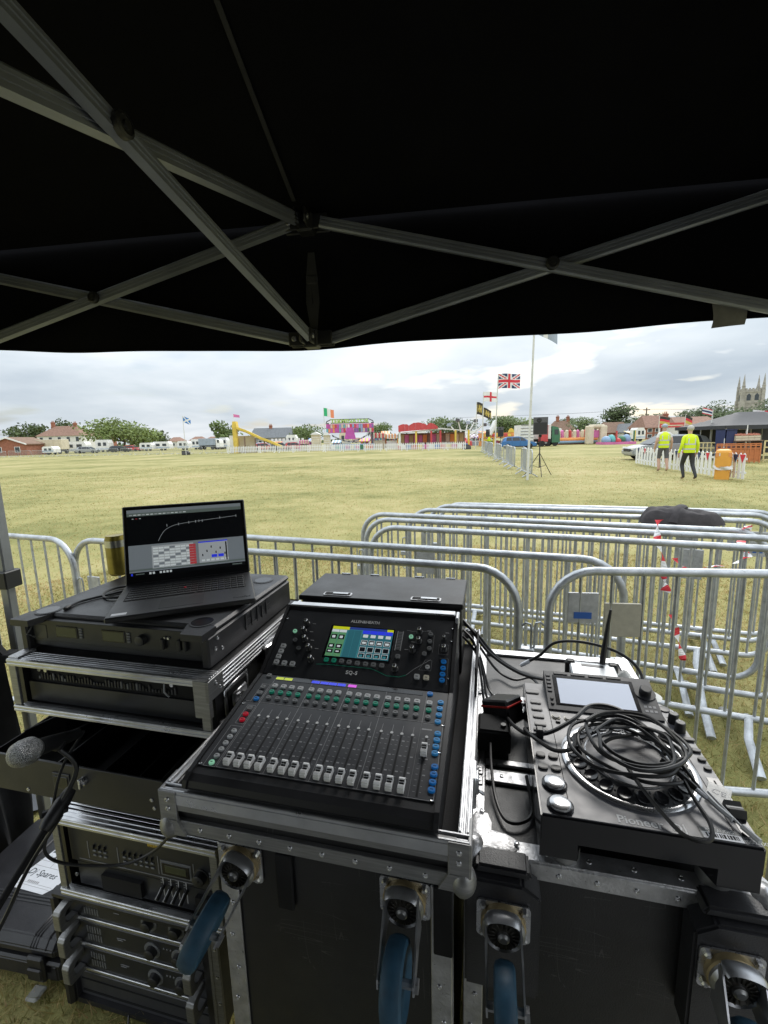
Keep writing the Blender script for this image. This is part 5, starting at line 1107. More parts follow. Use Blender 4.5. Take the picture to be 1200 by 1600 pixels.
# ---- trees
def tree(label,xpx,w,h,Y,mm='leaf_mid',trunk=.25,n=900,leaf=.35,name='tree',group='trees around the showground',seed=0,lob=10,z0=0,conif=False):
    b=at(xpx,690,Y); t=thing(name,label,'tree',loc=(b.x,b.y,z0),group=group); rg=random.Random(seed+int(xpx))
    cz=h*.58; lobes=[]
    for k in range(lob):
        a=rg.random()*6.28; rr=rg.uniform(.2,.62)*w/2; zz=rg.uniform(.38,.86)*h; lobes.append((rr*math.cos(a),rr*.7*math.sin(a),zz,rg.uniform(.26,.44)*w*(1.15-.55*abs(zz/h-.55)),rg.uniform(.16,.26)*h))
    if conif: lobes=[(rg.uniform(-.1,.1)*w,0,h*(.25+.7*k/lob),w*.5*(1.05-k/lob)*rg.uniform(.8,1.1),h*.13) for k in range(lob)]
    m=MB(); m.tube([(0,0,0),(.02*w,0,h*.3),(0,0,h*.75)],[h*.035,h*.026,h*.008],7)
    for (x,y,z,rx,rz_) in lobes: m.tube([(0,0,h*.28),(x*.5,y*.5,(z+h*.3)*.5),(x,y,z)],[h*.016,h*.011,h*.004],5)
    m.build('trunk','bark',t)
    m=MB(); vs=[];fs=[]
    for i in range(n):
        x,y,z,rx,rz_=rg.choice(lobes); u_=rg.uniform(-1,1); a=rg.random()*6.28; rad=rg.random()**.35; s=math.sqrt(1-u_*u_)
        p=Vector((x+rx*rad*s*math.cos(a),y+rx*rad*s*math.sin(a),max(h*.12,z+rz_*rad*u_))); q=leaf*rg.uniform(.5,1.25); e1=Vector((rg.gauss(0,1),rg.gauss(0,1),rg.gauss(0,1))).normalized(); e2=e1.orthogonal().normalized()
        k=len(vs); vs+=[p-e1*q,p-e2*q*.6,p+e1*q,p+e2*q*.6]; fs.append((k,k+1,k+2,k+3))
    m.add(vs,fs); m.build('crown',mm,t); return t
# ---- houses
def house(label,x0,x1,ye,yr,yb,Y,wall='render_white',roof='tile_red',hip=.25,depth=7,chim=(),wins=4,name='house',gable=False,rows=1):
    k=kpx(Y); A=at((x0+x1)/2,yb,Y); w=(x1-x0)*k; he=at((x0+x1)/2,ye,Y).z; hr=at((x0+x1)/2,yr,Y).z
    t=thing(name,label,'house',loc=(A.x,A.y,0)); 
    if gable:
        m=MB(); m.prism([(-w/2,0),(w/2,0),(w/2,he),(0,hr-.15),(-w/2,he)],0,depth,axis='y'); m.build('wall',wall,t)
        m=MB()
        for s in (-1,1):
            m.prism([(s*(w/2+.3),he-.2),(s*(w/2+.3),he),(0,hr+.15),(0,hr-.1)],-.3,depth+.3,axis='y')
        m.build('roof',roof,t); m=MB()
        for s in (-1,1): m.prism([(s*(w/2+.32),he-.22),(s*(w/2+.32),he+.02),(0,hr+.18),(0,hr-.12)],-.42,-.31,axis='y')
        m.build('bargeboard','p_white',t)
    else:
        m=MB(); m.box(-w/2,w/2,0,depth,0,he); m.build('wall',wall,t)
        m=MB(); o=.35; r0=w*hip; vs=[(-w/2-o,-o,he),(w/2+o,-o,he),(w/2+o,depth+o,he),(-w/2-o,depth+o,he),(-w/2+r0,depth/2,hr),(w/2-r0,depth/2,hr)]
        m.add(vs,[(0,1,5,4),(1,2,5),(2,3,4,5),(3,0,4),(0,3,2,1)]); rf=m.build('roof',roof,t)
    for (cx_,top) in chim:
        xx=(cx_-(x0+x1)/2)*k; zz=at(cx_,top,Y).z; m=MB(); m.box(xx-.45,xx+.45,depth/2-.35,depth/2+.35,hr-1.2,zz); m.box(xx-.52,xx+.52,depth/2-.42,depth/2+.42,zz-.35,zz-.15)
        for q in (-.2,.2): m.lathe([(.12,0),(.10,.45)],8,ox=xx+q,oy=depth/2,oz=zz)
        m.build('chimney','brick',t)
    for rr in range(rows):
        for i in range(wins):
            xx=-w/2+w*(i+.5)/wins; z0=he*(.30 if rows==1 else (.14+.5*rr)); ww=min(1.0,w/wins*.55); hh=he*(.42 if rows==1 else .28)
            m=MB(); m.box(xx-ww/2-.08,xx+ww/2+.08,-.05,.02,z0-.08,z0+hh+.08); f=m.build('window','p_white',t)
            for s in (-1,1): m=MB(); m.box(xx+(s-1)*ww/4+.03*(s<0)+.0,xx+(s+1)*ww/4-.03*(s>0),-.07,-.055,z0,z0+hh); m.build('pane','win_dark',f)
    return t
# ---- vehicles
def wheels(par,xs,y0,y1,r,wd=.22):
    for x in xs:
        for y in (y0,y1):
            m=MB(); m.X=Tm(x,y,r)@Rx(90); m.lathe([(r*.55,-wd/2),(r*.95,-wd/2),(r,-wd*.3),(r,wd*.3),(r*.95,wd/2),(r*.55,wd/2)],18); wh=m.build('wheel','tyre',par)
            m=MB(); m.X=Tm(x,y,r)@Rx(90); m.lathe([(r*.56,-wd*.42),(r*.3,-wd*.5),(r*.3,wd*.5),(r*.56,wd*.42)],14); m.build('rim','p_grey',wh)
def car(label,X,L_=4.4,W=1.8,Hc=1.5,paint='car_silver',name='car',group='cars parked on the showground'):
    t=thing(name,label,'car',X=X,group=group); h=Hc
    lo=[(-.5,.20),(-.5,.42),(-.49,.56),(-.40,.62),(-.2,.64),(.15,.64),(.36,.58),(.47,.48),(.5,.40),(.5,.22),(.44,.17),(-.46,.17)]
    m=MB(); m.prism([(a*L_,b*h) for a,b in lo],-W/2,W/2,axis='y',sm=False); o=m.build('body',paint,t); bm=bmesh.new(); bm.from_mesh(o.data); bmesh.ops.bevel(bm,geom=list(bm.edges),offset=.06,segments=2,affect='EDGES'); bm.to_mesh(o.data); bm.free()
    up=[(-.47,.60),(-.40,.90),(-.30,.98),(-.02,1.0),(.08,.95),(.27,.63)]
    k=len(up); vs=[]
    for s in (-1,1): vs+=[(a*L_,s*W/2*(.96-.22*max(0,b-.6)/.4),b*h) for a,b in up]
    m=MB(); m.add(vs,[tuple(range(k))[::-1],tuple(range(k,2*k))]+[(i,(i+1)%k,k+(i+1)%k,k+i) for i in range(k)]); m.build('cabin',paint,t)
    for s in (-1,1):
        for (a0,a1,b0,b1) in ((-.36,-.20,-.33,-.20),(-.185,.03,-.185,.02),(.045,.215,.03,.09)):
            y0=s*(W/2*.955+.012); y1=s*(W/2*.79+.012); m=MB(); m.add([(a0*L_,y0,.655*h),(a1*L_,y0,.655*h),(b1*L_,y1,.93*h),(b0*L_,y1,.93*h)],[(0,1,2,3)]); m.build('side_window','car_glass',t)
    m=MB(); m.add([(.275*L_,-W*.44,.64*h),(.275*L_,W*.44,.64*h),(.095*L_,W*.38,.945*h),(.095*L_,-W*.38,.945*h)],[(0,1,2,3)]); m.build('windscreen','car_glass',t)
    m=MB(); m.add([(-.475*L_,-W*.42,.64*h),(-.475*L_,W*.42,.64*h),(-.405*L_,W*.36,.91*h),(-.405*L_,-W*.36,.91*h)],[(0,1,2,3)]); m.build('rear_window','car_glass',t)
    wheels(t,(-.31*L_,.31*L_),-W/2+.09,W/2-.09,.33)
    m=MB(); m.rbox(.49*L_,.505*L_,-W*.28,W*.28,.34*h,.46*h,.02); m.build('grille','p_black',t)
    m=MB(); m.box(-.46*L_,.46*L_,-W/2-.012,W/2+.012,.165*h,.235*h); m.build('sill','p_black',t)
    for a_ in (-.195,.035):
        for s in (-1,1): m=MB(); m.box(a_*L_-.008,a_*L_+.008,s*(W/2+.004)-.004,s*(W/2+.004)+.004,.25*h,.63*h); m.build('door_gap','p_black',t)
    for s in (-1,1): m=MB(); m.rbox(.455*L_,.495*L_,s*W*.36-.18,s*W*.36+.18,.42*h,.52*h,.03); m.build('headlight','p_white',t)
    return t
def facing(xpx,ypx,rz,Y=None):
    b=gr_at(xpx,ypx) if Y is None else at(xpx,ypx,Y); return Tm(b.x,b.y,0)@Rz(rz)
def caravan(label,xpx,wpx,Y,h=2.5,name='caravan',paint='p_white',stripe='p_lblue'):
    b=at(xpx,700,Y); L_=wpx*kpx(Y); t=thing(name,label,'caravan',loc=(b.x,b.y,0),group='vans and caravans at the far edge')
    m=MB(); m.prism([(-L_/2,.45),(L_/2,.45),(L_/2,h*.75),(L_/2-.35,h),(-L_/2+.25,h),(-L_/2,h*.85)],0,2.1,axis='y'); m.build('body',paint,t)
    m=MB(); m.box(-L_/2-.01,L_/2+.01,-.03,0,.7,.85); m.build('stripe',stripe,t)
    for i in range(2): m=MB(); m.rbox(-L_*.32+i*L_*.4,-L_*.32+i*L_*.4+L_*.24,-.04,.0,h*.5,h*.78,.02); m.build('window','win_dark',t)
    wheels(t,(0.0,),.12,2.0,.32); return t
def lorry(label,x0,x1,ytop,Y,body,cab,left=True,name='lorry',cabw=.24,capx=None):
    k=kpx(Y); A=at((x0+x1)/2,700,Y); w=(x1-x0)*k; h=at((x0+x1)/2,ytop,Y).z; t=thing(name,label,'lorry',loc=(A.x,A.y,0)); s=-1 if left else 1; cw=w*cabw
    x_a,x_b=(-w/2+cw+.15,w/2) if left else (-w/2,w/2-cw-.15)
    m=MB(); m.rbox(x_a,x_b,0,2.5,1.0,h,.04); m.build('box_body',body,t)
    for i in range(5): xx=x_a+(x_b-x_a)*(i+.5)/5; m=MB(); m.box(xx-.03,xx+.03,-.04,0,1.05,h-.06); m.build('rib',body,t)
    c0=s*w/2; c1=c0-s*cw; pro=[(c0,.5),(c0,1.5),(c0-s*.12,2.2),(c0-s*.3,h*.86),(c1,h*.92),(c1,.5)]
    m=MB(); m.prism(pro,0,2.4,axis='y'); cb=m.build('cab',cab,t)
    m=MB(); m.box(min(c0-s*.25,c1+s*.35),max(c0-s*.25,c1+s*.35),-.03,0,1.6,2.3); m.build('cab_window','win_dark',cb)
    m=MB(); m.box(-w/2+.2,w/2-.2,.1,2.3,.6,.99); m.build('chassis','p_black',t)
    wheels(t,(c0-s*cw*.55,(x_a+x_b)/2-s*(-1)*(x_b-x_a)*.32,(x_a+x_b)/2+s*(-1)*(x_b-x_a)*.46 if False else (x_a+x_b)/2-s*(x_b-x_a)*.38),.15,2.35,.45); return t
# ---- flags
def flag_things(label,xpx,ybase,ytop,fw,fh,fn,mats,Y=None,lean=0.0,pole=.03,ftop=0,wave=.10,name='flagpole',droop=.0,sgn=1):
    t,Yd,k=th_px(name,label,'flag',xpx,ybase,Y,group='flags on poles'); zt=at(xpx,ytop,Yd).z
    m=MB(); m.tube([(0,0,0),(lean*.5,0,zt*.5),(lean,0,zt)],[pole,pole*.9,pole*.7],8); m.build('pole','white_dirty',t)
    w=fw*k; h=fh*k; z1=zt-ftop*k-.03; nu,nv=30,20; m=MB()
    def f(s,tt): return (lean+sgn*(.02+w*s),wave*w*math.sin(s*7+tt*1.2)*s**.5*.5,z1-h*(1-tt)-droop*w*s+.03*h*math.sin(s*6))
    vs=[f(i/nu,j/nv) for j in range(nv+1) for i in range(nu+1)]; 
    for j in range(nv):
        for i in range(nu): m.add([vs[j*(nu+1)+i],vs[j*(nu+1)+i+1],vs[(j+1)*(nu+1)+i+1],vs[(j+1)*(nu+1)+i]],[(0,1,2,3)],fn((i+.5)/nu,(j+.5)/nv),True)
    m.build('flag',mats,t); return t
def uj(s,t):
    x=s*2-1; y=t*2-1
    if abs(x)<.10 or abs(y)<.17: return 1
    if abs(x)<.17 or abs(y)<.29: return 2
    d=abs(abs(x)-abs(y))
    return 1 if d<.09 else 2 if d<.26 else 0
eng=lambda s,t:1 if abs(s-.5)<.07 or abs(t-.5)<.11 else 0
scot=lambda s,t:1 if abs(abs(s*2-1)-abs(t*2-1))<.26 else 0
ire=lambda s,t:0 if s<.34 else 1 if s<.67 else 2
ger=lambda s,t:0 if t>.67 else 1 if t>.34 else 2
thai=lambda s,t:0 if t>.84 or t<.16 else 1 if t>.67 or t<.33 else 2
crest=lambda s,t:1 if (math.hypot(s-.5,t-.5)<.28 and int(s*9+t*7)%3) or int(s*10)%3==0 and .2<t<.8 else 0
mat('f_blue',(.05,.20,.52),.7,var=.06); mat('f_navy',(.03,.05,.13),.7,var=.1); mat('f_red',(.60,.04,.06),.7,var=.06); mat('f_white',(.76,.76,.76),.7,var=.04); mat('f_green',(.03,.42,.18),.7,var=.06); mat('f_orange',(.75,.25,.12),.7,var=.06); mat('f_black',(.04,.035,.03),.7,var=.1); mat('f_gold',(.55,.42,.10),.7,var=.1)
UJ=['f_navy','f_red','f_white']
flag_things('white pole by the speaker, its dark red marked flag just under the canopy',824,750,466,34,34,lambda s,t:2 if abs(s-.45)<.08 else 1 if (s-.5)**2+(t-.5)**2<.08 else 0,['p_slate','f_red','f_white'],lean=.12,pole=.045,ftop=14,droop=.45,wave=.22)
flag_things('pole flying the Union Jack above the barrier row',772.6,716,584,33,21,uj,UJ,lean=.18,pole=.05)
flag_things('pole flying the red cross on white flag',753,706,612,21,14,eng,['f_white','f_red'],lean=.1,pole=.05,droop=.05)
flag_things('pole with gold and black flag, left of the red cross flag',743,702,628,10,18,crest,['f_black','f_gold'],lean=.1,pole=.05,droop=.2,wave=.25)
flag_things('pole with gold and black flag, under the red cross flag',754.5,703,636,12,14,crest,['f_black','f_gold'],pole=.04,droop=.45,wave=.25)
flag_things('pole with blue and white saltire flag at the far left',291,711,650,11,9,scot,['f_blue','f_white'],pole=.05,droop=.35)
flag_things('pole with green white and orange flag by the fairground',508.5,704,637,15,12,ire,['f_green','f_white','f_orange'],pole=.05,droop=.22)
flag_things('black red and gold flag nearest the brick house',1027,700,650,16,11,ger,['f_black','f_red','f_gold'],Y=42,pole=.04,droop=.15)
flag_things('black red and gold flag drooping beside the red banner',1067,700,648,11,12,ger,['f_black','f_red','f_gold'],Y=42,pole=.04,droop=.4)
flag_things('red white and navy striped flag left of the black gazebo',1107,716,640,15,9,thai,['f_red','f_white','f_navy'],Y=26.5,pole=.04,droop=-.3,sgn=-1)
flag_things('white blue and red flag above the black gazebo roof',1169,716,640,20,8,lambda s,t:0 if t>.6 else 1 if t>.3 else 2,['f_white','f_blue','f_red'],Y=27.5,pole=.03,droop=.1)
flag_things('red flag at the right edge above the black gazebo roof',1186,716,641,16,10,lambda s,t:0,['f_red'],Y=27.2,pole=.03,droop=.1)
ORD='first second third fourth fifth sixth seventh eighth ninth tenth eleventh twelfth thirteenth fourteenth fifteenth sixteenth seventeenth eighteenth'.split()
# ---- lines of far barriers
def far_mesh(Lb):
    m=MB(); m.tube(frame_path(Lb,.16,1.1,.17,.13,3),.022,6,closed=True)
    for i in range(1,16): m.tube([(Lb*i/16,0,.17),(Lb*i/16,0,1.09)],.009,4,caps=False)
    for x in (.35,Lb-.35):
        for s in (-1,1): m.tube([(x,0,.2),(x,s*.3,.02)],.024,5)
    me=m.mesh('far_barrier'); me.materials.append(MT['galv']); return me
FB=far_mesh(2.2)
a=Vector((5.85,17.6,0)); b=Vector((11.0,49.0,0)); n=14
for i in range(n):
    p=a.lerp(b,i/n); rz=math.atan2(b.y-a.y,b.x-a.x)+R([2,-3,1,4,-2][i%5]*1.5); o=put('crowd_barrier',FB,None,Matrix.Translation(p+Vector((.12*math.sin(i*2.1),0,0)))@Matrix.Rotation(rz,4,'Z'))
    tag(o,ORD[i]+' barrier from the loudspeaker in the row leading to the fair','barrier','barriers in the row to the fair')
a=Vector((-66,77.5,0)); b=Vector((-21.8,67,0)); n=18
for i in range(n):
    p=a.lerp(b,i/n); rz=math.atan2(b.y-a.y,b.x-a.x); o=put('crowd_barrier',FB,None,Matrix.Translation(p)@Matrix.Rotation(rz+R((i%3-1)*3),4,'Z')); tag(o,ORD[i]+' barrier from the left in the far fence before the caravans','barrier','barriers along the far left edge')
# ---- loudspeaker on tripod and far speakers
def speaker(label,xpx,yb,ytop,boxh,wpx,Y=None,tri=True,name='loudspeaker'):
    t,Yd,k=th_px(name,label,'loudspeaker',xpx,yb,Y,group='loudspeakers on tripods'); zt=at(xpx,ytop,Yd).z; h=boxh*k; w=wpx*k
    m=MB(); m.X=Tm(0,0,zt-h)@Rz(-18); m.prism([(-w/2,-.16),(w/2,-.16),(w*.36,.18),(-w*.36,.18)],0,h); cab=m.build('cabinet','p_dgrey',t)
    m=MB(); m.X=Tm(0,0,zt-h)@Rz(-18); m.rbox(-w*.44,w*.44,-.172,-.158,h*.05,h*.70,.01); m.build('grille','p_black',cab)
    m=MB(); m.X=Tm(0,0,zt-h)@Rz(-18)@Tm(-w*.1,-.16,h*.84)@FRONT; m.lathe([(.10,0),(.06,.02),(.02,.0)],14); m.build('horn','p_black',cab)
    m=MB(); m.tube([(0,0,.35),(0,0,zt-h+.05)],.022,8); m.rbox(-.05,.05,-.05,.05,zt-h-.10,zt-h,.01); m.build('pole','p_black',t)
    if tri:
        for a in (20,140,260): m=MB(); m.tube([(0,0,.95),(.62*math.cos(R(a)),.62*math.sin(R(a)),.02)],.015,6); m.build('leg','p_black',t); m=MB(); m.tube([(0,0,.35),(.33*math.cos(R(a)),.33*math.sin(R(a)),.45)],.010,5); m.build('brace','p_black',t)
    else: m=MB(); m.lathe([(.35,0),(.35,.03),(.03,.05),(.022,.36)],14); m.build('base','p_black',t)
speaker('large black loudspeaker on a tripod at the barrier row end',842,744,652,26,21)
speaker('black loudspeaker on a pole left of the blue car',782,700,667,15,8.5,Y=50,tri=False); speaker('farthest black loudspeaker on a pole beside the orange ride',762,699,671,11,6,Y=60,tri=False)
for x,y,lab in ((289.5,711,'black floor speaker near the saltire flag'),(730,702,'black floor speaker at the fairground fence')):
    t,Yd,k=th_px('floor_speaker',lab,'loudspeaker',x,y,group='floor speakers'); m=MB(); m.prism([(-.5,0),(.5,0),(.5,.35),(.2,.6),(-.5,.6)],0,.6,axis='y'); m.build('cabinet','p_black',t); m=MB(); m.rbox(-.45,.45,-.02,0,.05,.5,.01); m.build('grille','p_dgrey',t)
# ---- white picket panels round the fair
PW=MB(); 
for i in range(11):
    x=-1.2+.24*i; PW.prism([(x-.06,.12),(x+.06,.12),(x+.06,.95),(x,1.05),(x-.06,.95)],-.012,.012,axis='y')
PW.box(-1.3,1.3,.012,.04,.3,.38); PW.box(-1.3,1.3,.012,.04,.75,.83)
for x in (-1.0,1.0): PW.box(x-.05,x+.05,-.3,.3,0,.06); PW.box(x-.04,x+.04,.013,.05,.05,.9)
PWm=PW.mesh('picket_panel'); PWm.materials.append(MT['picket_white'])
FPX=[(368,708.5),(394,708),(418,707.5),(447,707),(470,706.5),(494,706),(520,706),(548,705.5),(583,705),(616,704.5),(648,704),(682,703.5),(712,703)]
for i,(x,y) in enumerate(FPX):
    b=gr_at(x,y); o=put('picket_fence',PWm,None,Matrix.Translation(b)); tag(o,ORD[i]+' white picket panel from the left in the row fronting the fair','picket fence','white picket panels before the fair')
# ---- left edge of the field
house('brick bungalow gable at the far left edge',-14,42,694,684,709,95,wall='brick',roof='tile_brown',gable=True,wins=2)
house('white house with hipped red roof and two chimneys',62,130,681,665,708,140,wall='render_white',roof='tile_red',hip=.28,chim=((77,659),(111,660)),wins=5,rows=2)
house('orange brick building beside the big round tree',139,165,684,671,708,150,wall='brick',roof='tile_red',hip=.05,wins=2,rows=2)
lorry('red cabbed lorry with cream box body',42,96,687,100,'p_cream','p_red',left=True)
caravan('small white trailer parked before the red lorry',74,17,92,h=1.7,name='trailer')
for x,w_,Y,h,lab,pa in ((117,34,105,2.6,'long white caravan below the hipped roof house','p_white'),(160,20,112,3.0,'white box van left of the big tree','p_white'),(228,19,110,2.0,'white caravan right of the big tree','p_white'),(252,25,112,2.2,'white caravan pair of windows, third from the saltire pole','p_white'),(286,17,110,2.2,'white caravan behind the saltire flagpole','p_white'),(306,14,115,2.6,'tall white van beside the blue grey lorry','p_white'),(349,13,112,2.8,'white van between the lorry and yellow slide','p_white')):
    caravan(lab,x,w_,Y,h,paint=pa)
lorry('blue grey box lorry left of the yellow slide',311,344,685,108,'p_slate','p_white',left=False,cabw=.2)
car('dark car parked under the big round tree',facing(188,704,8,105),paint='car_black'); car('silver car beside the white caravan on the left',facing(138,706,5,100),paint='car_silver'); car('red car parked right of the big round tree',facing(207,704,-5,112),paint='p_red')
tree('big round green tree behind the caravans',193,15.5,8.6,118,'leaf_light',n=3400,leaf=.34,lob=14); tree('lighter tree merged to the right of the big round one',222,9,7,124,'leaf_light',n=1200,leaf=.4)
for x,w_,h,Y,lab,c in ((30,8,8.5,150,'dark tree left of the white house','leaf_dark'),(52,9,10,155,'tall dark tree close to the white house','leaf_dark'),(98,7,11.5,165,'dark tree showing above the white house roof','leaf_dark'),(132,5,7.5,150,'dark conifer between the two left houses','leaf_dark'),(245,8,6,170,'small hedge like tree right of the light tree','leaf_dark'),(352,7,7.5,130,'tree just left of the yellow slide','leaf_mid')):
    tree(lab,x,w_,h,Y,c,n=900,leaf=.45,conif=(x==132))
for x0,x1,ye,yr,Y,lab in ((262,282,690,683,190,'small distant roof left of the saltire pole'),(296,318,689,682,200,'distant red roof right of the saltire pole'),(-60,-20,690,676,150,'house beyond the left edge')):
    house(lab,x0,x1,ye,yr,700,Y,roof='tile_red',wins=3) if x0>0 else None
# ---- fairground: yellow slide
t,Yd,k=th_px('yellow_slide','tall yellow astro slide with tower and cream base','slide',375,708,68)
H_=lambda y: at(375,y,Yd).z
m=MB(); m.box(-1.05,-.45,.5,1.1,0,H_(668)); m.prism([(-1.1,H_(668)),(-.35,H_(668)),(-.5,H_(658)),(-.95,H_(658))],.45,1.55,axis='y'); m.build('tower','p_yellow',t)
P_=[(-.3,H_(668)),(1.0,H_(673)),(3.0,H_(684)),(4.9,H_(692)),(6.2,H_(699))]
m=MB(); 
for (x0,z0),(x1,z1) in zip(P_[:-1],P_[1:]): m.add([(x0,.2,z0),(x1,.2,z1),(x1,1.6,z1),(x0,1.6,z0),(x0,.2,z0-.3),(x1,.2,z1-.3),(x1,1.6,z1-.3),(x0,1.6,z0-.3)],[(0,1,2,3),(4,5,1,0),(7,6,2,3),(4,7,6,5)])
for (x0,z0),(x1,z1) in zip(P_[:-1],P_[1:]): m.add([(x0,.1,z0-.2),(x1,.1,z1-.2),(x1,.1,z1+.14),(x0,.1,z0+.14),(x0,.2,z0-.2),(x1,.2,z1-.2),(x1,.2,z1+.14),(x0,.2,z0+.14)],[(0,1,2,3),(7,6,5,4),(3,2,6,7)])
m.build('chute','p_yellow',t)
for x in (.6,2.2,3.6): m=MB(); m.box(x-.08,x+.08,.7,.9,0,H_(684)-x*.2+.3); m.build('support','p_brown',t)
m=MB(); m.box(-1.75,1.9,1.7,1.9,0,H_(681)); m.build('side_wall','p_cream',t); m=MB(); m.box(-1.9,-.8,1.4,1.6,0,H_(680)); m.build('door_panel','p_white',t)
m=MB(); m.tube([(-.9,1,H_(657)),(-.9,1,H_(646))],.03,6); m.add([(-.9,1,H_(646)),(.0,1.05,H_(648)),(.05,1,H_(652)),(-.9,1,H_(651))],[(0,1,2,3)],1); m.build('pennant',['p_white','p_pink'],t)
# grey roofed hall and white castle facade behind
house('grey roofed long building behind the fairground',392,456,684,668,702,140,wall='p_grey',roof='tile_grey',hip=.05,wins=6,chim=((421,664),))
t,Yd,k=th_px('castle_facade','white crenellated fairground facade right of the yellow slide','fairground stall',450,702,85)
m=MB(); m.box(-25*k,25*k,0,1.5,0,14*k)
for i in range(9): m.box((-25+5.8*i)*k,(-22+5.8*i)*k,0,.3,14*k,17*k)
m.build('wall','p_white',t)
for i in range(8): m=MB(); m.prism([((-22+6*i)*k,4*k),((-19+6*i)*k,4*k),((-19+6*i)*k,9*k),((-20.5+6*i)*k,11*k),((-22+6*i)*k,9*k)],-.06,0,axis='y'); m.build('arch','p_grey',t)
for i,(x,pa,lab) in enumerate(((415,'p_red','red fairground car at the foot of the slide'),(440,'p_dgrey','dark stall vehicle behind the picket panels'),(462,'p_red','red stall vehicle left of the cream kiosks'))):
    car(lab,facing(x,703,4,78),L_=3.6,Hc=1.4,paint=pa,group='vehicles within the fair')
for x,w_,h_,lab in ((494,13,24,'cream slatted kiosk left of the tricolour pole'),(511,9,23,'narrow cream kiosk at the tricolour pole'),(382,14,26,'cream pay booth beneath the yellow slide')):
    if x==382: continue
    t,Yd,k=th_px('kiosk',lab,'kiosk',x,704,group='cream kiosks'); m=MB(); m.box(-w_*k/2,w_*k/2,0,1.6,0,h_*k); m.build('wall','p_cream',t); m=MB(); m.prism([(-w_*k/2-.15,h_*k),(w_*k/2+.15,h_*k),(0,h_*k+.45)],-.2,1.8,axis='y'); m.build('roof','p_white',t)
    for q in range(6): m=MB(); m.box(-w_*k/2,w_*k/2,-.04,0,(.1+.14*q)*h_*k,(.1+.14*q)*h_*k+.06); m.build('slat','p_white',t)
# spinning ride with arched name board
t,Yd,k=th_px('pendulum_ride','arched fairground ride with colourful backdrop and name board','fairground ride',548,703.5,72)
z=lambda y: at(548,y,Yd).z
w=36*k; m=MB(); m.prism([(-w,z(676)),(w,z(676)),(w,z(662)),(-w,z(662))],.0,.3,axis='y'); m.build('backdrop','p_pink',t)
random.seed(4); cols=['p_purple','p_white','p_teal','p_lblue','p_magenta','p_cream','p_pink','p_green','p_orange','p_red']
for i in range(22):
    x0=-w+2*w*i/22; x1=x0+2*w/22; zz=z(662); 
    for q,(za,zb) in enumerate(((z(676)+.05,z(669)),(z(669),z(662)-.05))):
        m=MB(); m.prism([(x0+.03,za),(x1-.03,za+.15*random.random()),(x1-.05,zb-.1*random.random()),(x0+.04,zb)],-.05-.02*random.random(),0,axis='y'); m.build('art_panel',random.choice(cols),t)
m=MB(); pts=[(-w,.1,z(662)),(-w*.97,.1,z(658)),(-w*.8,.1,z(655)),(w*.8,.1,z(655)),(w*.97,.1,z(658)),(w,.1,z(662))]; m.tube(pts,.09,6); m.tube([(-w*.8,.1,z(660.5)),(w*.8,.1,z(660.5))],.08,6); m.build('arch_frame','p_dgrey',t)
tx=text('name_board','TERMINATOR',6.6*k*1.15,'p_lime',t,Tm(0,-.05,z(658))@FRONT,ext=.05,bold=.03); tx.scale.x*=1.22
m=MB(); m.prism([(-.9,z(686)),(.9,z(686)),(.5,z(668)),(-.5,z(668))],-.3,.0,axis='y'); m.build('centre_tower','p_magenta',t)
m=MB(); 
for i in range(15): a=i/14; m.add([(-w*.75+1.5*w*a,-.6,z(681)-1.0*math.sin(math.pi*a)),(-w*.75+1.5*w*(a+.065),-.6,z(681)-1.0*math.sin(math.pi*(a+.065))),(-w*.75+1.5*w*(a+.065),-.6,z(678.5)-1.0*math.sin(math.pi*(a+.065))),(-w*.75+1.5*w*a,-.6,z(678.5)-1.0*math.sin(math.pi*a))],[(0,1,2,3)],i%2)
m.build('gondola',['p_dgrey','p_grey'],t)
m=MB(); m.box(-w*1.0,w*1.0,-1.2,2,0,z(694)); m.build('platform','p_lblue',t)
for x in (-w*.93,w*.93): m=MB(); m.box(x-.15,x+.15,.35,.6,0,z(660)); m.build('support','p_dgrey',t)
for i in range(10): m=MB(); x=-w+2*w*(i+.5)/10; m.rbox(x-.3,x+.3,-1.24,-1.2,.1,z(695),.02); m.build('skirt_panel',cols[i%10],t)
# low colourful stalls between the rides
random.seed(8)
for i,(x,w_,h_,c1,c2,lab) in enumerate(((592,22,22,'p_red','p_cream','red and cream swing stall right of the arched ride'),(612,18,20,'p_orange','p_white','orange striped stall left of the red roofed ride'),(476,14,14,'p_pink','p_cream','low pink stall left of the cream kiosks'))):
    t,Yd,k=th_px('fair_stall',lab,'fairground stall',x,703,74,group='small fair stalls'); m=MB(); m.box(-w_*k/2,w_*k/2,.2,1.8,0,h_*k*.55); m.build('counter',c2,t)
    for q in range(8):
        xx=-w_*k/2+w_*k*q/8; m=MB(); m.prism([(xx,h_*k*.75),(xx+w_*k/8,h_*k*.75),(xx+w_*k/8,h_*k),(xx,h_*k)],-.1,.1,axis='y'); m.lathe([(.16,0),(.05,.25)],8,ox=xx+w_*k/16,oy=0,oz=h_*k); m.build('canopy_panel',(c1,c2)[q%2],t)
    for s in (-1,1): m=MB(); m.box(s*w_*k/2-.08,s*w_*k/2+.08,.0,.2,0,h_*k); m.build('post',c1,t)
    for q in range(12): m=MB(); xx=-w_*k/2+w_*k*(q+.5)/12; m.rbox(xx-.14,xx+.14,.05,.2,h_*k*.58,h_*k*.72,.03); m.build('prize',random.choice(cols),t)
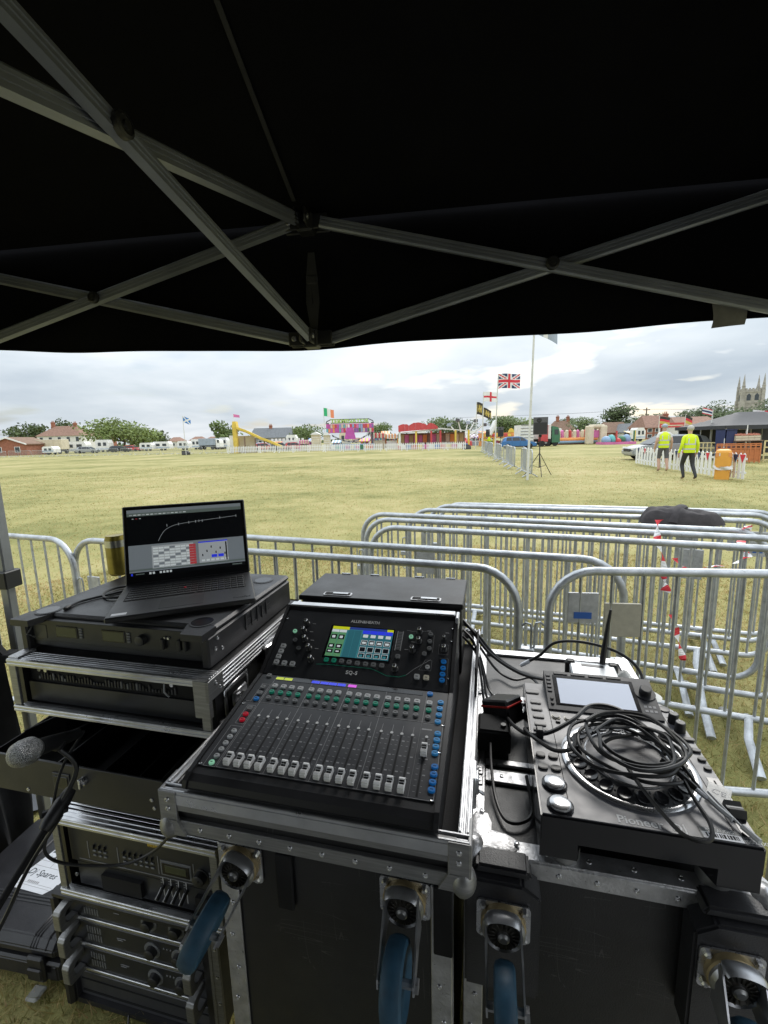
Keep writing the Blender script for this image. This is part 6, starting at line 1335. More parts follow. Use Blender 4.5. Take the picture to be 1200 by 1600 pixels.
# more of the fair behind the picket row
MORE=[(405,13,12,'p_lblue','p_white','pale blue stall behind the foot of the slide'),(432,12,13,'p_yellow','p_red','yellow and red stall under the castle facade'),(486,8,17,'p_blue','p_cream','narrow blue stall left of the cream kiosks'),(526,13,13,'p_white','p_lblue','white stall under the arched ride, left side'),(570,14,15,'p_yellow','p_pink','yellow and pink stall under the arched ride, right side'),(603,12,25,'p_orange','p_cream','tall orange and cream stall between the two big rides'),(742,13,17,'p_purple','p_white','purple stall right of the spider ride'),(757,10,21,'p_red','p_yellow','red and yellow stall behind the far loudspeaker'),(884,14,17,'p_red','p_white','red and white stall behind the columned castle'),(990,13,16,'p_yellow','p_blue','yellow and blue stall right of the inflatable slide')]
for i,(x,w_,h_,c1,c2,lab) in enumerate(MORE):
    t,Yd,k=th_px('fair_stall',lab,'fairground stall',x,702,82,group='small fair stalls'); w2_=w_*k/2; hz=h_*k
    m=MB(); m.box(-w2_,w2_,.2,2.2,.1,hz*.42); m.build('counter',c2,t); m=MB(); m.box(-w2_,w2_,2.0,2.2,hz*.42,hz*.8); m.build('back_wall','p_dgrey',t)
    for q in range(6): m=MB(); xx_=-w2_-.1+(w_*k+.2)*q/6; m.add([(xx_,-.4,hz*.74),(xx_+(w_*k+.2)/6,-.4,hz*.74),(xx_+(w_*k+.2)/6,2.3,hz),(xx_,2.3,hz),(xx_,-.4,hz*.64),(xx_+(w_*k+.2)/6,-.4,hz*.64)],[(0,1,2,3),(4,5,1,0)]); m.build('awning_stripe',(c1,c2)[q%2],t)
    for s in (-1,1): m=MB(); m.box(s*w2_-.05,s*w2_+.05,-.38,-.28,0,hz*.72); m.build('post','p_white',t)
    for q in range(9): m=MB(); xx_=-w2_+w_*k*(q+.5)/9; m.rbox(xx_-.11,xx_+.11,.3,.5,hz*.43,hz*.43+random.uniform(.2,.5),.04); m.build('prize',random.choice(cols),t)
for x,w_,Y,h,lab,pa in ((456,16,100,2.9,'white van behind the castle facade','p_white'),(540,18,105,3.2,'cream lorry trailer behind the arched ride','p_cream'),(655,22,105,3.3,'white trailer behind the red roofed ride','p_white'),(738,15,100,2.8,'white van behind the spider ride','p_white'),(870,16,90,2.8,'white van left of the columned castle','p_white'),(1000,14,80,2.4,'white van right of the inflatable slide','p_white')):
    caravan(lab,x,w_,Y,h,paint=pa,name='van')
# dodgem style ride with red scalloped roof
t,Yd,k=th_px('dodgem_ride','open sided ride with bright red scalloped roof boards','fairground ride',675,702.5,66)
z=lambda y: at(675,y,Yd).z; xx=lambda x:(x-675)*k
top=[(624,664),(634,662),(640,664),(650,660),(660,661),(667,664),(674,661),(684,667)]
for i in range(7):
    a,b=top[i],top[i+1]; m=MB(); m.prism([(xx(a[0])+.01,z(673.5-.5*i)),(xx(b[0])-.01,z(673-.5*i)),(xx(b[0])-.01,z(b[1])),(xx(a[0])*.25+xx(b[0])*.75,z(.2*a[1]+.8*b[1]-.9)),(xx(a[0])*.6+xx(b[0])*.4,z(.65*a[1]+.35*b[1]-.9)),(xx(a[0])+.01,z(a[1]))],-.2,0,axis='y'); m.build('roof_board','p_red',t)
m=MB(); m.add([(xx(624),0,z(675)),(xx(690),0,z(669)),(xx(733),0,z(674)),(xx(733),7,z(673)),(xx(690),7,z(668)),(xx(624),7,z(674)),(xx(624),0,z(676.5)),(xx(690),0,z(671)),(xx(733),0,z(675.5))],[(0,1,4,5),(1,2,3,4),(6,7,1,0),(7,8,2,1)]); m.build('roof','p_bagwhite',t)
for x,c in ((651,'p_yellow'),(674,'p_red'),(688,'p_red'),(711,'p_yellow'),(626,'p_white'),(731,'p_yellow')): m=MB(); m.box(xx(x)-.13,xx(x)+.13,-.05,.2,0,z(673)); m.build('post',c,t)
m=MB(); m.box(xx(628),xx(731),3,3.2,0,z(676)); m.build('back_wall','p_brown',t)
for i in range(14): m=MB(); x=628+7.2*i; m.rbox(xx(x),xx(x+6.4),2.9,3.0,.9,z(677)-.2*random.random(),.02); m.build('back_panel',random.choice(['p_gold','p_cream','p_pink','p_purple','p_orange','p_brown']),t)
m=MB(); m.box(xx(624),xx(733),-.2,6,0,.45); m.build('floor','p_red',t)
for i in range(12): m=MB(); x=627+8.6*i; m.rbox(xx(x),xx(x+7.6),-.28,-.22,.0,z(694),.02); m.build('skirt_panel',['p_white','p_blue','p_red','p_yellow','p_pink'][i%5],t)
# spider ride with raised arms
t,Yd,k=th_px('arm_ride','ride with white arms spread upward like a spider','fairground ride',724,702,80)
z=lambda y: at(724,y,Yd).z
m=MB(); m.lathe([(1.6,0),(1.5,.8),(.6,1.0),(.5,z(684))],14); m.build('hub','p_red',t)
for (x,y) in ((703,662),(714,655),(732,659),(744,656),(754,663),(708,676),(748,677)):
    m=MB(); a=Vector(((x-724)*k,random.uniform(-1,1),z(y))); m.tube([(0,0,z(690)),tuple(a)],[.14,.09],6); m.build('arm','p_white',t); m=MB(); m.rbox(a.x-.35,a.x+.35,a.y-.3,a.y+.3,a.z-.45,a.z+.1,.08); m.build('seat_car',random.choice(['p_dgrey','p_slate','p_purple']),t)
m=MB(); m.box(-2.6,2.6,-.3,2,0,.7); m.build('platform','p_slate',t)
# orange ride behind the barrier row
t,Yd,k=th_px('orange_ride','orange and yellow carousel ride behind the blue car','fairground ride',785,700,72)
z=lambda y: at(785,y,Yd).z; xx=lambda x:(x-785)*k
m=MB(); m.prism([(xx(756),z(684)),(xx(812),z(684)),(xx(812),z(676)),(xx(756),z(676))],0,4,axis='y'); m.build('canopy_board','p_orange',t)
for i in range(9): m=MB(); x=757+6*i; m.rbox(xx(x),xx(x+5),-.1,0,z(682),z(678)+.1*(i%2),.03); m.build('board_panel',['p_yellow','p_orange','p_red'][i%3],t)
m=MB(); m.prism([(xx(793),z(676)),(xx(803),z(676)),(xx(801),z(671)),(xx(798),z(669)),(xx(795),z(671))],-.05,.1,axis='y'); m.build('crest','p_yellow',t)
m=MB(); m.tube([(xx(764),0,z(678)),(xx(770),0,z(668)),(xx(772),0,z(659)),(xx(775),0,z(656))],[.5,.4,.3,.12],8); m.build('white_figure','p_white',t)
for x in (758,772,788,804): m=MB(); m.box(xx(x)-.12,xx(x)+.12,.1,.3,0,z(684)); m.build('post','p_yellow',t)
m=MB(); m.box(xx(756),xx(812),1.5,3.5,0,z(689)); m.build('base','p_orange',t)
for i in range(6): m=MB(); x=758+9*i; m.rbox(xx(x),xx(x+6),1.2,1.45,.2,z(688),.05); m.build('seat_car',['p_orange','p_lime','p_pink','p_yellow'][i%4],t)
car('blue hatchback parked beyond the barrier row',facing(809,698,-8,56),L_=4.2,paint='car_blue')
t,Yd,k=th_px('container','white louvred container behind the big loudspeaker','container',823,695,62); z=lambda y: at(823,y,Yd).z
m=MB(); m.box(-10*k,10*k,0,3,.5,z(664)); m.build('wall','p_white',t); m=MB(); m.box(-10*k,10*k,0.05,2.9,0,.5); m.build('base','p_grey',t)
for i in range(6): m=MB(); m.box(-9.5*k,9.5*k,-.05,0,.8+.42*i,.92+.42*i); m.build('louvre','p_grey',t)
lorry('white and red lorry with green cab, right of the loudspeaker',833,874,663,64,'p_white','p_green',left=False,cabw=.3)
t,Yd,k=th_px('red_trailer','bright red trailer board beside the white lorry','trailer',853,697,62.5); z=lambda y: at(853,y,Yd).z
m=MB(); m.rbox(-10*k,3*k,0,.5,z(690),z(664),.05); m.build('board','p_red',t); m=MB(); m.box(-9*k,2*k,.1,.4,.4,z(690)); m.build('chassis','p_grey',t); wheels(t,(-6*k,),.05,.5,.4)
# inflatables
t,Yd,k=th_px('inflatable_castle','cream and red columned bouncy castle on an orange and blue base','bouncy castle',903,691,70); z=lambda y: at(903,y,Yd).z; xx=lambda x:(x-903)*k
m=MB(); m.tube([(xx(873),0,z(687)),(xx(934),0,z(687))],.35,10); m.build('orange_tube','p_orange',t); m=MB(); m.tube([(xx(873),-.1,z(690)),(xx(934),-.1,z(690))],.28,10); m.build('blue_tube','p_lblue',t); m=MB(); m.box(xx(873),xx(934),0,4,.05,.5); m.build('bed','p_red',t)
for i in range(11): m=MB(); x=xx(874+6*i); m.lathe([(.28,.6),(.30,1.2),(.26,z(673)),(.05,z(671))],10,ox=x,oy=.2+.3*(i%2)); m.build('column',['p_cream','p_pink','p_cream','p_red'][i%4],t)
m=MB(); m.box(xx(873),xx(934),3.6,3.9,.3,z(674)); m.build('back_wall','p_cream',t)
t,Yd,k=th_px('inflatable_arch','cream inflatable gateway with two pillars beside the columned castle','bouncy castle',934,690,68); z=lambda y: at(934,y,Yd).z
for x in (-11,9): m=MB(); m.rbox(x*k-.5,x*k+.5,0,1.0,0,z(665),.12); m.build('pillar','p_cream',t)
m=MB(); m.rbox(-12*k,11*k,.1,.9,z(669),z(663),.15); m.build('lintel','p_cream',t); m=MB(); m.rbox(-7*k,6*k,.5,.7,z(684),z(672),.08); m.build('curtain','p_pink',t)
t,Yd,k=th_px('inflatable_slide','low blue and red animal shaped inflatable slide','bouncy castle',968,690,64); z=lambda y: at(968,y,Yd).z
for i,(a,b,h,c) in enumerate(((-24,-12,681,'p_lblue'),(-14,-4,679,'p_teal'),(-5,6,684,'p_red'),(4,14,681,'p_green'),(12,23,679,'p_lblue'))):
    m=MB(); m.ball(((a+b)/2*k,.5+.2*i,z(h)*.5),(b-a)*.55*k,.8,z(h)*.52,14); m.build('chamber',c,t)
for x,c in ((-4,'p_red'),(23,'p_green'),(24,'p_yellow')): m=MB(); m.tube([(x*k,.2,.05),(x*k,.2,z(673))],.12,8); m.build('post',c,t)
m=MB(); m.box(-24*k,24*k,-.3,2.4,.0,.35); m.build('bed','p_pink',t)
# houses and trees on the right
house('brown roofed house with two tall chimneys behind the lorry',862,900,674,657,700,150,wall='brick',roof='tile_brown',hip=.25,chim=((876,650),(892,650)),wins=3)
house('low brown roofed house behind the inflatables',946,986,676,659,700,120,wall='brick',roof='tile_brown',hip=.1,wins=3)
house('white gabled house behind the inflatable slide',978,998,675,662,700,115,wall='render_white',roof='tile_grey',gable=True,wins=2); house('second white gabled house with grey roof',992,1010,675,661,700,118,wall='render_white',roof='tile_grey',gable=True,wins=1)
house('red brick house with clay roof left of the red banner',1008,1054,668,648,700,100,wall='brick',roof='tile_red',hip=.12,chim=((1051,645),),wins=4,rows=2)
house('long cream house with clay roof behind the black car',1056,1124,664,650,700,95,wall='render_white',roof='tile_red',hip=.08,wins=5,rows=2)
tree('loose tree standing up behind the low brown house',962,8.0,9.4,128,'leaf_dark',n=1400,leaf=.5,lob=10)
for x,w_,h,Y,lab,c in ((980,10,7,130,'rounder tree right of the loose one','leaf_mid'),(905,10,6.6,140,'tree right of the chimneyed house','leaf_mid'),(920,8,5.8,138,'lower tree at the inflatable castle','leaf_mid'),(885,6,7,160,'small tree behind the chimneyed house','leaf_dark'),(690,10,7.4,130,'tree behind the red roofed ride','leaf_mid'),(722,9,6.9,128,'tree behind the arms of the spider ride','leaf_dark'),(805,9,6.6,120,'tree behind the orange ride','leaf_mid'),(826,7,6.4,122,'tree above the white container','leaf_light'),(788,8,6.6,122,'tree left of the orange ride crest','leaf_mid'),(596,8,6.2,140,'tree right of the arched ride','leaf_mid'),(478,10,6.5,140,'tree behind the cream kiosks','leaf_mid'),(460,8,5.5,145,'low tree right of the castle facade','leaf_light'),(1030,6,6.5,125,'small tree behind the brick house','leaf_dark'),(1000,5,6,125,'small tree between the gabled houses','leaf_dark')):
    tree(lab,x,w_,h,Y,c,n=1500,leaf=.30)
for x,w_,h,Y,lab in ((1082,12,9.5,150,'tree left of the church, above the cream house'),(1105,13,10.5,150,'broad tree left of the church tower foot'),(1130,14,8.2,145,'dark tree against the church tower foot'),(1158,16,7.6,140,'dark tree right before the church tower'),(1190,16,8.0,140,'dark tree at the right edge by the church'),(1215,14,10.5,140,'dark tree cut by the right edge')):
    tree(lab,x,w_,h,Y,'leaf_dark' if x%4 else 'leaf_mid',n=2200,leaf=.40,lob=11)
# distant hedge line closes the horizon
m=MB(); vs=[];fs=[]; random.seed(12)
for i in range(5200):
    x=random.uniform(-330,330); y=random.uniform(238,250); zz=random.uniform(0,2.8+1.4*math.sin(x*.07)+.9*math.sin(x*.23)); q=random.uniform(.5,1.1); e1=Vector((random.gauss(0,1),random.gauss(0,1),random.gauss(0,1))).normalized(); e2=e1.orthogonal().normalized(); p=Vector((x,y,max(.2,zz))); k_=len(vs); vs+=[p-e1*q,p-e2*q*.6,p+e1*q,p+e2*q*.6]; fs.append((k_,k_+1,k_+2,k_+3))
m.add(vs,fs); tag(m.build('hedge','leaf_dark'),'far hedge and scrub along the end of the field','hedge',kind='stuff')
# rows of far roofs
for x0,x1,ye,yr,lab in ((548,566,690,684,'tiny far roof behind the arched ride'),(636,668,688,680,'far roof behind the red roofed ride'),(745,775,684,677,'far roof left of the orange ride'),(320,342,688,682,'far roof behind the blue grey lorry')):
    house(lab,x0,x1,ye,yr,698,180,roof='tile_red',wins=3)
# church tower
t=thing('church_tower','grey stone church tower with four pinnacles above the trees','church',loc=(at(1170,640,190).x,190,0),rz=R(-24)); k=kpx(190)
zt=at(1170,612,190).z; zb=0; w=15.5*k*.5*1.55
m=MB(); m.box(-w,w,-w,w,0,zt); m.build('wall','stone',t)
for sx_ in (-1,1):
    for sy_ in (-1,1):
        x,y=sx_*w,sy_*w; m=MB(); 
        for (zz0,zz1,e) in ((0,zt*.55,.95),(zt*.55,zt*.8,.75),(zt*.8,zt+.6,.55)): m.box(x-e,x+e,y-e,y+e,zz0,zz1)
        m.build('buttress','stone',t); m=MB(); m.lathe([(.62,zt+.6),(.62,zt+2.0),(.8,zt+2.1),(.55,zt+2.3),(.05,zt+6.8)],8,ox=x,oy=y,sm=False); m.build('pinnacle','stone',t)
for s in range(4):
    X=Rz(90*s)
    for i in range(5): m=MB(); m.X=X; m.box(-w*.8+w*.34*i,-w*.8+w*.34*i+w*.2,-w-.08,-w+.3,zt,zt+1.2); m.build('merlon','stone',t)
    m=MB(); m.X=X; m.box(-w-.1,w+.1,-w-.12,-w,zt-.5,zt); m.box(-w-.1,w+.1,-w-.1,-w,zt*.72,zt*.735); m.build('string_course','stone',t)
    for i in (-1,1): m=MB(); m.X=X; m.prism([(i*w*.4-.7,zt*.78),(i*w*.4+.7,zt*.78),(i*w*.4+.7,zt*.90),(i*w*.4,zt*.95),(i*w*.4-.7,zt*.90)],-w-.02,-w+.04,axis='y'); m.build('belfry_window','win_dark',t)
# utility pole and wires
t=thing('utility_pole','wooden utility pole behind the white gabled houses','utility pole',loc=(at(1007,690,110).x,110,0)); z=lambda y: at(1007,y,110).z
m=MB(); m.tube([(0,0,0),(0,0,z(637))],[.16,.12],8); m.build('post','bark',t); m=MB(); m.box(-.8,.8,-.08,.08,z(641),z(640)); m.build('crossarm','bark',t)
for q in (-.7,.7): m=MB(); m.tube(spline([(q,0,z(639.5)),(-20+q,2,z(643)),(-45+q,5,z(644))],6),.02,4); m.tube(spline([(q,0,z(639.5)),(14+q,-2,z(642)),(30+q,-5,z(641))],6),.02,4); m.build('wire','p_black',t)
# ------------------------------------------------------------------ right foreground of the field
car('silver estate car parked behind the white pickets',facing(1040,712,172,27.5)@Rz(0),L_=4.5,W=1.8,Hc=1.5,paint='car_silver'); car('black saloon parked left of the black gazebo',facing(1112,706,178,30.5),L_=4.5,W=1.8,Hc=1.42,paint='car_black')
def pickets(label,A,B,h=.92,n=16,name='picket_fence'):
    A=Vector(A);B=Vector(B);d=B-A;L_=Vector((d.x,d.y,0)).length; t=thing(name,label,'picket fence',X=Matrix.Translation(A)@Matrix.Rotation(math.atan2(d.y,d.x),4,'Z'),group='white picket panels near the bin')
    m=MB(); w_=L_/n*.62; m.prism([(-w_/2,.05),(w_/2,.05),(w_/2,h-.06),(0,h),(-w_/2,h-.06)],-.010,.010,axis='y'); pm=m.mesh('picket'); pm.materials.append(MT['picket_white'])
    for i in range(n): put('picket',pm,t,Tm(L_*(i+.5)/n,0,.01*math.sin(i*1.7))@Ry(1.2*math.sin(i*2.3)))
    for zz in (.22,.68): m=MB(); m.box(0,L_,.010,.035,zz,zz+.07); m.build('rail','picket_white',t)
    for i in range(5):
        x=L_*(i+.5)/5; m=MB(); m.prism([(x-.12,h-.06),(x+.12,h-.06),(x,h-.34)],-.024,-.013,axis='y'); m.build('bunting',['f_navy','f_red','f_white'][i%3],t)
    return t
f0=gr_at(992,725); f1=gr_at(1050,735); f2=gr_at(1112,745); f3=gr_at(1163,751); f4=gr_at(1160,746)
pickets('white picket panel at the left end, behind the man in shorts',f0,f0.lerp(f1,.98),n=12); pickets('white picket panel behind the man in black trousers',f1,f1.lerp(f2,.98),n=11); pickets('short white picket panel behind the orange bin',f2,f3,n=8)
def trellis(label,A,B,h,mm,n,panel=False,name='trellis_fence'):
    A=Vector(A);B=Vector(B);d=B-A;L_=d.length; t=thing(name,label,'fence',X=Matrix.Translation(A)@Matrix.Rotation(math.atan2(d.y,d.x),4,'Z'),group='lattice fence panels')
    for i in range(n+1): m=MB(); x=L_*i/n; m.box(x-.03,x+.03,-.02,.02,0,h); m.build('upright',mm,t)
    for zz in ((.06,h*.72,h*.86,h-.05) if panel else (.10,h*.38,h*.66,h-.05)): m=MB(); m.box(-.02,L_+.02,-.03,-.021,zz,zz+.06); m.build('rail',mm,t)
    if panel:
        for i in range(n): m=MB(); m.box(L_*i/n+.035,L_*(i+1)/n-.035,.0,.012,.13,h*.70); m.build('board',mm,t)
    return t
trellis('orange board and lattice fence panel right of the bin',gr_at(1118,723),gr_at(1186,723),.98,'trellis_orange',9,True)
trellis('yellow lattice fence panel at the right edge',gr_at(1192,722),gr_at(1250,722),1.1,'trellis_yellow',6); trellis('yellow lattice fence panel behind the two men',gr_at(1045,717),gr_at(1116,719),1.0,'trellis_yellow',12)
# bin
t,Yd,k=th_px('litter_bin','orange litter bin tied with a white banner','bin',1127,748.5,rz=-36); h=at(1127,702,Yd).z; w=10.3*k
m=MB(); m.prism(rrect(2*w*.92,2*w*.92,.07,4),0,h*.42); m.build('base','bin_orange',t)
m=MB(); m.prism(rrect(2*w,2*w,.07,4),h*.40,h*.78); m.build('body','bin_orange',t)
m=MB(); m.lathe([(w*1.38,h*.78),(w*1.38,h*.90),(w*1.2,h*.97),(w*.7,h)],4,sm=False); m.X=Matrix.Identity(4); o=m.build('hood','bin_orange',t,Rz(45))
for s in (-1,1): m=MB(); m.rbox(s*w*.78-.05,s*w*.78+.05,-w*1.02,-w*.9,h*.74,h*.90,.01); m.build('flap','p_orange',t)
m=MB(); m.rbox(-w*.55,-w*.4,-w*1.03,-w*1.01,h*.78,h*.88,.002); m.build('sticker','p_white',t)
m=MB(); m.grid(lambda s,tt:(-w*1.2+2.4*w*s,-w*1.04-.03*math.sin(s*9+tt*3),h*(.36+.12*tt-.05*math.sin(math.pi*s))),18,4); m.build('banner','p_bagwhite',t)
# black gazebo stall
t,Yd,k=th_px('stall_gazebo','black gazebo with white legs sheltering a produce stall','gazebo',1180,712,25.5); z=lambda y: at(1180,y,Yd).z; xx=lambda x:(x-1180)*k
ze=z(664); zp=z(642); x0,x1=xx(1109),xx(1109)+6.0; m=MB()
def rf(s,tt): 
    a=s; xs=x0+(x1-x0)*a; ys=-1.0+4.2*tt; e=min(a,1-a,.5)*2; f_=min(tt,1-tt)*2; p=min(e*1.4,f_,1); return (xs,ys,ze+(zp-ze)*p**1.25)
m.grid(rf,26,14); m.build('roof','canopy_charcoal',t)
m=MB(); m.grid(lambda s,tt:(x0+(x1-x0)*s,-1.02-.03*math.sin(s*20),ze-.16*tt-.07*abs(math.sin(s*math.pi*2))*tt),40,2); m.build('valance','canopy_charcoal',t)
m=MB(); m.grid(lambda s,tt:(x0,-1+4.2*s,ze-.2*tt),8,2); m.build('valance','canopy_charcoal',t)
m=MB(); m.box(x0+.1,x1,3.0,3.05,.1,ze); m.build('back_wall','p_black',t)
for x in (xx(1142),x1-.1,x0+.08): m=MB(); m.box(x-.03,x+.03,-1.0,-.94,0,ze); m.build('leg','p_white',t)
for x in (x0+.08,): m=MB(); m.box(x-.03,x+.03,2.95,3.0,0,ze); m.build('leg','p_white',t)
t2,Y2,k2=th_px('stall_sign','white and green hanging sign in the black gazebo','sign',1160,712,25.0); zz=lambda y: at(1160,y,Y2).z
m=MB(); m.rbox(-10*k2,10*k2,0,.04,zz(671.5),zz(664),.01); m.build('board','p_bagwhite',t2)
for i in range(5): m=MB(); m.box((-8+3.2*i)*k2,(-6+3.2*i)*k2,-.01,0,zz(669.5),zz(666)); m.build('lettering','p_teal',t2)
m=MB(); m.tube([(8*k2,.02,zz(671.5)),(8*k2,.02,.0)],.03,6); m.build('post','p_grey',t2)
t2,Y2,k2=th_px('banner_sign','pale green banner between poles left of the gazebo','sign',1100,712,27); zz=lambda y: at(1100,y,Y2).z
m=MB(); m.rbox(-8*k2,9*k2,0,.04,zz(671),zz(664.5),.01); m.build('board','p_bagwhite',t2); 
for i in range(4): m=MB(); m.box((-6+3.2*i)*k2,(-4+3.2*i)*k2,-.01,0,zz(669.5),zz(666)); m.build('lettering','p_green',t2)
for s in (-8,9): m=MB(); m.tube([(s*k2,.02,0),(s*k2,.02,zz(663))],.03,6); m.build('pole','p_white',t2)
t2,Y2,k2=th_px('wheelie_bin','navy blue upright bin under the gazebo','bin',1139,712,24.5); zz=lambda y: at(1139,y,Y2).z
m=MB(); m.prism([(-8*k2,.1),(8*k2,.1),(9*k2,zz(672)),(-9*k2,zz(672))],0,.7,axis='y'); m.build('body','p_navy',t2); m=MB(); m.rbox(-9.5*k2,9.5*k2,-.05,.75,zz(672),zz(670.5),.02); m.build('lid','p_navy',t2)
t2,Y2,k2=th_px('stall_table','dark stall counter under the produce crates','table',1168,714,24.3); zz=lambda y: at(1168,y,Y2).z
m=MB(); m.rbox(-20*k2,22*k2,0,.8,zz(688)-.05,zz(688),.01); m.build('top','p_brown',t2)
for s in (-19,21): m=MB(); m.box(s*k2-.03,s*k2+.03,.05,.7,0,zz(688)-.05); m.build('leg','p_dgrey',t2)
zc=zz(688)
for i in range(4):
    cx_=(-14+9.6*i)*k2; c_=thing('produce_crate',['leftmost crate of red apples on the stall','second crate of red apples from the left','third crate of red apples from the left','rightmost crate of red apples on the stall'][i],'crate',loc=(t2.location.x+cx_,t2.location.y+.1,zc+.004),group='apple crates on the stall')
    wv=4.6*k2
    for q,(a,b) in enumerate(((.0,.11),(.13,.24))): m=MB(); m.box(-wv,wv,0,.015,a,b); m.build('slat','p_cream',c_)
    m=MB(); m.box(-wv,wv,.5,.515,0,.36); m.build('back','p_cream',c_)
    for s in (-1,1): m=MB(); m.box(s*wv-.01,s*wv+.01,.016,.499,0,.25); m.build('side','p_cream',c_)
    m=MB(); random.seed(i)
    for a in range(5):
        for b in range(4): m.ball((-wv*.8+wv*.4*a,.08+.11*b,.26+.04*random.random()+.02*b),.055,.055,.05,8)
    tag(m.build('apples','apple',c_),kind='stuff')
t2,Y2,k2=th_px('red_banner','long red banner board on posts before the brick house','sign',1048,695,60); zz=lambda y: at(1048,y,Y2).z
m=MB(); m.rbox(-19*k2,19*k2,0,.06,zz(668),zz(660.5),.01); m.build('board','p_red',t2); m=MB(); m.box(-17*k2,17*k2,-.02,0,zz(665.5),zz(664)); m.build('lettering','p_cream',t2)
for s in (-18,18): m=MB(); m.box(s*k2-.05,s*k2+.05,.06,.12,0,zz(661)); m.build('post','p_white',t2)
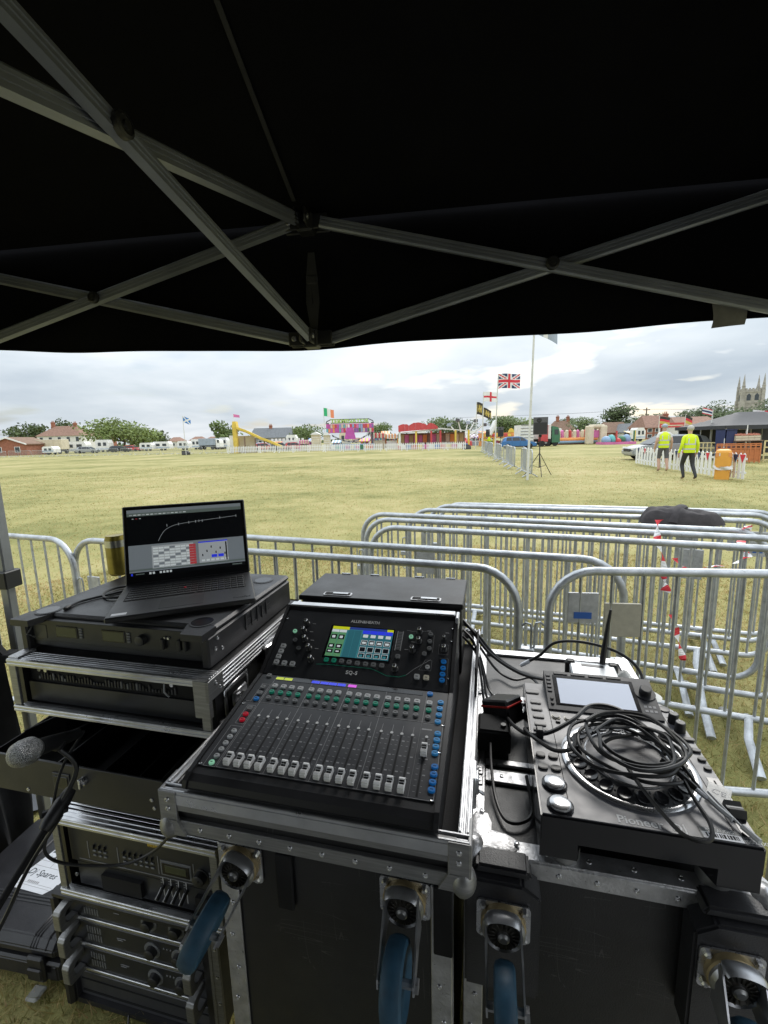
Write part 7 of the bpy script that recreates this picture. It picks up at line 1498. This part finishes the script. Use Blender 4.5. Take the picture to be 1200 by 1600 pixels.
# ------------------------------------------------------------------ people
def skin_body(par,V,E,rad,mats,pick,name='body'):
    me=bpy.data.meshes.new(name); me.from_pydata(V,E,[]); o=bpy.data.objects.new(name,me); C.objects.link(o)
    md=o.modifiers.new('s','SKIN'); md.use_smooth_shade=True; o.modifiers.new('u','SUBSURF').levels=2
    sv=me.skin_vertices[0].data
    for i,r_ in enumerate(rad): sv[i].radius=(r_ if isinstance(r_,tuple) else (r_,r_)); sv[i].use_root=(i==0)
    dg=bpy.context.evaluated_depsgraph_get(); dg.update(); nm=bpy.data.meshes.new_from_object(o.evaluated_get(dg)); bpy.data.objects.remove(o)
    nm.materials.clear(); [nm.materials.append(MT[k_]) for k_ in mats]
    for p in nm.polygons: p.material_index=pick(p.center); p.use_smooth=True
    return put(name,nm,par)
def person(label,xpx,ypx,hpx,rz,stride,shorts,sleeve,hat):
    t,Yd,k=th_px('person',label,'person',xpx,ypx,group=None,rz=rz); S_=(hpx*k)/1.78
    X=[(0,0,.96),(0,.0,1.10),(0,.01,1.28),(0,.015,1.42),(0,.02,1.50),(0,.03,1.58),(0,.035,1.68),(0,.03,1.75),
       (-.10,0,.90),(-.11,stride*.16,.50),(-.115,-stride*.02+stride*.02,.09),(-.115,.12+stride*.02,.045),
       (.10,0,.90),(.11,-stride*.05,.50),(.115,-stride*.28,.12),(.115,-stride*.28+.11,.05),
       (-.19,.01,1.42),(-.25,-.02,1.16),(-.27,.08,.93),(-.27,.11,.84),(.19,.01,1.42),(.25,-.03,1.16),(.28,.05,.93),(.28,.08,.84)]
    X=[(a*S_,b*S_,c*S_) for a,b,c in X]
    E=[(0,1),(1,2),(2,3),(3,4),(4,5),(5,6),(6,7),(0,8),(8,9),(9,10),(10,11),(0,12),(12,13),(13,14),(14,15),(3,16),(16,17),(17,18),(18,19),(3,20),(20,21),(21,22),(22,23)]
    rd=[(.155,.115),(.15,.115),(.165,.12),(.14,.10),.06,.066,(.085,.10),.06,.098,.068,.046,.04,.098,.068,.046,.04,.066,.052,.04,.036,.066,.052,.04,.036]
    rd=[(a[0]*S_,a[1]*S_) if isinstance(a,tuple) else a*S_ for a in rd]
    def pick(c):
        zz=c.z/S_; xs=abs(c.x/S_)
        if zz<.085: return 3
        if zz<(.50 if shorts else .0): return 2
        if shorts and zz<.16: return 3
        if zz<.93 and xs<.225: return 1
        if zz>1.52: return 2
        if xs>.205 and zz<(1.30 if not sleeve else .90): return 2
        return 0
    skin_body(t,X,E,rd,['p_hiviz' if sleeve else 'p_bagwhite','p_dgrey' if shorts else 'p_black','p_skin','p_brown'],pick)
    m=MB(); pr=[(.172,.90),(.176,1.0),(.178,1.15),(.184,1.30),(.176,1.40),(.125,1.47),(.085,1.495)]
    m.lathe([(a*S_,b*S_) for a,b in pr],20); o=m.build('hiviz_vest' if not sleeve else 'hiviz_jacket','p_hiviz',t,Sc(1.02,.78,1))
    for z0 in (1.0,1.16): m=MB(); m.lathe([(.181*S_,z0*S_),(.183*S_,(z0+.045)*S_)],20); m.build('reflective_band','p_silver',o)
    for s in (-1,1): m=MB(); m.tube([(s*.10*S_,-.15*S_,1.18*S_),(s*.10*S_,-.158*S_,1.34*S_),(s*.09*S_,-.09*S_,1.46*S_),(s*.085*S_,.09*S_,1.47*S_)],.018*S_,6,flat=.4); m.build('reflective_brace','p_silver',o)
    m=MB(); 
    if hat: m.ball((0,.03*S_,1.715*S_),.098*S_,.112*S_,.085*S_,14); m.prism([(-.07*S_,.10*S_),(.07*S_,.10*S_),(.06*S_,.20*S_),(-.06*S_,.20*S_)],1.70*S_,1.712*S_); m.build('cap','p_slate',t)
    else: m.ball((0,.012*S_,1.705*S_),.100*S_,.112*S_,.098*S_,14); m.build('hair','p_hair',t)
    # face on the far side, ears
    m=MB(); m.ball((0,.145*S_,1.655*S_),.016*S_,.022*S_,.026*S_,8); m.build('nose','p_skin',t)
    for s in (-1,1):
        m=MB(); m.ball((s*.092*S_,.035*S_,1.66*S_),.012*S_,.022*S_,.032*S_,8); m.build('ear','p_skin',t)
        m=MB(); m.ball((s*.035*S_,.125*S_,1.68*S_),.012*S_,.010*S_,.009*S_,8); m.build('eye','p_dgrey',t)
    for s in (-1,1):     # hands with five fingers
        hx=s*.272; m=MB(); m.ball((hx*S_,.10*S_,.835*S_),.022*S_,.036*S_,.045*S_,10)
        for q in range(4): m.tube([(hx*S_,(.078+.016*q)*S_,.80*S_),(hx*S_*.985,(.085+.016*q)*S_,(.765-.006*(q in (1,2)))*S_),(hx*S_*.95,(.09+.016*q)*S_,(.742-.008*(q in (1,2)))*S_)],[.0095*S_,.0085*S_,.006*S_],6)
        m.tube([(hx*S_*.96,.13*S_,.84*S_),(hx*S_*.92,.15*S_,.815*S_),(hx*S_*.9,.155*S_,.79*S_)],[.011*S_,.009*S_,.007*S_],6); m.build('hand','p_skin',t)
    return t
person('man in yellow vest, cap and dark shorts walking away',1034,737,72,-12,.6,True,False,True)
person('grey haired man in yellow jacket and black trousers walking away',1073,749.5,82,-4,1.0,False,True,False)
t_,Yd,k=th_px('person','distant person in a yellow vest by the orange ride','person',764,700,62); 
X_=[(0,0,.96),(0,0,1.28),(0,0,1.5),(0,0,1.7),(-.1,0,.5),(-.1,0,.05),(.1,0,.5),(.1,0,.05),(-.25,0,1.1),(-.26,0,.85),(.25,0,1.1),(.26,0,.85)]
skin_body(t_,X_,[(0,1),(1,2),(2,3),(0,4),(4,5),(0,6),(6,7),(1,8),(8,9),(1,10),(10,11)],[.16,.17,.07,.1,.08,.05,.08,.05,.055,.04,.055,.04],['p_hiviz','p_navy','p_skin'],lambda c:1 if c.z<.93 and abs(c.x)<.2 else 2 if c.z>1.5 else 0)
